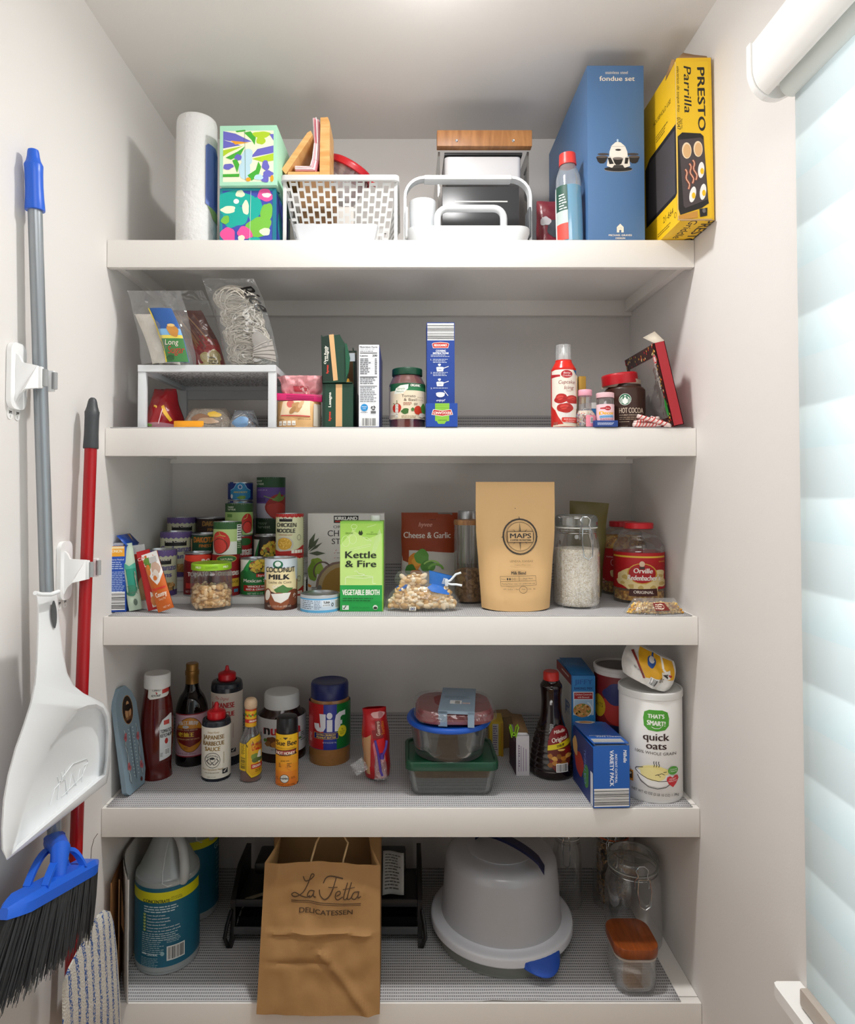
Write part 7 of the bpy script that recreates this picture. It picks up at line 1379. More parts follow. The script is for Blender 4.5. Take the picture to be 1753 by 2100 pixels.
# round glass bowl with blue lid on it
zB = Z4 + zl1 - .0032; Yc_ = Yg + .008 + dG / 2 + .004; 
q0, q1 = P(834, 1490, Yc_), P(1006, 1490, Yc_); xc = (q0.x + q1.x) / 2; rB = (q1.x - q0.x) / 2; zt = P(918, 1497, Yc_ - rB).z - zB
o = thing('glass_bowl', 'round glass bowl with bright blue lid standing on the green-lidded dish', 'food container', (xc, Yc_, zB))
B().lathe(smooth([(0, .001), (rB * .72, .001), (rB * .80, .006), (rB * .86, zt * .4), (rB * .91, zt * .86), (rB * .89, zt * .87), (rB * .84, zt * .4), (rB * .76, .008), (0, .006)], 4), GL, 56).build('glass_body', o)
B().lathe(smooth([(0, zt * .88), (rB * .93, zt * .88), (rB * .99, zt * .87), (rB * 1.0, zt * .93), (rB * .97, zt * 1.0), (rB * .90, zt * 1.0), (rB * .86, zt * .97), (0, zt * .97)], 2), M('#0f4fb0', .35), 56).build('lid', o, 'bright blue plastic lid')
# red tub in a bag with paper sleeve
zR = zB + zt * 1.0 + .0008; q0, q1 = P(850, 1455, Yc_), P(1016, 1455, Yc_); rR = (q1.x - q0.x) / 2 * .94; xr = (q0.x + q1.x) / 2 - .003; hR = .030
o = thing('food_container', 'bagged red food container with grey-blue paper sleeve, topmost of the stack', 'food container', (xr, Yc_, zR)); RDm = M('#7e1620', .3)
rr_ = lambda k, z: [(x, y, z) for x, y in rrect(2 * rR * k, 2 * rR * k * .92, rR * .62 * k, 10)]
B().loft([rr_(.92, .0008), rr_(1.0, .005), rr_(1.0, .016), rr_(.96, .018), rr_(.97, hR * .8), rr_(.92, hR), rr_(.4, hR)], RDm).build('red_container', o)
bg = lambda k, z, s: [(x + .004 * nz(x * 30, y * 30, s), y + .004 * nz(x * 30, y * 30, s + 5), z + .0025 * nz(x * 26, y * 26, s + 9)) for x, y in rrect(2 * rR * k, 2 * rR * k * .92, rR * .5 * k, 10)]
B().loft([bg(1.02, .006, 1), bg(1.07, .014, 2), bg(1.04, hR * .85, 3), bg(.97, hR + .0035, 4), bg(.5, hR + .004, 5)], CLEAR(gloss=.08, body=.03, bump=.9, bscale=30, edge=.18), cap=False).build('plastic_bag', o, 'clear plastic bag', fixn=False)
sw = .084; SB = M('#8ba0b2', .6); b = B(); xs = .010; y0, y1 = -rR * .95, rR * .95
b.box((xs, 0, hR + .0072), (sw, y1 - y0, .0008), SB); b.box((xs - sw * .37, y0 + .0004 - .001, hR * .5 + .0038), (sw * .24, .0008, hR + .0052), SB).box((xs + sw * .40, y0 + .0004 - .001, hR * .5 + .0038), (sw * .18, .0008, hR + .0052), SB).box((xs, y0 - .0006, hR + .004), (sw, .0008, .007), SB)
a = Art(0, 0, 1); a.rect(xs - .018, .012, xs + .010, .038, '#e3e4e4').bars(xs - .006, .014, xs + .006, .036, n=12, bg='#e3e4e4', horiz=True).rect(xs + .012, .026, xs + .030, .036, '#d9c9c6').greek(xs + .013, .027, xs + .029, 3, .003, '#8a6a6a', 3).text('FRUGAL & GARNISH', xs, -.004, .0035, '#4a5a68', .06).greek(xs - .02, 0, xs + .02, 1, .003, '#6a7a88', 4).greek(xs - .035, -.020, xs + .035, 2, .005, '#7a8c9a', 6)
b.art(a, lambda u, v, q: (u, v, hR + .0077 + q)); b.build('paper_sleeve', o, 'grey-blue paper sleeve with barcode sticker').rotation_euler = (0, 0, math.radians(-7))
# small cartons behind
p = PZ(1018, 1551, Z4); s_ = (p.y + D0) / F; h_ = P(1018, 1482, p.y).z - Z4
o = thing('tea_box', 'small yellow and white carton behind the stacked containers', 'box', (p.x, p.y, Z4), math.radians(-4)); b = B().box((0, .04, h_ / 2), (28 * s_, .075, h_), M('#c9a71c', .5), .001); a = Art(1018, 1551, s_); a.rect(1010, 1486, 1022, 1549, '#b9b2ae').greek(1011, 1490, 1021, 12, 4.6, '#6a5a74', 3).rect(1027, 1484, 1032, 1551, '#b98a14'); b.art(a, front(0)); b.build('carton', o)
p = PZ(1046, 1545, Z4); h_ = P(1040, 1472, p.y).z - Z4; s_ = (p.y + D0) / F
o = thing('cardboard_box', 'plain brown carton behind the green-clipped carton', 'box', (p.x + .004, p.y + .028, Z4), math.radians(14)); B().box((0, .04, h_ * .45), (30 * s_, .06, h_ * .9), M('#8f7350', .7), .001).build('carton', o)
p = PZ(1072, 1591, Z4); s_ = (p.y + D0) / F; h_ = P(1072, 1509, p.y).z - Z4
o = thing('clipped_carton', 'purple and white carton, open and closed with a lime green clip', 'box', (p.x, p.y, Z4), math.radians(3)); w_ = 27 * s_; d_ = .082
b = B().box((0, d_ / 2, h_ / 2), (w_, d_, h_), M('#c9c3c6', .5), .0008); a = Art(1072, 1591, s_); a.greek(1063, 1530, 1066, 10, 5, '#5a3a5a', 3); 
for k in range(4): a.line([(1063.5 + k * 5, 1582), (1063.5 + k * 5, 1528 + k * 3)], 1.3, '#8f7a90')
b.art(a, front(0)); sa = Art(0, 0, 1); sa.rect(-d_ + .002, -h_ + .001, -.001, -.001, '#3f1436').rect(-.03, -h_ + .008, -.012, -h_ + .02, '#8a7086').greek(-.06, -.05, -.02, 3, .008, '#5f2f54', 4); b.art(sa, lambda u, v, q: (-w_ / 2 - q, -u, v)); b.build('carton', o)
B().add([(-w_ / 2, d_ * .1, h_), (w_ / 2, d_ * .1, h_ + .004), (w_ / 2, d_, h_ + .024), (-w_ * .4, d_, h_ + .028)], [(0, 1, 2, 3)], M('#80623f', .7)).build('open_flap', o, 'open brown flap', solid=.001)
B().add([(-w_ / 2, 0, h_), (w_ / 2, 0, h_), (w_ * .3, -.002, h_ + .008), (-w_ * .35, -.002, h_ + .009)], [(0, 1, 2, 3)], M('#d3cfd2', .5)).build('open_flap', o, 'white flap', solid=.0008)
c = B(); LG_ = M('#8fc41e', .35)
for sx_ in (-1, 1): c.tube([(sx_ * .005 - .018, .004, h_ - .004), (sx_ * .011 - .018, .000, h_ + .022), (sx_ * .009 - .018, .002, h_ + .028), (sx_ * .006 - .018, .006, h_ + .022), (sx_ * .003 - .018, .008, h_ + .002)], .0018, LG_, 6)
c.tube([(-.018 + .004 * math.cos(k * .9), .004, h_ + .004 + .004 * math.sin(k * .9)) for k in range(8)], .0016, LG_, 6)
q = tag(c.build('bag_clip'), 'lime green plastic clip on the purple and white carton', 'clip'); q.location = o.location + Vector((-.004, -.004, .0))
# syrup
sp = Spot(1088, 1173, 1382, 1603, 4); r0 = sp.r
pts = [(0, 1405), (150, 1395), (190, 1340), (205, 1250), (200, 1130), (180, 1000), (150, 880), (110, 760), (95, 620), (100, 500), (105, 450), (85, 415), (76, 395)]
o = thing('syrup_bottle', 'dark maple syrup bottle with ribbed sides, red cap and oval label', 'bottle', sp.loc, sp.face); pr = cropprof(sp, 'd4', pts); pr = smooth(pr, 8); rf0 = prof_r(pr)
rib = lambda z: .0022 * (.5 - .5 * math.cos(z * 2 * math.pi / .0135)) if .02 < z < .12 else 0
pr2 = [(max(0, rf0(z) - rib(z)) if r_ > .012 else r_, z) for r_, z in [(rr, zz) for rr, zz in pr]]
zz_ = [k * .0022 for k in range(3, int(pr[-1][1] / .0022))]; pr2 = [(0, .001), (rf0(.004) * .92, .001)] + [(rf0(z) - rib(z), z) for z in zz_] + [pr[-1]]
B().lathe(pr2, M('#170705', .08, spec=.7), 56).build('bottle_body', o)
B().lathe(smooth(cropprof(sp, 'd4', [(70, 410), (74, 395), (76, 380), (74, 325), (66, 312), (0, 312)]), 1), M('#c8281e', .35), 36).build('cap', o, 'red cap')
r = r0 * .97; a = cropart(sp, 'd4', .4, cyl=r); ex, ey = 363, 1078
a.ell(ex, ey, 118, 224, '#2a0e0a').ell(ex, ey, 113, 219, '#8a1218')
a.poly([(252, 1055), (478, 990), (478, 1045), (250, 1100)], '#e3cf1e').poly([(250, 1100), (478, 1045), (470, 1160), (440, 1250), (400, 1290), (340, 1295), (290, 1240), (260, 1160)], '#6a2414')
for k in range(9): a.blob(275 + (k % 5) * 42, 1150 + (k // 5) * 60 + (k % 2) * 20, 26, 22, ['#b8782a', '#d9a24a', '#8f5a1c'][k % 3], k)
a.blob(380, 1092, 32, 10, '#e6c46a', 3).text('Millville', 365, 935, 34, '#f0e2d6', 106, rot=-10, shear=.15, bold=1).text('Original', 366, 1012, 42, '#f3e9dc', 150, rot=-13, shear=.1, bold=1.5).text('SYRUP', 375, 1062, 22, '#3a2a10', 70, rot=-13, bold=1).bars(330, 1215, 436, 1296, n=14)
label_band(o, r, rowz(sp, 1586), rowz(sp, 1488), CLEAR(gloss=.02, body=0, edge=.05), a, a0=-40, a1=60, rf=lambda z: max(rf0(z), r0 * .80) + .0004)
# baking mix box behind, angled
p = PZ(1178, 1520, Z4); Yj = .20; s_ = (Yj + D0) / F; h_ = P(1190, 1385, Yj).z - Z4
o = thing('baking_mix_box', 'blue and white baking mix box with casserole picture, behind the syrup', 'box', ((1193 - VX) * s_, Yj, Z4)); w_ = 48 * s_; d_ = .16
b = B().box((0, d_ / 2, h_ / 2), (w_, d_, h_), M('#1e6fb0', .4), .001); a = Art((1193 - 1070) / .21107, (P(1193, 0, Yj) and (1385 - 1310) / .21107) + h_ / (s_ * .21107), s_ * .21107)
a.rect(472, 362, 700, 1100, '#2a7fc0').rect(472, 362, 478, 1100, '#174f86').text('JIFFY', 588, 440, 46, '#1c5fa6', 176, bold=3).text('BAKING MIX', 586, 492, 24, '#143a74', 176, bold=1).rect(488, 512, 682, 735, '#dfe3e6').rect(496, 520, 674, 582, '#a81f22').text('Chicken Casserole', 585, 546, 17, '#f3e2dc', 160).text('with Broccoli', 585, 572, 17, '#f3e2dc', 112).rect(496, 588, 674, 735, '#a9c6dc').ell(572, 690, 86, 66, '#c98a4a').dots(500, 630, 650, 735, 11, 60, ['#d9a05a', '#b8742e', '#e2b878', '#7a8a3a'], 3, lambda x, y: ((x - 572) / 80) ** 2 + ((y - 690) / 58) ** 2 < 1).ring(580, 680, 90, 80, 8, '#e9eef0', 20, -60, 60)
b.art(a, front(0)); sa = Art(0, 0, 1); sa.rect(-d_, -h_, 0, 0, '#cfcfcc').rect(-d_, -h_, 0, -h_ + .025, '#8a1c1c').text('JIFFY', -d_ * .25, -h_ * .55, .03, '#2a5fa6', .05, bold=.001).greek(-.1, -h_ + .008, -.02, 1, .01, '#e3c9c0', 3); b.art(sa, lambda u, v, q: (-w_ / 2 - q, -u, v)); ta = Art(0, 0, 1); ta.rect(-.016, -.055, .02, -.030, '#9aa3a8').greek(-.014, -.053, .018, 5, .0045, '#4a5258', 3); b.art(ta, lambda u, v, q: (u, v, h_ + q)); b.build('carton', o)
B().add([(-w_ / 2, .002, h_ + .001), (w_ / 2, .002, h_ + .001), (w_ / 2, d_ * .8, h_ + .012), (-w_ / 2, d_ * .8, h_ + .012)], [(0, 1, 2, 3)], M('#1e6fb0', .4)).build('lid_flap', o, solid=.001)
# oatmeal box in front
p = PZ(1247, 1657, Z4); Ym = p.y; s_ = (Ym + D0) / F; h_ = P(1247, 1534, Ym).z - Z4; w_ = 75 * s_; d_ = .148
o = thing('oatmeal_box', 'royal blue oatmeal variety pack box with opened lid, at the shelf front', 'box', ((1250 - VX) * s_, Ym, Z4), math.radians(3.0)); b = B().box((0, d_ / 2, h_ / 2), (w_, d_, h_), M('#1856a8', .4), .001)
a = Art((1250 - 1070) / .21107, (1657 - 1310) / .21107, s_ * .21107)
a.rect(675, 1050, 1028, 1640, '#1a5cb0').bars(680, 1460, 1022, 1630, horiz=True, n=12).text('VARIETY PACK', 836, 1095, 38, '#eef3fa', 342, rot=90, al='l', bold=1.5).text('INSTANT OATMEAL', 886, 1132, 22, '#e3ecf8', 276, rot=90, al='l', bold=.6).text('Millville', 968, 1094, 34, '#eef3fa', 118, rot=90, al='l', shear=.15, bold=1)
b.art(a, front(0)); sa = Art(0, 0, 1); sa.rect(-d_, -h_, -.002, -.001, '#1b2f6e').rect(-.020, -.075, -.004, -.002, '#d9dde3').blob(-.10, -.06, .03, .03, '#a8342c', 3).blob(-.05, -.05, .02, .025, '#3f7a3a', 5).blob(-.13, -.09, .02, .02, '#c9a36a', 6).text('OATMEAL', -.05, -.03, .014, '#6a7fc0', .08, rot=-90, al='l'); b.art(sa, lambda u, v, q: (-w_ / 2 - q, -u, v)); b.build('carton', o)
lidb = B().box((0, d_ / 2, 0), (w_, d_, .0014), M('#1856a8', .4)); ta = Art(0, 0, 1); ta.bars(-w_ * .45, -.026, w_ * .40, -.004, horiz=True, n=7).text('VARIETY PACK', .010, -.045, .008, '#e6eef8', .060, rot=180).text('Instant Oatmeal', -.008, -.05, .006, '#e6eef8', .05, rot=180).rect(.01, -.15, .034, -.13, '#2f6ab8').blob(-.01, -.145, .022, .012, '#d9cfc4', 3).blob(-.01, -.145, .015, .008, '#b8824a', 4); lidb.art(ta, lambda u, v, q: (u, v, .0008 + q)); q = lidb.build('lid_flap', o); q.location = (0, .004, h_ + .009); q.rotation_euler = (math.radians(-2), math.radians(1), 0)
B().box((0, .02, h_ + .002), (w_ * .8, .03, .004), M('#8fa3b5', .6)).build('paper_packets', o, 'pale paper packets inside')
# canister of oats
sp = Spot(1270, 1397, 1424, 1650, 4); r, h = sp.r * .985, sp.h
o = thing('oats_canister', 'large white quick oats canister with green round emblem', 'canister', sp.loc, sp.face); WC = M('#e9e8e5', .4)
B().lathe([(0, .001), (r * .96, 0), (r * .985, .003), (r * .985, h - .014), (r * .97, h - .012)], WC, 56).build('canister_body', o)
B().lathe(smooth([(r * .985, h - .016), (r * 1.01, h - .015), (r * 1.01, h - .003), (r * .99, h), (r * .95, h), (r * .93, h - .004), (0, h - .004)], 2), M('#dcdcd9', .35), 56).build('lid', o, 'white plastic lid')
a = cropart(sp, 'd4', .45, cyl=r)
a.poly([(1180 + 4, 790), (1195, 730), (1240, 708), (1360, 708), (1408, 730), (1422, 790), (1418, 860), (1385, 900), (1310, 914), (1230, 905), (1190, 865)], '#4aa02c').text("THAT'S", 1302, 788, 40, '#f3f6ec', 150, bold=2.5).text('SMART!', 1302, 858, 46, '#f3f6ec', 166, bold=3, rot=3).line([(1260, 872), (1290, 886), (1330, 884), (1352, 868)], 5, '#f3f6ec').text('quick', 1302, 1002, 70, '#3a201c', 238, bold=3).text('oats', 1302, 1086, 68, '#3a201c', 184, bold=3).text('100% WHOLE GRAIN', 1295, 1140, 28, '#4a3a34', 376, rot=2)
a.ell(1270, 1320, 140, 78, '#ecdf9a').blob(1290, 1300, 110, 60, '#e9da8e', 4).poly([(1110, 1300), (1500, 1352), (1430, 1420), (1330, 1450), (1220, 1440), (1140, 1380)], '#e9e8e5').ell(1270, 1330, 118, 62, '#ecdf9a', 8)
K_ = '#2a2624'
a.line([(1180, 1272), (1120, 1285), (1108, 1305), (1140, 1340), (1220, 1376), (1320, 1394), (1400, 1392)], 6, K_).line([(1128, 1355), (1160, 1410), (1230, 1455), (1310, 1466), (1390, 1450), (1430, 1420)], 6, K_)
for x in (1280, 1302, 1324): a.line([(x, 1202), (x - 4, 1218), (x + 4, 1238), (x - 2, 1258)], 6, K_)
a.line([(1290, 1338), (1312, 1328), (1330, 1340)], 5, K_).line([(1312, 1330), (1350, 1316), (1375, 1330)], 5, K_).line([(1330, 1350), (1340, 1345)], 5, K_).line([(1365, 1306), (1392, 1302)], 5, K_).ell(1452, 1294, 46, 40, '#4aa02c').text('COOKS IN', 1454, 1290, 14, '#eef4e6', 66).text('1 MINUTE', 1454, 1310, 14, '#eef4e6', 66)
a.poly([(1392, 1380), (1400, 1352), (1425, 1345), (1446, 1362), (1468, 1342), (1492, 1344), (1502, 1375), (1480, 1420), (1450, 1455), (1412, 1420)], '#cf2430').text('HEART', 1448, 1382, 16, '#f6e3e0', 62).text('HEALTHY', 1448, 1402, 16, '#f6e3e0', 76).text('NET WT 42 OZ (2 LB 10 OZ) 1.19kg', 1290, 1530, 24, '#4a4644', 430, rot=4).rect(1030, 1330, 1090, 1435, '#d98a2a').rect(1038, 1345, 1082, 1415, '#4a3a2a').blob(1060, 1365, 14, 14, '#d9c9a0', 3)
b = B(); b.art(a, wrap(r * .985), du=r * .07); b.build('canister_print', o, 'brown lettering and bowl drawing')
# second canister behind
Yq = sp.Yc + .142; q0, q1 = P(1220, 1400, Yq), P(1300, 1400, Yq); rq = .062; xq = P(1220, 1400, Yq).x + rq; hq = P(1250, 1372, Yq - rq * .8).z - Z4
o = thing('oats_canister', 'dark red and navy oats canister with white rim, behind the white one', 'canister', (xq, Yq, Z4), -math.atan2(xq, Yq + D0) - .35)
B().lathe([(0, .001), (rq, 0), (rq, hq - .008)], M('#dfdcd8', .45), 48).build('canister_body', o); B().lathe([(rq * .98, hq - .012), (rq * 1.03, hq - .011), (rq * 1.03, hq - .002), (rq, hq), (rq * .95, hq), (rq * .94, hq - .005), (0, hq - .005)], M('#cfccc8', .4), 48).build('lid_rim', o); B().lathe([(rq * .92, hq - .0046), (0, hq - .0042)], CLEAR(gloss=.1, body=.5, bodycol='#3a2220'), 40).build('lid_window', o, 'dark clear lid')
a = Art(0, 0, hq / 100); R_ = rq / (hq / 100); a.rect(-R_ * 1.2, -92, R_ * 1.5, -44, '#7a1a1e').rect(-R_ * 1.2, -46, R_ * 1.5, 0, '#14234a').blob(12, -60, 20, 16, '#b8342c', 3).blob(6, -76, 14, 10, '#2a2f6a', 5).ell(-14, -62, 9, 11, '#c9a81e').text('OATS', -14, -61, 4, '#5a4a10', 12).text('QUICK', 12, -20, 14, '#e6e6ea', 58, bold=1.6).text('OATS', 16, -3, 14, '#e6e6ea', 44, bold=1.6)
b = B(); b.art(a, wrap(rq), du=rq * .07); b.build('canister_print', o, 'red and navy print')
# crumpled bag on the white canister
zc = Z4 + h + .0008
o = thing('flour_bag', 'crumpled yellow and white paper bag lying on the white canister', 'bag', (sp.x - .008, sp.Yc - .012, zc), math.radians(-8), 0, math.radians(0))
f = pouch(.118, .072, .075, 33, .012, lambda v: (.35 + .65 * math.sin(math.pi * (.12 + v * .8)) ** .7), lambda v: .72 + .30 * math.sin(math.pi * (.1 + .8 * v)), sc=26)
def fz(side):
    g = f(side)
    def q(u, v):
        p = g(u, v); ca, sa = math.cos(math.radians(24)), math.sin(math.radians(24)); x, z = p.x, p.z - .036
        x, z = x * ca + z * sa, -x * sa + z * ca; y, zz = p.y * .9 + (z) * .55, z
        return Vector((x, y, max(.0006, zz + .046)))
    return q
b = B().grid(fz(-1), 30, 26, M('#e3e1dc', .5, bump=.5, bscale=70)).grid(fz(1), 30, 26, M('#e3e1dc', .5, bump=.5, bscale=70)); a = Art(0, 0, .001)
a.poly([(-40, -70), (50, -70), (56, -34), (10, -22), (-8, -16), (-30, -40)], '#e2a81a').poly([(-46, -58), (-28, -38), (-8, -14), (-12, -12), (-34, -38), (-50, -54)], '#8a2a20').blob(-4, -52, 9, 13, '#1f4f9a', 3).ell(-4, -56, 7, 7, '#dcdcdc').rect(-6, -70, -1, -62, '#1f4f9a').line([(16, -70), (24, -48), (44, -36)], 5, '#ece6da').poly([(22, -40), (40, -52), (46, -34), (30, -24)], '#e3dfd6').poly([(26, -36), (38, -42), (40, -32)], '#2a2422').blob(44, -40, 4, 3, '#b8342c', 3).text('NET WT 5 LB', -26, -22, 4, '#4a4644', 24, rot=20).bars(2, -22, 22, -4, n=12).greek(24, -28, 34, 4, 3, '#4a3a14', 3)
b.art(a, lambda u, v, q: (lambda p: (p.x, p.y - q * 2.4 - .0004, p.z + q * 1.2))(fz(-1)(min(1, max(0, u / .118 + .5)), min(1, max(0, v / .072)))), .005, .005); b.build('paper_bag', o, fixn=False)
# ---------------------------------------------------------------- lowest shelf
Z5 = SH[5] + LIN
KR5 = M('#a9794a', .75, bump=.12, bscale=40, var=.05)
# flat folded paper bags by the side wall, flaring apart at the shelf front
def flatbag(label, xf, xb, y0, d, h, mat, t=.0025, fold=True, flare=.30):
    o = thing('paper_bag', label, 'paper bag', (XL, y0, Z5)); n = 18
    def px_(u, v): return xb + (xf - xb) * max(0, 1 - (y0 + u * d) / .10) ** 1.2
    def g(off):
        return lambda u, v: (px_(u, v) + off * (1 if u < .97 else .2) + .0004 * nz(u * 5, v * 6, xf * 90), u * d, v * h * (1 - .02 * math.sin(u * 3 + xf * 50)))
    b = B().grid(g(0), n, n, mat).grid(g(t), n, n, mat); e0 = [g(0)(0, j / n) for j in range(n + 1)]; e1 = [g(t)(0, j / n) for j in range(n + 1)]
    b.add(e0 + e1, [(j, j + 1, n + 2 + j, n + 1 + j) for j in range(n)], mat); b.build('paper_body', o)
    if fold: B().add([(xf - .001, -.0004, h * .60), (xf + t + .001, .004, h * .50), (xf + t + .002, .0, h * .64), (xf + t - .004, -.0004, h * .97), (xf - .001, -.0006, h * .95)], [(0, 1, 2, 3, 4)], mat).build('folded_gusset', o, 'folded gusset at the front edge', solid=.0006)
flatbag('flat folded brown paper bag against the side wall, half hidden by the broom', .020, .0015, .012, .36, .258, KR5)
flatbag('second flat brown paper bag, between the first one and the white bag', .040, .0055, .020, .33, .262, M('#8f6840', .75, bump=.12, bscale=40))
flatbag('flat white paper bag standing beside the vinegar jug', .060, .0095, -.006, .33, .272, M('#c9c7c3', .6, bump=.1, bscale=30), .003, False, .26)
# vinegar jugs
MILKY = CLEAR(gloss=.05, body=.66, edge=.25, bodycol='#bfc6c6', rough=.25)
def jug(label, px0, px1, pyb, Y=None, art=None, turn=0.0):
    sp = Spot(px0, px1, 1718, pyb, 5, Y=Y); r = sp.r; o = thing('vinegar_jug', label, 'jug', sp.loc, sp.face + turn)
    k = r / .085; h = min(.325, FB[4] - Z5 + .03); z = lambda q: q * h
    pr = smooth([(0, .002), (r * .88, 0), (r * .985, .008), (r, .02), (r, z(.30)), (r, z(.62)), (r * .92, z(.67)), (r * .66, z(.79)), (r * .44, z(.90)), (r * .32, z(.945)), (r * .25, z(.975)), (r * .24, z(1.0))], 5); rf = prof_r(pr)
    B().lathe(pr, MILKY, 52).build('jug_body', o)
    HA = math.radians(28)
    def at(q, zz, off=0): return Vector(((rf(zz) + off) * math.sin(q), -(rf(zz) + off) * math.cos(q), zz))
    path = [at(HA, z(.635), -.004), at(HA, z(.665), .008), at(HA, z(.72), .019), at(HA, z(.79), .028), at(HA, z(.86), .032), at(HA, z(.92), .026), at(HA, z(.95), .008), at(HA, z(.96), -.004)]
    B().tube([tuple(p) for p in path], [.011, .0115, .0115, .011, .0105, .010, .010, .010], M('#b9bfbf', .35, sss=0), 14).build('jug_handle', o)
    loop = [at(HA + a_, z(v_), .0006) for a_, v_ in ((.30, .655), (-.0, .640), (-.5, .632), (-.66, .655), (-.68, .72), (-.62, .82), (-.4, .91))]
    B().tube([tuple(p) for p in loop], .0014, M('#c6cbcb', .3), 6).build('moulded_edge', o)
    B().lathe([(0, z(1.0)), (r * .29, z(1.0)), (r * .29, z(1.04)), (0, z(1.04))], M('#1d5f6f', .4), 28).build('cap', o, 'teal cap')
    a = cropart(sp, 'd5', .45, cyl=r) if art else Art(0, 0, h / 100)
    if art: art(a)
    else: a.rect(-90, -64.6, 90, -58, '#d9d41c').text('GLASS', 22, -52, 5, '#a9c4c8', 18).greek(16, -48, 28, 8, 4, '#5f8a94', 3)
    label_band(o, r, z(.062), z(.622), '#12607a', a, rf=lambda q: r); return o
def ja(a):
    a.rect(280, 690, 1060, 800, '#d9d41c').text('CONCENTRATE', 632, 800, 34, '#2a3a1a', 262, bold=2).text('100% NATURAL', 830, 762, 13, '#3a4a1a', 110).text('MULTI-PURPOSE', 830, 782, 13, '#3a4a1a', 116)
    a.greek(508, 835, 870, 3, 26, '#c3d6da', 3); 
    for k in range(6): a.ell(515, 925 + k * 32, 14, 14, '#8fae4a').line([(508, 925 + k * 32), (514, 932 + k * 32), (524, 916 + k * 32)], 4, '#e6f0d0')
    for k, t in enumerate(('Lower the pH of water', 'Clean patios and driveways', 'Eliminates odors from laundry', 'Polish chrome & metal', 'Remove soap scum & hard water stains', 'Clean rust & rust stains off tools')): a.text(t, 540, 934 + k * 32, 15, '#dfe9ea', [180, 220, 230, 180, 320, 330][k], al='l', bold=.4)
    a.greek(495, 1112, 870, 4, 22, '#a9c3c9', 4).greek(492, 1200, 712, 7, 20, '#8fb0b8', 5).greek(735, 1160, 890, 4, 17, '#8fb0b8', 6).text('CENTRAL', 590, 1345, 22, '#c9dade', 112, bold=1).ell(515, 1335, 22, 18, '#c9dade').rect(493, 1336, 540, 1356, '#12607a').ell(692, 1325, 20, 22, '#8fb0b8').greek(488, 1368, 660, 6, 17, '#7fa4ae', 7)
    a.bars(735, 1255, 912, 1405, n=16, bg='#d9dcd8').text('R', 362, 1210, 120, '#d9d41c', 60, bold=6).rect(350, 1430, 420, 1436, '#d9d41c')
sp_ = jug('translucent vinegar jug with teal and yellow label, at the shelf front', 281, 407, 2003, None, ja)
jug('second vinegar jug with dark teal label, in the shade behind the first', 345, 447, None, .262, None, .3)
# brown deli bag
zb = SH[5] + LIN + .0006; yb = PZ(652, 2083, zb).y; D_ = yb + D0
q0, q1 = P(525, 2080, yb), P(778, 2080, yb); wB_ = q1.x - q0.x; xc = (q0.x + q1.x) / 2; yt = .028; hz = P(660, 1771, yt).z - zb; dB = .155
xt = ((543 + 783) / 2 - VX) / F * (yt + D0) - xc
o = thing('deli_bag', 'open brown paper deli bag with script lettering and string handles', 'paper bag', (xc, yb, zb)); KB = M('#a07849', .8, bump=.14, bscale=60, var=.05)
def fr(u, v):
    x = (u - .5) * wB_ * (1 - .015 * v) + xt * v; e = min(1, 8 * u, 8 * (1 - u))
    y = (yt - yb) * v + .010 * e * (nz(u * 3.1, v * 3.6, 3) * .9 + .5 * nz(u * 7, v * 7, 8)) - .006 * math.exp(-((v - .53 - .02 * nz(u * 4, 1, 2)) / .018) ** 2) * e + .004 * math.exp(-((v - .33) / .02) ** 2) * e * (u < .6) - .007 * math.exp(-(((u - .72) * .7 + (v - .2) * .7) / .03) ** 2) * e * (v < .42)
    y -= .012 * math.exp(-((u - .55) / .18) ** 2 - ((v - .82) / .14) ** 2); dz = (.007 * math.sin(math.pi * u) - .006 * (u > .5) * (u - .5) * 2) * v ** 6
    return Vector((x, y + .004 * (1 - e), v * hz + dz))
b = B().grid(fr, 44, 52, KB)
a = Art((652 - 440) / .26241, (2083 - 1690) / .26241, D_ / F * .26241, .8); I2 = '#4a3522'
def pts(*p): return smooth([tuple(map(float, q)) for q in p], 5)
def scr(p, w=8): 
    q = []; pp = [tuple(map(float, x)) for x in p]; pp = [pp[0]] + pp + [pp[-1]]
    for i in range(1, len(pp) - 2):
        for k in range(5):
            t = k / 5; q.append(tuple(.5 * (2 * pp[i][j] + (pp[i + 1][j] - pp[i - 1][j]) * t + (2 * pp[i - 1][j] - 5 * pp[i][j] + 4 * pp[i + 1][j] - pp[i + 2][j]) * t * t + (3 * pp[i][j] - pp[i - 1][j] - 3 * pp[i + 1][j] + pp[i + 2][j]) * t ** 3) for j in (0, 1)))
    a.line(q + [pp[-1]], w, I2)
scr([(660, 570), (680, 602), (720, 590), (750, 560), (728, 555), (700, 620), (660, 680), (600, 708), (570, 692), (600, 676), (650, 704), (690, 716), (720, 704)])
scr([(750, 668), (715, 670), (697, 703), (720, 716), (745, 690), (752, 665), (746, 704), (766, 708)])
scr([(825, 612), (850, 576), (900, 564), (985, 576)]); scr([(930, 570), (905, 640), (872, 700), (836, 718), (802, 692), (795, 655)]); scr([(868, 634), (942, 628)], 5)
scr([(935, 692), (966, 674), (958, 656), (932, 668), (926, 702), (946, 718), (985, 696)]); scr([(1022, 600), (992, 700), (1006, 716), (1024, 700)]); scr([(1054, 598), (1022, 700), (1036, 716), (1056, 700)]); scr([(985, 646), (1080, 634)], 5)
scr([(1112, 668), (1074, 670), (1056, 704), (1080, 718), (1105, 694), (1114, 664), (1106, 710), (1130, 700)])
a.line([(568, 734), (1130, 752)], 5, I2).line([(568, 746), (1130, 763)], 4, I2).text('DELICATESSEN', 850, 822, 34, I2, 428, bold=1.2, rot=1)
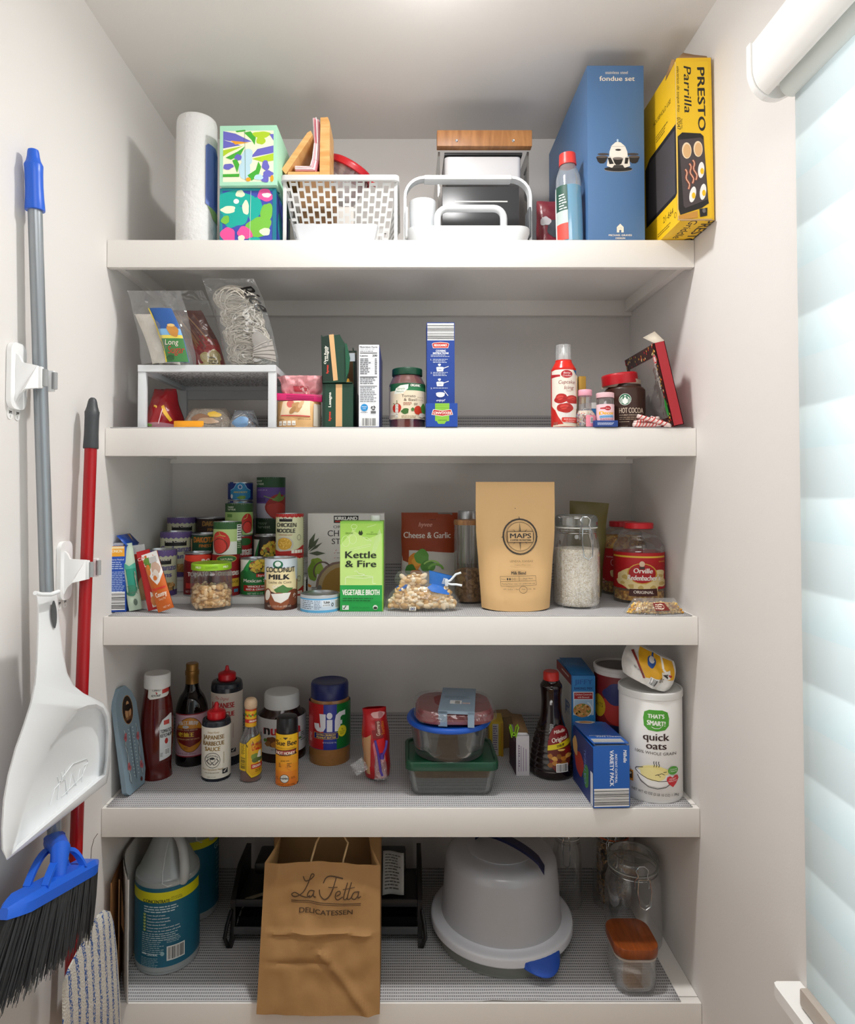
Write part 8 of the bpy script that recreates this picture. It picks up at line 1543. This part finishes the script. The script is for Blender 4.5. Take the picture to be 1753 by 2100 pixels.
def bagart(u, v, q): p = fr(min(1, max(0, u / wB_ + .5)), min(1, max(0, v / hz))); return (p.x, p.y - q * 2 - .0005, p.z)
b.art(a, lambda u, v, q: bagart(u - xt * v / hz, v, q), .006, .006); b.build('front_panel', o, fixn=False)
zk = FB[4] - zb + .035
def bk(u, v): return Vector(((u - .5) * wB_ * .98 + xt, dB + .025 * v + .004 * nz(u * 4, v * 4, 6), v * zk))
B().grid(bk, 16, 16, KB).build('back_panel', o, solid=.0006)
for s_ in (0, 1):
    def sd(u, v, s_=s_):
        p, q = fr(s_, v), bk(s_, v); fold = .030 * math.sin(math.pi * u) * v ** 1.5; zz = p.z + (q.z - p.z) * u; return Vector((p.x + (q.x - p.x) * u + (fold if s_ == 0 else -fold), p.y + (q.y - p.y) * u, zz))
    B().grid(sd, 10, 14, KB).build('gusset_panel', o, solid=.0006)
B().box((xt * .1, dB / 2 + .002, .0012), (wB_ * .97, dB - .012, .001), KB).build('bag_bottom', o)
TWN = M('#c9a878', .8, bump=.5, bscale=500)
for i in (0, 1):
    y0_ = yt - yb + .006 if i == 0 else dB + .02; zt_ = hz + .0 if i == 0 else zk - .03
    ha = [((637 - VX) / F * (yt + D0) - xc, y0_, zt_ - .03), ((640 - VX) / F * (yt + D0) - xc, y0_ + .001, zt_ + .004), ((649 - VX) / F * (yt + D0) - xc, y0_ + .006, zt_ + .04), ((660 - VX) / F * (yt + D0) - xc, y0_ + .012, zt_ + .062), ((700 - VX) / F * (yt + D0) - xc, y0_ + .012, zt_ + .062), ((714 - VX) / F * (yt + D0) - xc, y0_ + .006, zt_ + .04), ((705 - VX) / F * (yt + D0) - xc, y0_ + .001, zt_ + .004), ((703 - VX) / F * (yt + D0) - xc, y0_, zt_ - .03)]
    if i == 0: B().tube(ha, .0022, TWN, 8).build('string_handle', o, 'twisted paper string handle')
# black stacking trays
p = PZ(490, 1945, Z5); yr = p.y; D_ = yr + D0; x0, x1 = (470 - VX) / F * D_, (868 - VX) / F * D_; w = x1 - x0
BK = M('#0c0c0d', .35); o = thing('stacking_tray', 'black plastic stacking trays behind the brown deli bag', 'tray', ((x0 + x1) / 2, yr, Z5)); dR = .20
for s_ in (-1, 1):
    b = B(); X = s_ * (w / 2 - .008)
    b.prism([(0, 0), (.014, 0), (.03, .05), (.03, .10), (.10, .150), (dR, .152), (dR, 0), (dR - .02, 0), (dR - .02, .04), (.05, .04), (.03, .02)], X - .006, X + .006, BK, 'x')
    b.tube([(X + s_ * .004, .0, .005), (X + s_ * .012, -.004, .028), (X + s_ * .010, .01, .05), (X + s_ * .004, .03, .075)], .005, BK, 8).build('side_frame', o)
for k, (z, y0_) in enumerate(((.028, .012), (.085, .03))):
    b = B().box((0, y0_ + dR / 2 - .02, z), (w - .03, dR - .04, .004), BK).box((0, y0_, z + .008), (w - .03, .004, .018), M('#4a4b4d', .3) if k == 0 else M('#17181a', .3), .001); b.build('tray', o)
b = B()
for k in range(5): b.box((0, .06 + k * .03, .03), (w - .03, .003, .02), BK)
b.build('tray_ribs', o)
B().box((0, .15, .135), (w * .82, .09, .03), BK, .008).build('top_tray', o)
g = B().grid(lambda u, v: Vector((u * .055, .05 * v + .004 * math.sin(u * 5), .085 * v + .004 * math.sin(v * 3 + u))), 8, 10, M('#b9b6b0', .8)); ra = Art(0, 0, 1); ra.greek(.006, -.078, .048, 12, .006, '#6a6864', 4)
g.art(ra, lambda u, v, q: (u, .05 * (v / .085) - q - .0006 + .004 * math.sin(u / .055 * 5), v + .004 * math.sin(v / .085 * 3 + u / .055)), .008, .008)
q = tag(g.build('paper_receipt', solid=.0004, fixn=False), 'white printed receipt leaning on the black trays', 'receipt'); q.location = (P(784, 1830, yr + .05).x, yr + .052, Z5 + .098)
# loose strip of paper on the trays
q = tag(B().box((0, 0, 0), (.05, .012, .0012), M('#8f8874', .7)).build('paper_strip'), 'narrow pale paper strip lying on the black trays', 'paper'); q.location = (P(525, 1830, yr + .07).x, yr + .06, Z5 + .0895 - .0003 + .0012); q.rotation_euler = (0, 0, math.radians(30))
# cake carrier
sp = Spot(878, 1179, 1730, 2014, 5); R = .176; yc = sp.Y + R * .97; xc = (1024 - VX) / F * (yc + D0)
o = thing('cake_carrier', 'large round cake carrier with frosted dome, white rim and navy handle', 'cake carrier', (xc, yc, Z5), -math.atan2(xc, yc + D0))
B().lathe(smooth([(0, .002), (R * .86, .001), (R * .92, .005), (R * .965, .030), (R * .97, .034)], 4), CLEAR(gloss=.04, body=.72, edge=.2, bodycol='#8f928c', rough=.3), 72).build('base_dish', o, 'grey translucent base')
B().lathe(smooth([(R * .94, .033), (R * 1.0, .034), (R * 1.02, .038), (R * 1.02, .052), (R * .99, .057), (R * .90, .058), (R * .86, .062)], 3), M('#d6d8de', .35), 72).build('lid_rim', o, 'white rim')
B().lathe(smooth([(R * .87, .060), (R * .855, .075), (R * .81, .175), (R * .785, .198), (R * .70, .214), (R * .50, .219), (R * .47, .2225), (0, .2235)], 6), CLEAR(gloss=.06, body=.80, edge=.15, bodycol='#c3c5ca', rough=.22), 72).build('frosted_dome', o, 'frosted translucent dome')
hb = []
for k in range(13):
    t = (k / 12 - .5) * 2; hb.append((.13 * t * R / .17, -.012 - .02 * t, .2265 + .030 * (1 - t * t) ** .5 if abs(t) < 1 else .2265))
rings = []
for (x, y, z) in hb: rings.append([(x - .003, y - .016, z), (x + .002, y + .016, z), (x + .002, y + .016, z + .007), (x - .003, y - .016, z + .007)])
bh = B().loft([[(p[0] * .62 + .02, p[1] - .035 + p[0] * -.35, p[2]) for p in r_] for r_ in rings], M('#0d1640', .3)); bh.build('carry_handle', o, 'navy carry handle')
la = B(); A0 = math.radians(34)
def lt(u, v):
    an = A0 + (u - .5) * .58; e = math.sin(math.pi * u); rr = R * (1.0 + .01) + .026 * e * v; zz = .050 - .030 * v * (.55 + .45 * e) - .004 * math.sin(math.pi * v) * e; return Vector((rr * math.sin(an), -rr * math.cos(an), zz))
la.grid(lt, 16, 8, M('#1f4fb0', .3)); la.build('latch', o, 'blue latch', solid=.0025)
# jars on the right
sp = Spot(1240, 1356, 1782, 1961, 5); clampjar('empty clamp-top glass jar behind the small square jar', sp.loc, sp.r * .97, sp.h + .002, seal='#b9bdb8', ph=.35, hn=.80, gl=CLEAR(gloss=.06, body=.012, edge=.45))
sp = Spot(1216, 1292, 1712, None, 5, Y=.305); clampjar('clamp-top jar of brown pasta twists with orange seal, behind the empty jar', sp.loc, sp.r, min(sp.h, .33), seal='#d9602a', ph=.0, hn=.84)
TWI = [M(c, .6) for c in ('#7a5a38', '#94703f', '#5f452a', '#ad8a58')]; rnd = random.Random(6); b = B()
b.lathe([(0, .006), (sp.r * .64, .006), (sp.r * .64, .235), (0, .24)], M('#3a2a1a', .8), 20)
for k in range(150):
    an, zz = rnd.uniform(-2, 2), rnd.uniform(.022, .232); q = sp.r * .74; c0 = Vector((q * math.sin(an), -q * math.cos(an), zz)); tv = Vector((math.cos(an), math.sin(an), 0)); th = rnd.uniform(0, 3.14); dr_ = tv * math.cos(th) + Vector((0, 0, math.sin(th))); pe = tv * -math.sin(th) + Vector((0, 0, math.cos(th)))
    b.tube([tuple(c0 + dr_ * ((i - 4) * .0035) + pe * (.0035 * math.sin(i * 1.4))) for i in range(9)], .0022, rnd.choice(TWI), 5)
tag(b.build('pasta_twists'), 'brown pasta twists filling the orange-sealed jar', 'pasta', kind='stuff').location = sp.loc
sp = Spot(1134, 1192, 1712, None, 5, Y=.315); clampjar('clamp-top jar in the back corner behind the cake carrier', sp.loc, sp.r, min(sp.h, .30), ph=-.1, hn=.84)
# square jar with wooden lid
p = PZ(1305, 2046, Z5); D_ = p.y + D0; w = 84 * D_ / F; h = P(1305, 1968, p.y).z - Z5; xw = (1303 - VX) / F * D_; d = w * 1.12
o = thing('square_jar', 'empty square glass jar with reddish wooden lid, at the shelf front', 'jar', (xw, p.y, Z5)); GJ = CLEAR(gloss=.06, body=.012, edge=.45)
q = lambda k, z, r_=.3: [(x, y, z) for x, y in rrect(w * k, d * k, w * r_ * k, 8, 0, d / 2)]
B().loft([q(.80, .001), q(.94, .005), q(.985, .018), q(1.0, .04), q(1.0, h - .004), q(.98, h - .002), q(.96, h - .004), q(.97, .03), q(.90, .010), q(.8, .007)], GJ).build('glass_body', o)
WL = GRAIN('#6e3312', '#93491c', 7, (12, 2, 3), .3)
B().loft([q(1.0, h + .0004), q(1.06, h + .002), q(1.08, h + .008), q(1.08, h + .020), q(1.06, h + .0225), q(.98, h + .0235), q(.4, h + .0215)], WL).build('wooden_lid', o, 'reddish wooden lid')
B().loft([q(1.0, h - .006), q(1.03, h - .0055), q(1.03, h - .001), q(1.0, h)], CLEAR(gloss=.08, body=.5, bodycol='#d9cfc4')).build('seal_ring', o, 'clear seal ring')
# ---------------------------------------------------------------- cleaning tools on the left wall
def pole(p, q, r, mat, seg=20): return B().tube([p, (p + q) / 2, q], r, mat, seg)
ALU = M('#9aa0a5', .32, .55); BLU = M('#1f5fd0', .35)
T0, T1 = PX(68, 306, -.655), PX(112, 1725, -.634); r = .0118
def along(a, b, py):                                           # point of the line a-b seen on photograph row py
    lo, hi = 0.0, 1.0
    for _ in range(40):
        m = (lo + hi) / 2; v = a + (b - a) * m; y = CY - F * ((v.z - CAMZ) * CT - (v.y + D0) * ST) / ((v.y + D0) * CT + (v.z - CAMZ) * ST)
        if y < py: lo = m
        else: hi = m
    return a + (b - a) * ((lo + hi) / 2)
o = thing('broom', 'broom with grey pole, blue grip and black bristles hanging on the wall', 'broom', tuple(T1))
L = lambda v: Vector(v) - T1
pole(L(along(T0, T1, 425)), Vector((0, 0, 0)), r, ALU).build('pole', o, 'grey metal pole')
ax = (T0 - T1).normalized(); g0, g1 = L(along(T0, T1, 432)), L(T0)
def onax(t): return g0 + (g1 - g0) * t
B().tube([onax(t) for t in (0, .02, .2, .4, .6, .735, .75, .80, .88, .95, .985, 1.0)], [r * 1.36, r * 1.38, r * 1.28, r * 1.22, r * 1.24, r * 1.3, r * 1.24, r * 1.02, r * .86, r * .80, r * .72, r * .45], BLU, 24).build('grip', o, 'blue plastic grip')
# broom head
H0, H1 = PX(3, 1868, -.612), PX(203, 1762, -.585)
H0 = Vector((-.605, -1.0 + .015, 0)); d0 = ray(8, 1868); t = (-.600) / d0.x; H0 = Vector((d0.x * t, d0.y * t - D0, CAMZ + d0.z * t)); d1 = ray(196, 1766); t = (-.575) / d1.x; H1 = Vector((d1.x * t, d1.y * t - D0, CAMZ + d1.z * t))
hu = (H1 - H0).normalized(); hn_ = Vector((1, 0, 0)); hn_ = (hn_ - hu * hn_.dot(hu)).normalized(); hw_ = hu.cross(hn_).normalized()
if hw_.z < 0: hw_ = -hw_
HL = (H1 - H0).length
def hp(u, n, w): return L(H0) + hu * (u * HL) + hn_ * n + hw_ * w
rings = []
for k in range(15):
    u = k / 14; e = max(.25, min(1, 6 * u + .3, 6 * (1 - u) + .3)); a_ = .022 * e; tp = .012 * e
    rings.append([hp(u, -a_, -.012), hp(u, a_, -.012), hp(u, a_ * 1.02, .004 * e), hp(u, a_ * .7, tp), hp(u, -a_ * .7, tp), hp(u, -a_ * 1.02, .004 * e)])
bh = B().loft(rings, BLU)
cu = 0.52; sk = [L(along(T0, T1, 1722)), L(along(T0, T1, 1728))]
neck = L(along(T0, T1, 1745))
pt = L(along(T0, T1, 1716)); hd = B().tube([pt, pt + (neck - pt) * .95, hp(cu, 0, .05), hp(cu, 0, .012)], [r * 1.5, r * 1.55, r * 1.3, r * 1.1], BLU, 20)
for (ua, ub, n_) in ((.30, .74, .020), (.27, .72, -.018)):
    A_, C_ = hp(ua, n_ * .7, .010), hp(ub, n_ * .7, .010); top = pt + (neck - pt) * 1.2 + hn_ * n_ * .8
    path = [A_ * (1 - s) ** 2 + (top + hw_ * .028) * 2 * s * (1 - s) + C_ * s * s for s in [i / 12 for i in range(13)]]
    rg = []
    for i, p_ in enumerate(path):
        tg = (path[min(12, i + 1)] - path[max(0, i - 1)]).normalized(); nn_ = tg.cross(hn_).normalized()
        rg.append([p_ + hn_ * .006 + nn_ * .003, p_ - hn_ * .006 + nn_ * .003, p_ - hn_ * .006 - nn_ * .003, p_ + hn_ * .006 - nn_ * .003])
    hd.loft(rg, BLU)
bh.v, n0 = bh.v, len(bh.v); bh.f += [tuple(i + n0 for i in f) for f in hd.f]; bh.m += hd.m; bh.v += hd.v
bh.build('broom_head', o, 'blue plastic broom head')
BR = [M('#161616', .45), M('#232325', .45), M('#0d0d0e', .5)]; b = B(); rnd = random.Random(8)
gd = Vector((-.10, -.42, -1)).normalized(); L0, L1 = .150, .142
for k in range(1500):
    u = rnd.random(); n = rnd.uniform(-.020, .020) * min(1, .4 + 5 * u, .4 + 5 * (1 - u)); p_ = hp(.015 + .97 * u, n, -.011); fl = hu * ((u - .5) * .05) + hn_ * (n * .5); ln = (.124 - .018 * u ** 2) * rnd.uniform(.88, 1.03)
    d_ = (gd * ln + fl + Vector((rnd.uniform(-.004, .004), rnd.uniform(-.004, .004), 0))); m_ = p_ + d_ * .5 + Vector((rnd.uniform(-.002, .002), rnd.uniform(-.003, .003), 0)); e_ = p_ + d_
    e_.x = max(e_.x, XL + .003 - T1.x); m_.x = max(m_.x, XL + .003 - T1.x); s_ = .0009
    v = []
    for q, w_ in ((p_, s_), (m_, s_), (e_, s_ * .5)): v += [q + Vector((w_, 0, 0)), q + Vector((-w_ * .5, w_, 0)), q + Vector((-w_ * .5, -w_, 0))]
    b.add(v, [(0, 1, 4, 3), (1, 2, 5, 4), (2, 0, 3, 5), (3, 4, 7, 6), (4, 5, 8, 7), (5, 3, 6, 8)], BR[k % 3])
b.build('bristles', o, 'black bristles', kind='stuff', smooth=0)
# dustpan clipped on the broom pole
WP = M('#eef0f1', .25)
outp = [(74, 1216), (76, 1250), (76, 1290), (74, 1350), (70, 1400), (62, 1440), (48, 1484), (30, 1535), (15, 1590), (6, 1640), (2, 1700), (3, 1742), (14, 1764), (60, 1730), (120, 1684), (180, 1637), (219, 1606), (224, 1580), (228, 1530), (229, 1500), (224, 1462), (212, 1443), (192, 1432), (172, 1422), (150, 1405), (138, 1380), (130, 1340), (124, 1290), (120, 1250), (118, 1216)]
inn = [(24, 1752), (26, 1738), (46, 1660), (74, 1580), (100, 1524), (126, 1486), (156, 1456), (180, 1446), (198, 1444), (212, 1452), (220, 1470), (223, 1500), (221, 1560), (216, 1590), (150, 1645), (80, 1704)]
XF, XB = -.585, -.613
def dp(p_, x): return PX(p_[0], p_[1], x)
od = thing('dustpan', 'white plastic dustpan clipped onto the broom pole', 'dustpan', tuple(dp((110, 1500), -.60))); O = od.location.copy()
def ctr(pts): return (sum(p_[0] for p_ in pts) / len(pts), sum(p_[1] for p_ in pts) / len(pts))
def pl(p_, x): return dp(p_, x) - O
def shrink(pts, k):
    n = len(pts); out = []
    for i in range(n):
        a_, c_ = Vector(pts[i - 1]), Vector(pts[(i + 1) % n]); t_ = (c_ - a_).normalized(); nn_ = Vector((t_.y, -t_.x)); out.append(tuple(Vector(pts[i]) + nn_ * k))
    return out
area = sum(outp[i - 1][0] * outp[i][1] - outp[i][0] * outp[i - 1][1] for i in range(len(outp))); sg = 1 if area < 0 else -1
sh = shrink(outp, 3.5 * sg * -1); test = (abs(ctr(sh)[0] - ctr(outp)[0]))
A2 = lambda P_: abs(sum(P_[i - 1][0] * P_[i][1] - P_[i][0] * P_[i - 1][1] for i in range(len(P_)))) / 2
if A2(sh) > A2(outp): sh = shrink(outp, 3.5 * sg)
ins = shrink(inn, 7)
if A2(ins) > A2(inn): ins = shrink(inn, -7)
n = len(outp); b = B()
xf = lambda p_: XF + .012 * max(0, min(1, (1420 - p_[1]) / 150)) * -1 - .004 * max(0, (p_[0] - 120) / 100)
v = [pl(p_, XB) for p_ in outp] + [pl(p_, xf(p_) - .006) for p_ in outp] + [pl(p_, xf(p_)) for p_ in sh]
fs = [(i, (i + 1) % n, (i + 1) % n + n, i + n) for i in range(n)] + [(i + n, (i + 1) % n + n, (i + 1) % n + 2 * n, i + 2 * n) for i in range(n)]
tri = tessellate_polygon([[Vector((a_, c_, 0)) for a_, c_ in sh], [Vector((a_, c_, 0)) for a_, c_ in inn]])
m = len(inn); base = 3 * n; v += [pl(p_, xf(p_) + .0015) for p_ in inn] + [pl(p_, XF - .0215) for p_ in ins]
ix = lambda i: 2 * n + i if i < n else base + i - n
fs += [tuple(ix(i) for i in t_) for t_ in tri] + [(base + i, base + (i + 1) % m, base + (i + 1) % m + m, base + i + m) for i in range(m)]
fs += [tuple(base + m + i for i in t_) for t_ in tessellate_polygon([[Vector((a_, c_, 0)) for a_, c_ in ins]])]
fs += [tuple(t_) for t_ in tessellate_polygon([[Vector((a_, c_, 0)) for a_, c_ in outp]])]
b.add(v, fs, WP).build('pan', od, smooth=50)
b = B().tube([pl(p_, XF + .001) for p_ in ((72, 1216), (84, 1219), (104, 1219), (120, 1213))], .0035, WP, 10); b.build('handle_collar', od)
b = B(); b.grid(lambda u, w_: pl((110 + 13 * (u - .5) * math.sin(math.pi * min(.98, max(.02, w_))) ** .5 * .9 + 2 * w_, 1232 + 56 * w_), XF - .0085), 4, 10, M('#5d6164', .4, .5)); b.build('hanging_slot', od, 'grey slot in the handle')
b = B(); RL = M('#e6e9ea', .3)
for pp in ([(102, 1652), (112, 1618), (128, 1600)], [(118, 1640), (122, 1604), (134, 1598), (138, 1628)], [(128, 1594), (150, 1566), (178, 1556), (180, 1562), (168, 1592), (142, 1618), (126, 1634)], [(140, 1622), (148, 1584), (156, 1610), (164, 1576)], [(168, 1604), (172, 1570), (180, 1566)], [(122, 1604), (118, 1592)], [(128, 1600), (126, 1584)], [(134, 1594), (134, 1578)]):
    b.tube([pl(p_, XF - .0205) for p_ in pp], .0008, RL, 6)
b.build('moulded_emblem', od, 'raised emblem in the pan')
# mop
RM = M('#a30d16', .3); M0, M1 = PX(190, 816, -.645), PX(146, 2010, -.642)
o = thing('mop', 'flat mop with red pole and dark grey grip hanging beside the shelves', 'mop', tuple(M1)); Lm = lambda v_: Vector(v_) - M1; rm = .0120
pole(Lm(along(M0, M1, 915)), Vector((0, 0, 0)), rm, RM).build('pole', o, 'red metal pole'); g0, g1 = Lm(along(M0, M1, 920)), Lm(M0)
B().tube([g0 + (g1 - g0) * t_ for t_ in (0, .02, .3, .6, .72, .735, .82, .92, .97, 1)], [rm * 1.2, rm * 1.25, rm * 1.15, rm * 1.15, rm * 1.2, rm * 1.12, rm * .9, rm * .74, rm * .6, rm * .35], M('#3d4043', .5), 22).build('grip', o, 'dark grey grip')
pad = [(212, 1866), (226, 1869), (233, 1890), (240, 1950), (246, 2040), (249, 2120), (128, 2120), (127, 2040), (128, 2016), (140, 1984), (160, 1946), (182, 1906), (198, 1878)]
TER = bpy.data.materials.new('terry'); TER.use_nodes = True; nt = TER.node_tree; N = nt.nodes.new; Lk = nt.links.new; bs = nt.nodes['Principled BSDF']; bs.inputs['Roughness'].default_value = .95
tc = N('ShaderNodeTexCoord'); nn1 = N('ShaderNodeTexNoise'); nn1.inputs['Scale'].default_value = 130; mpx = N('ShaderNodeMapping'); mpx.inputs['Rotation'].default_value = (math.radians(-7), 0, 0); sx_ = N('ShaderNodeSeparateXYZ'); Lk(tc.outputs['Object'], mpx.inputs[0]); Lk(mpx.outputs[0], sx_.inputs[0]); Lk(tc.outputs['Object'], nn1.inputs['Vector'])
ad = N('ShaderNodeMath'); ad.operation = 'MULTIPLY_ADD'; ad.inputs[1].default_value = .006; Lk(nn1.outputs['Fac'], ad.inputs[0]); Lk(sx_.outputs['Y'], ad.inputs[2])
ml = N('ShaderNodeMath'); ml.operation = 'MULTIPLY'; ml.inputs[1].default_value = 1 / .027; Lk(ad.outputs[0], ml.inputs[0]); f_ = N('ShaderNodeMath'); f_.operation = 'FRACT'; Lk(ml.outputs[0], f_.inputs[0]); lt_ = N('ShaderNodeMath'); lt_.operation = 'LESS_THAN'; lt_.inputs[1].default_value = .36; Lk(f_.outputs[0], lt_.inputs[0])
n2 = N('ShaderNodeTexNoise'); n2.inputs['Scale'].default_value = 300; g_ = N('ShaderNodeMath'); g_.operation = 'GREATER_THAN'; g_.inputs[1].default_value = .47; Lk(tc.outputs['Object'], n2.inputs['Vector']); Lk(n2.outputs['Fac'], g_.inputs[0]); m2 = N('ShaderNodeMath'); m2.operation = 'MULTIPLY'; Lk(lt_.outputs[0], m2.inputs[0]); Lk(g_.outputs[0], m2.inputs[1])
mx = N('ShaderNodeMix'); mx.data_type = 'RGBA'; mx.inputs[6].default_value = lin('#d9d5cb') + (1,); mx.inputs[7].default_value = lin('#3f62a0') + (1,); Lk(m2.outputs[0], mx.inputs[0]); Lk(mx.outputs[2], bs.inputs['Base Color'])
bp = N('ShaderNodeBump'); bp.inputs['Strength'].default_value = .9; bp.inputs['Distance'].default_value = .004; Lk(n2.outputs['Fac'], bp.inputs['Height']); Lk(bp.outputs[0], bs.inputs['Normal'])
XP = -.617
def pad_x(k): return XP - k
ring0 = [PX(*p_, pad_x(.011)) - M1 for p_ in pad]; c_ = sum(ring0, Vector()) / len(ring0)
rA = [PX(*p_, pad_x(.004)) - M1 for p_ in pad]; cf = ctr(pad); rBk = [PX(cf[0] + (p_[0] - cf[0]) * .9, cf[1] + (p_[1] - cf[1]) * .93, XP) - M1 for p_ in pad]; rC = [PX(cf[0] + (p_[0] - cf[0]) * .45, cf[1] + (p_[1] - cf[1]) * .5, XP + .003) - M1 for p_ in pad]; rD = [PX(cf[0] + (p_[0] - cf[0]) * .92, cf[1] + (p_[1] - cf[1]) * .94, pad_x(.013)) - M1 for p_ in pad]
B().loft([rD, ring0, rA, rBk, rC], TER).build('mop_pad', o, 'white terry pad with blue stripes')
# wall clips
def wallclip(label, pole_pt, hgt=.115):
    zc = pole_pt.z; yc = pole_pt.y; px_ = pole_pt.x; rr = .0135; yw = yc - .030
    o = thing('broom_clip', label, 'wall clip', (XL, yw, zc)); CW2 = M('#f2f2f1', .3); GP = M('#9a9c9c', .6); dx = px_ - XL; dy = yc - yw
    pl_ = [(x, y) for x, y in rrect(.046, hgt, .016, 6)]
    b = B().prism([(a_, c2) for a_, c2 in pl_], .0006, .009, CW2, 'x'); b.build('wall_plate', o)
    arm = B().prism([(.008, hgt * .34), (.014, hgt * .30), (.020, hgt * .20), (dx + .010, hgt * .17), (dx + .010, -hgt * .17), (.026, -hgt * .20), (.016, -hgt * .28), (.008, -hgt * .42)], -.010, -.004 + .0, CW2, 'y'); arm.v = [(x, y + dy * min(1, max(0, (x - .02) / .03)) - .008 * (x > .02), z) for x, y, z in arm.v]; arm.build('arm', o)
    for s_ in (-1, 1):
        ja_ = B().box((dx + .004, dy + s_ * (rr + .0062), 0), (.022, .009, hgt * .33), CW2, .002); ja_.build('jaw', o)
        B().lathe([(0, -hgt * .13), (.0048, -hgt * .13), (.0048, hgt * .13), (0, hgt * .13)], GP, 16, (dx + .017, dy + s_ * (rr + .0026), 0)).build('grip_roller', o, 'grey rubber roller')
    for s_ in (-1, 1):
        tb = B().prism([(y + s_ * .0105, z) for y, z in rrect(.016, .024, .0078, 6, 0, -hgt / 2 - .006)], .0003, .0011, M('#ecebe8', .4), 'x'); ta = Art(0, 0, 1); ta.text('3M', s_ * .0105, hgt / 2 + .008, .005, INKD, bold=.0003).rect(s_ * .0105 - .0004, hgt / 2 + .010, s_ * .0105 + .0004, hgt / 2 + .015, INKD); tb.art(ta, lambda u, v2, q: (.0011 + q, u, v2)); tb.build('adhesive_tab', o)
    return o
wallclip('white wall clip holding the grey broom pole', along(T0, T1, 778)); wallclip('white wall clip holding the red mop pole', along(M0, M1, 1166), .115)
# a stray straw standing up behind the broom head
q = PX(186, 1764, -.585); tag(B().tube([(0, 0, 0), (.0, .002, .02), (.003, .006, .036), (.008, .010, .044)], .0006, M('#5a4636', .7), 5).build('dust_straw'), 'thin dry straw sticking up on the blue broom head', 'straw').location = tuple(q)
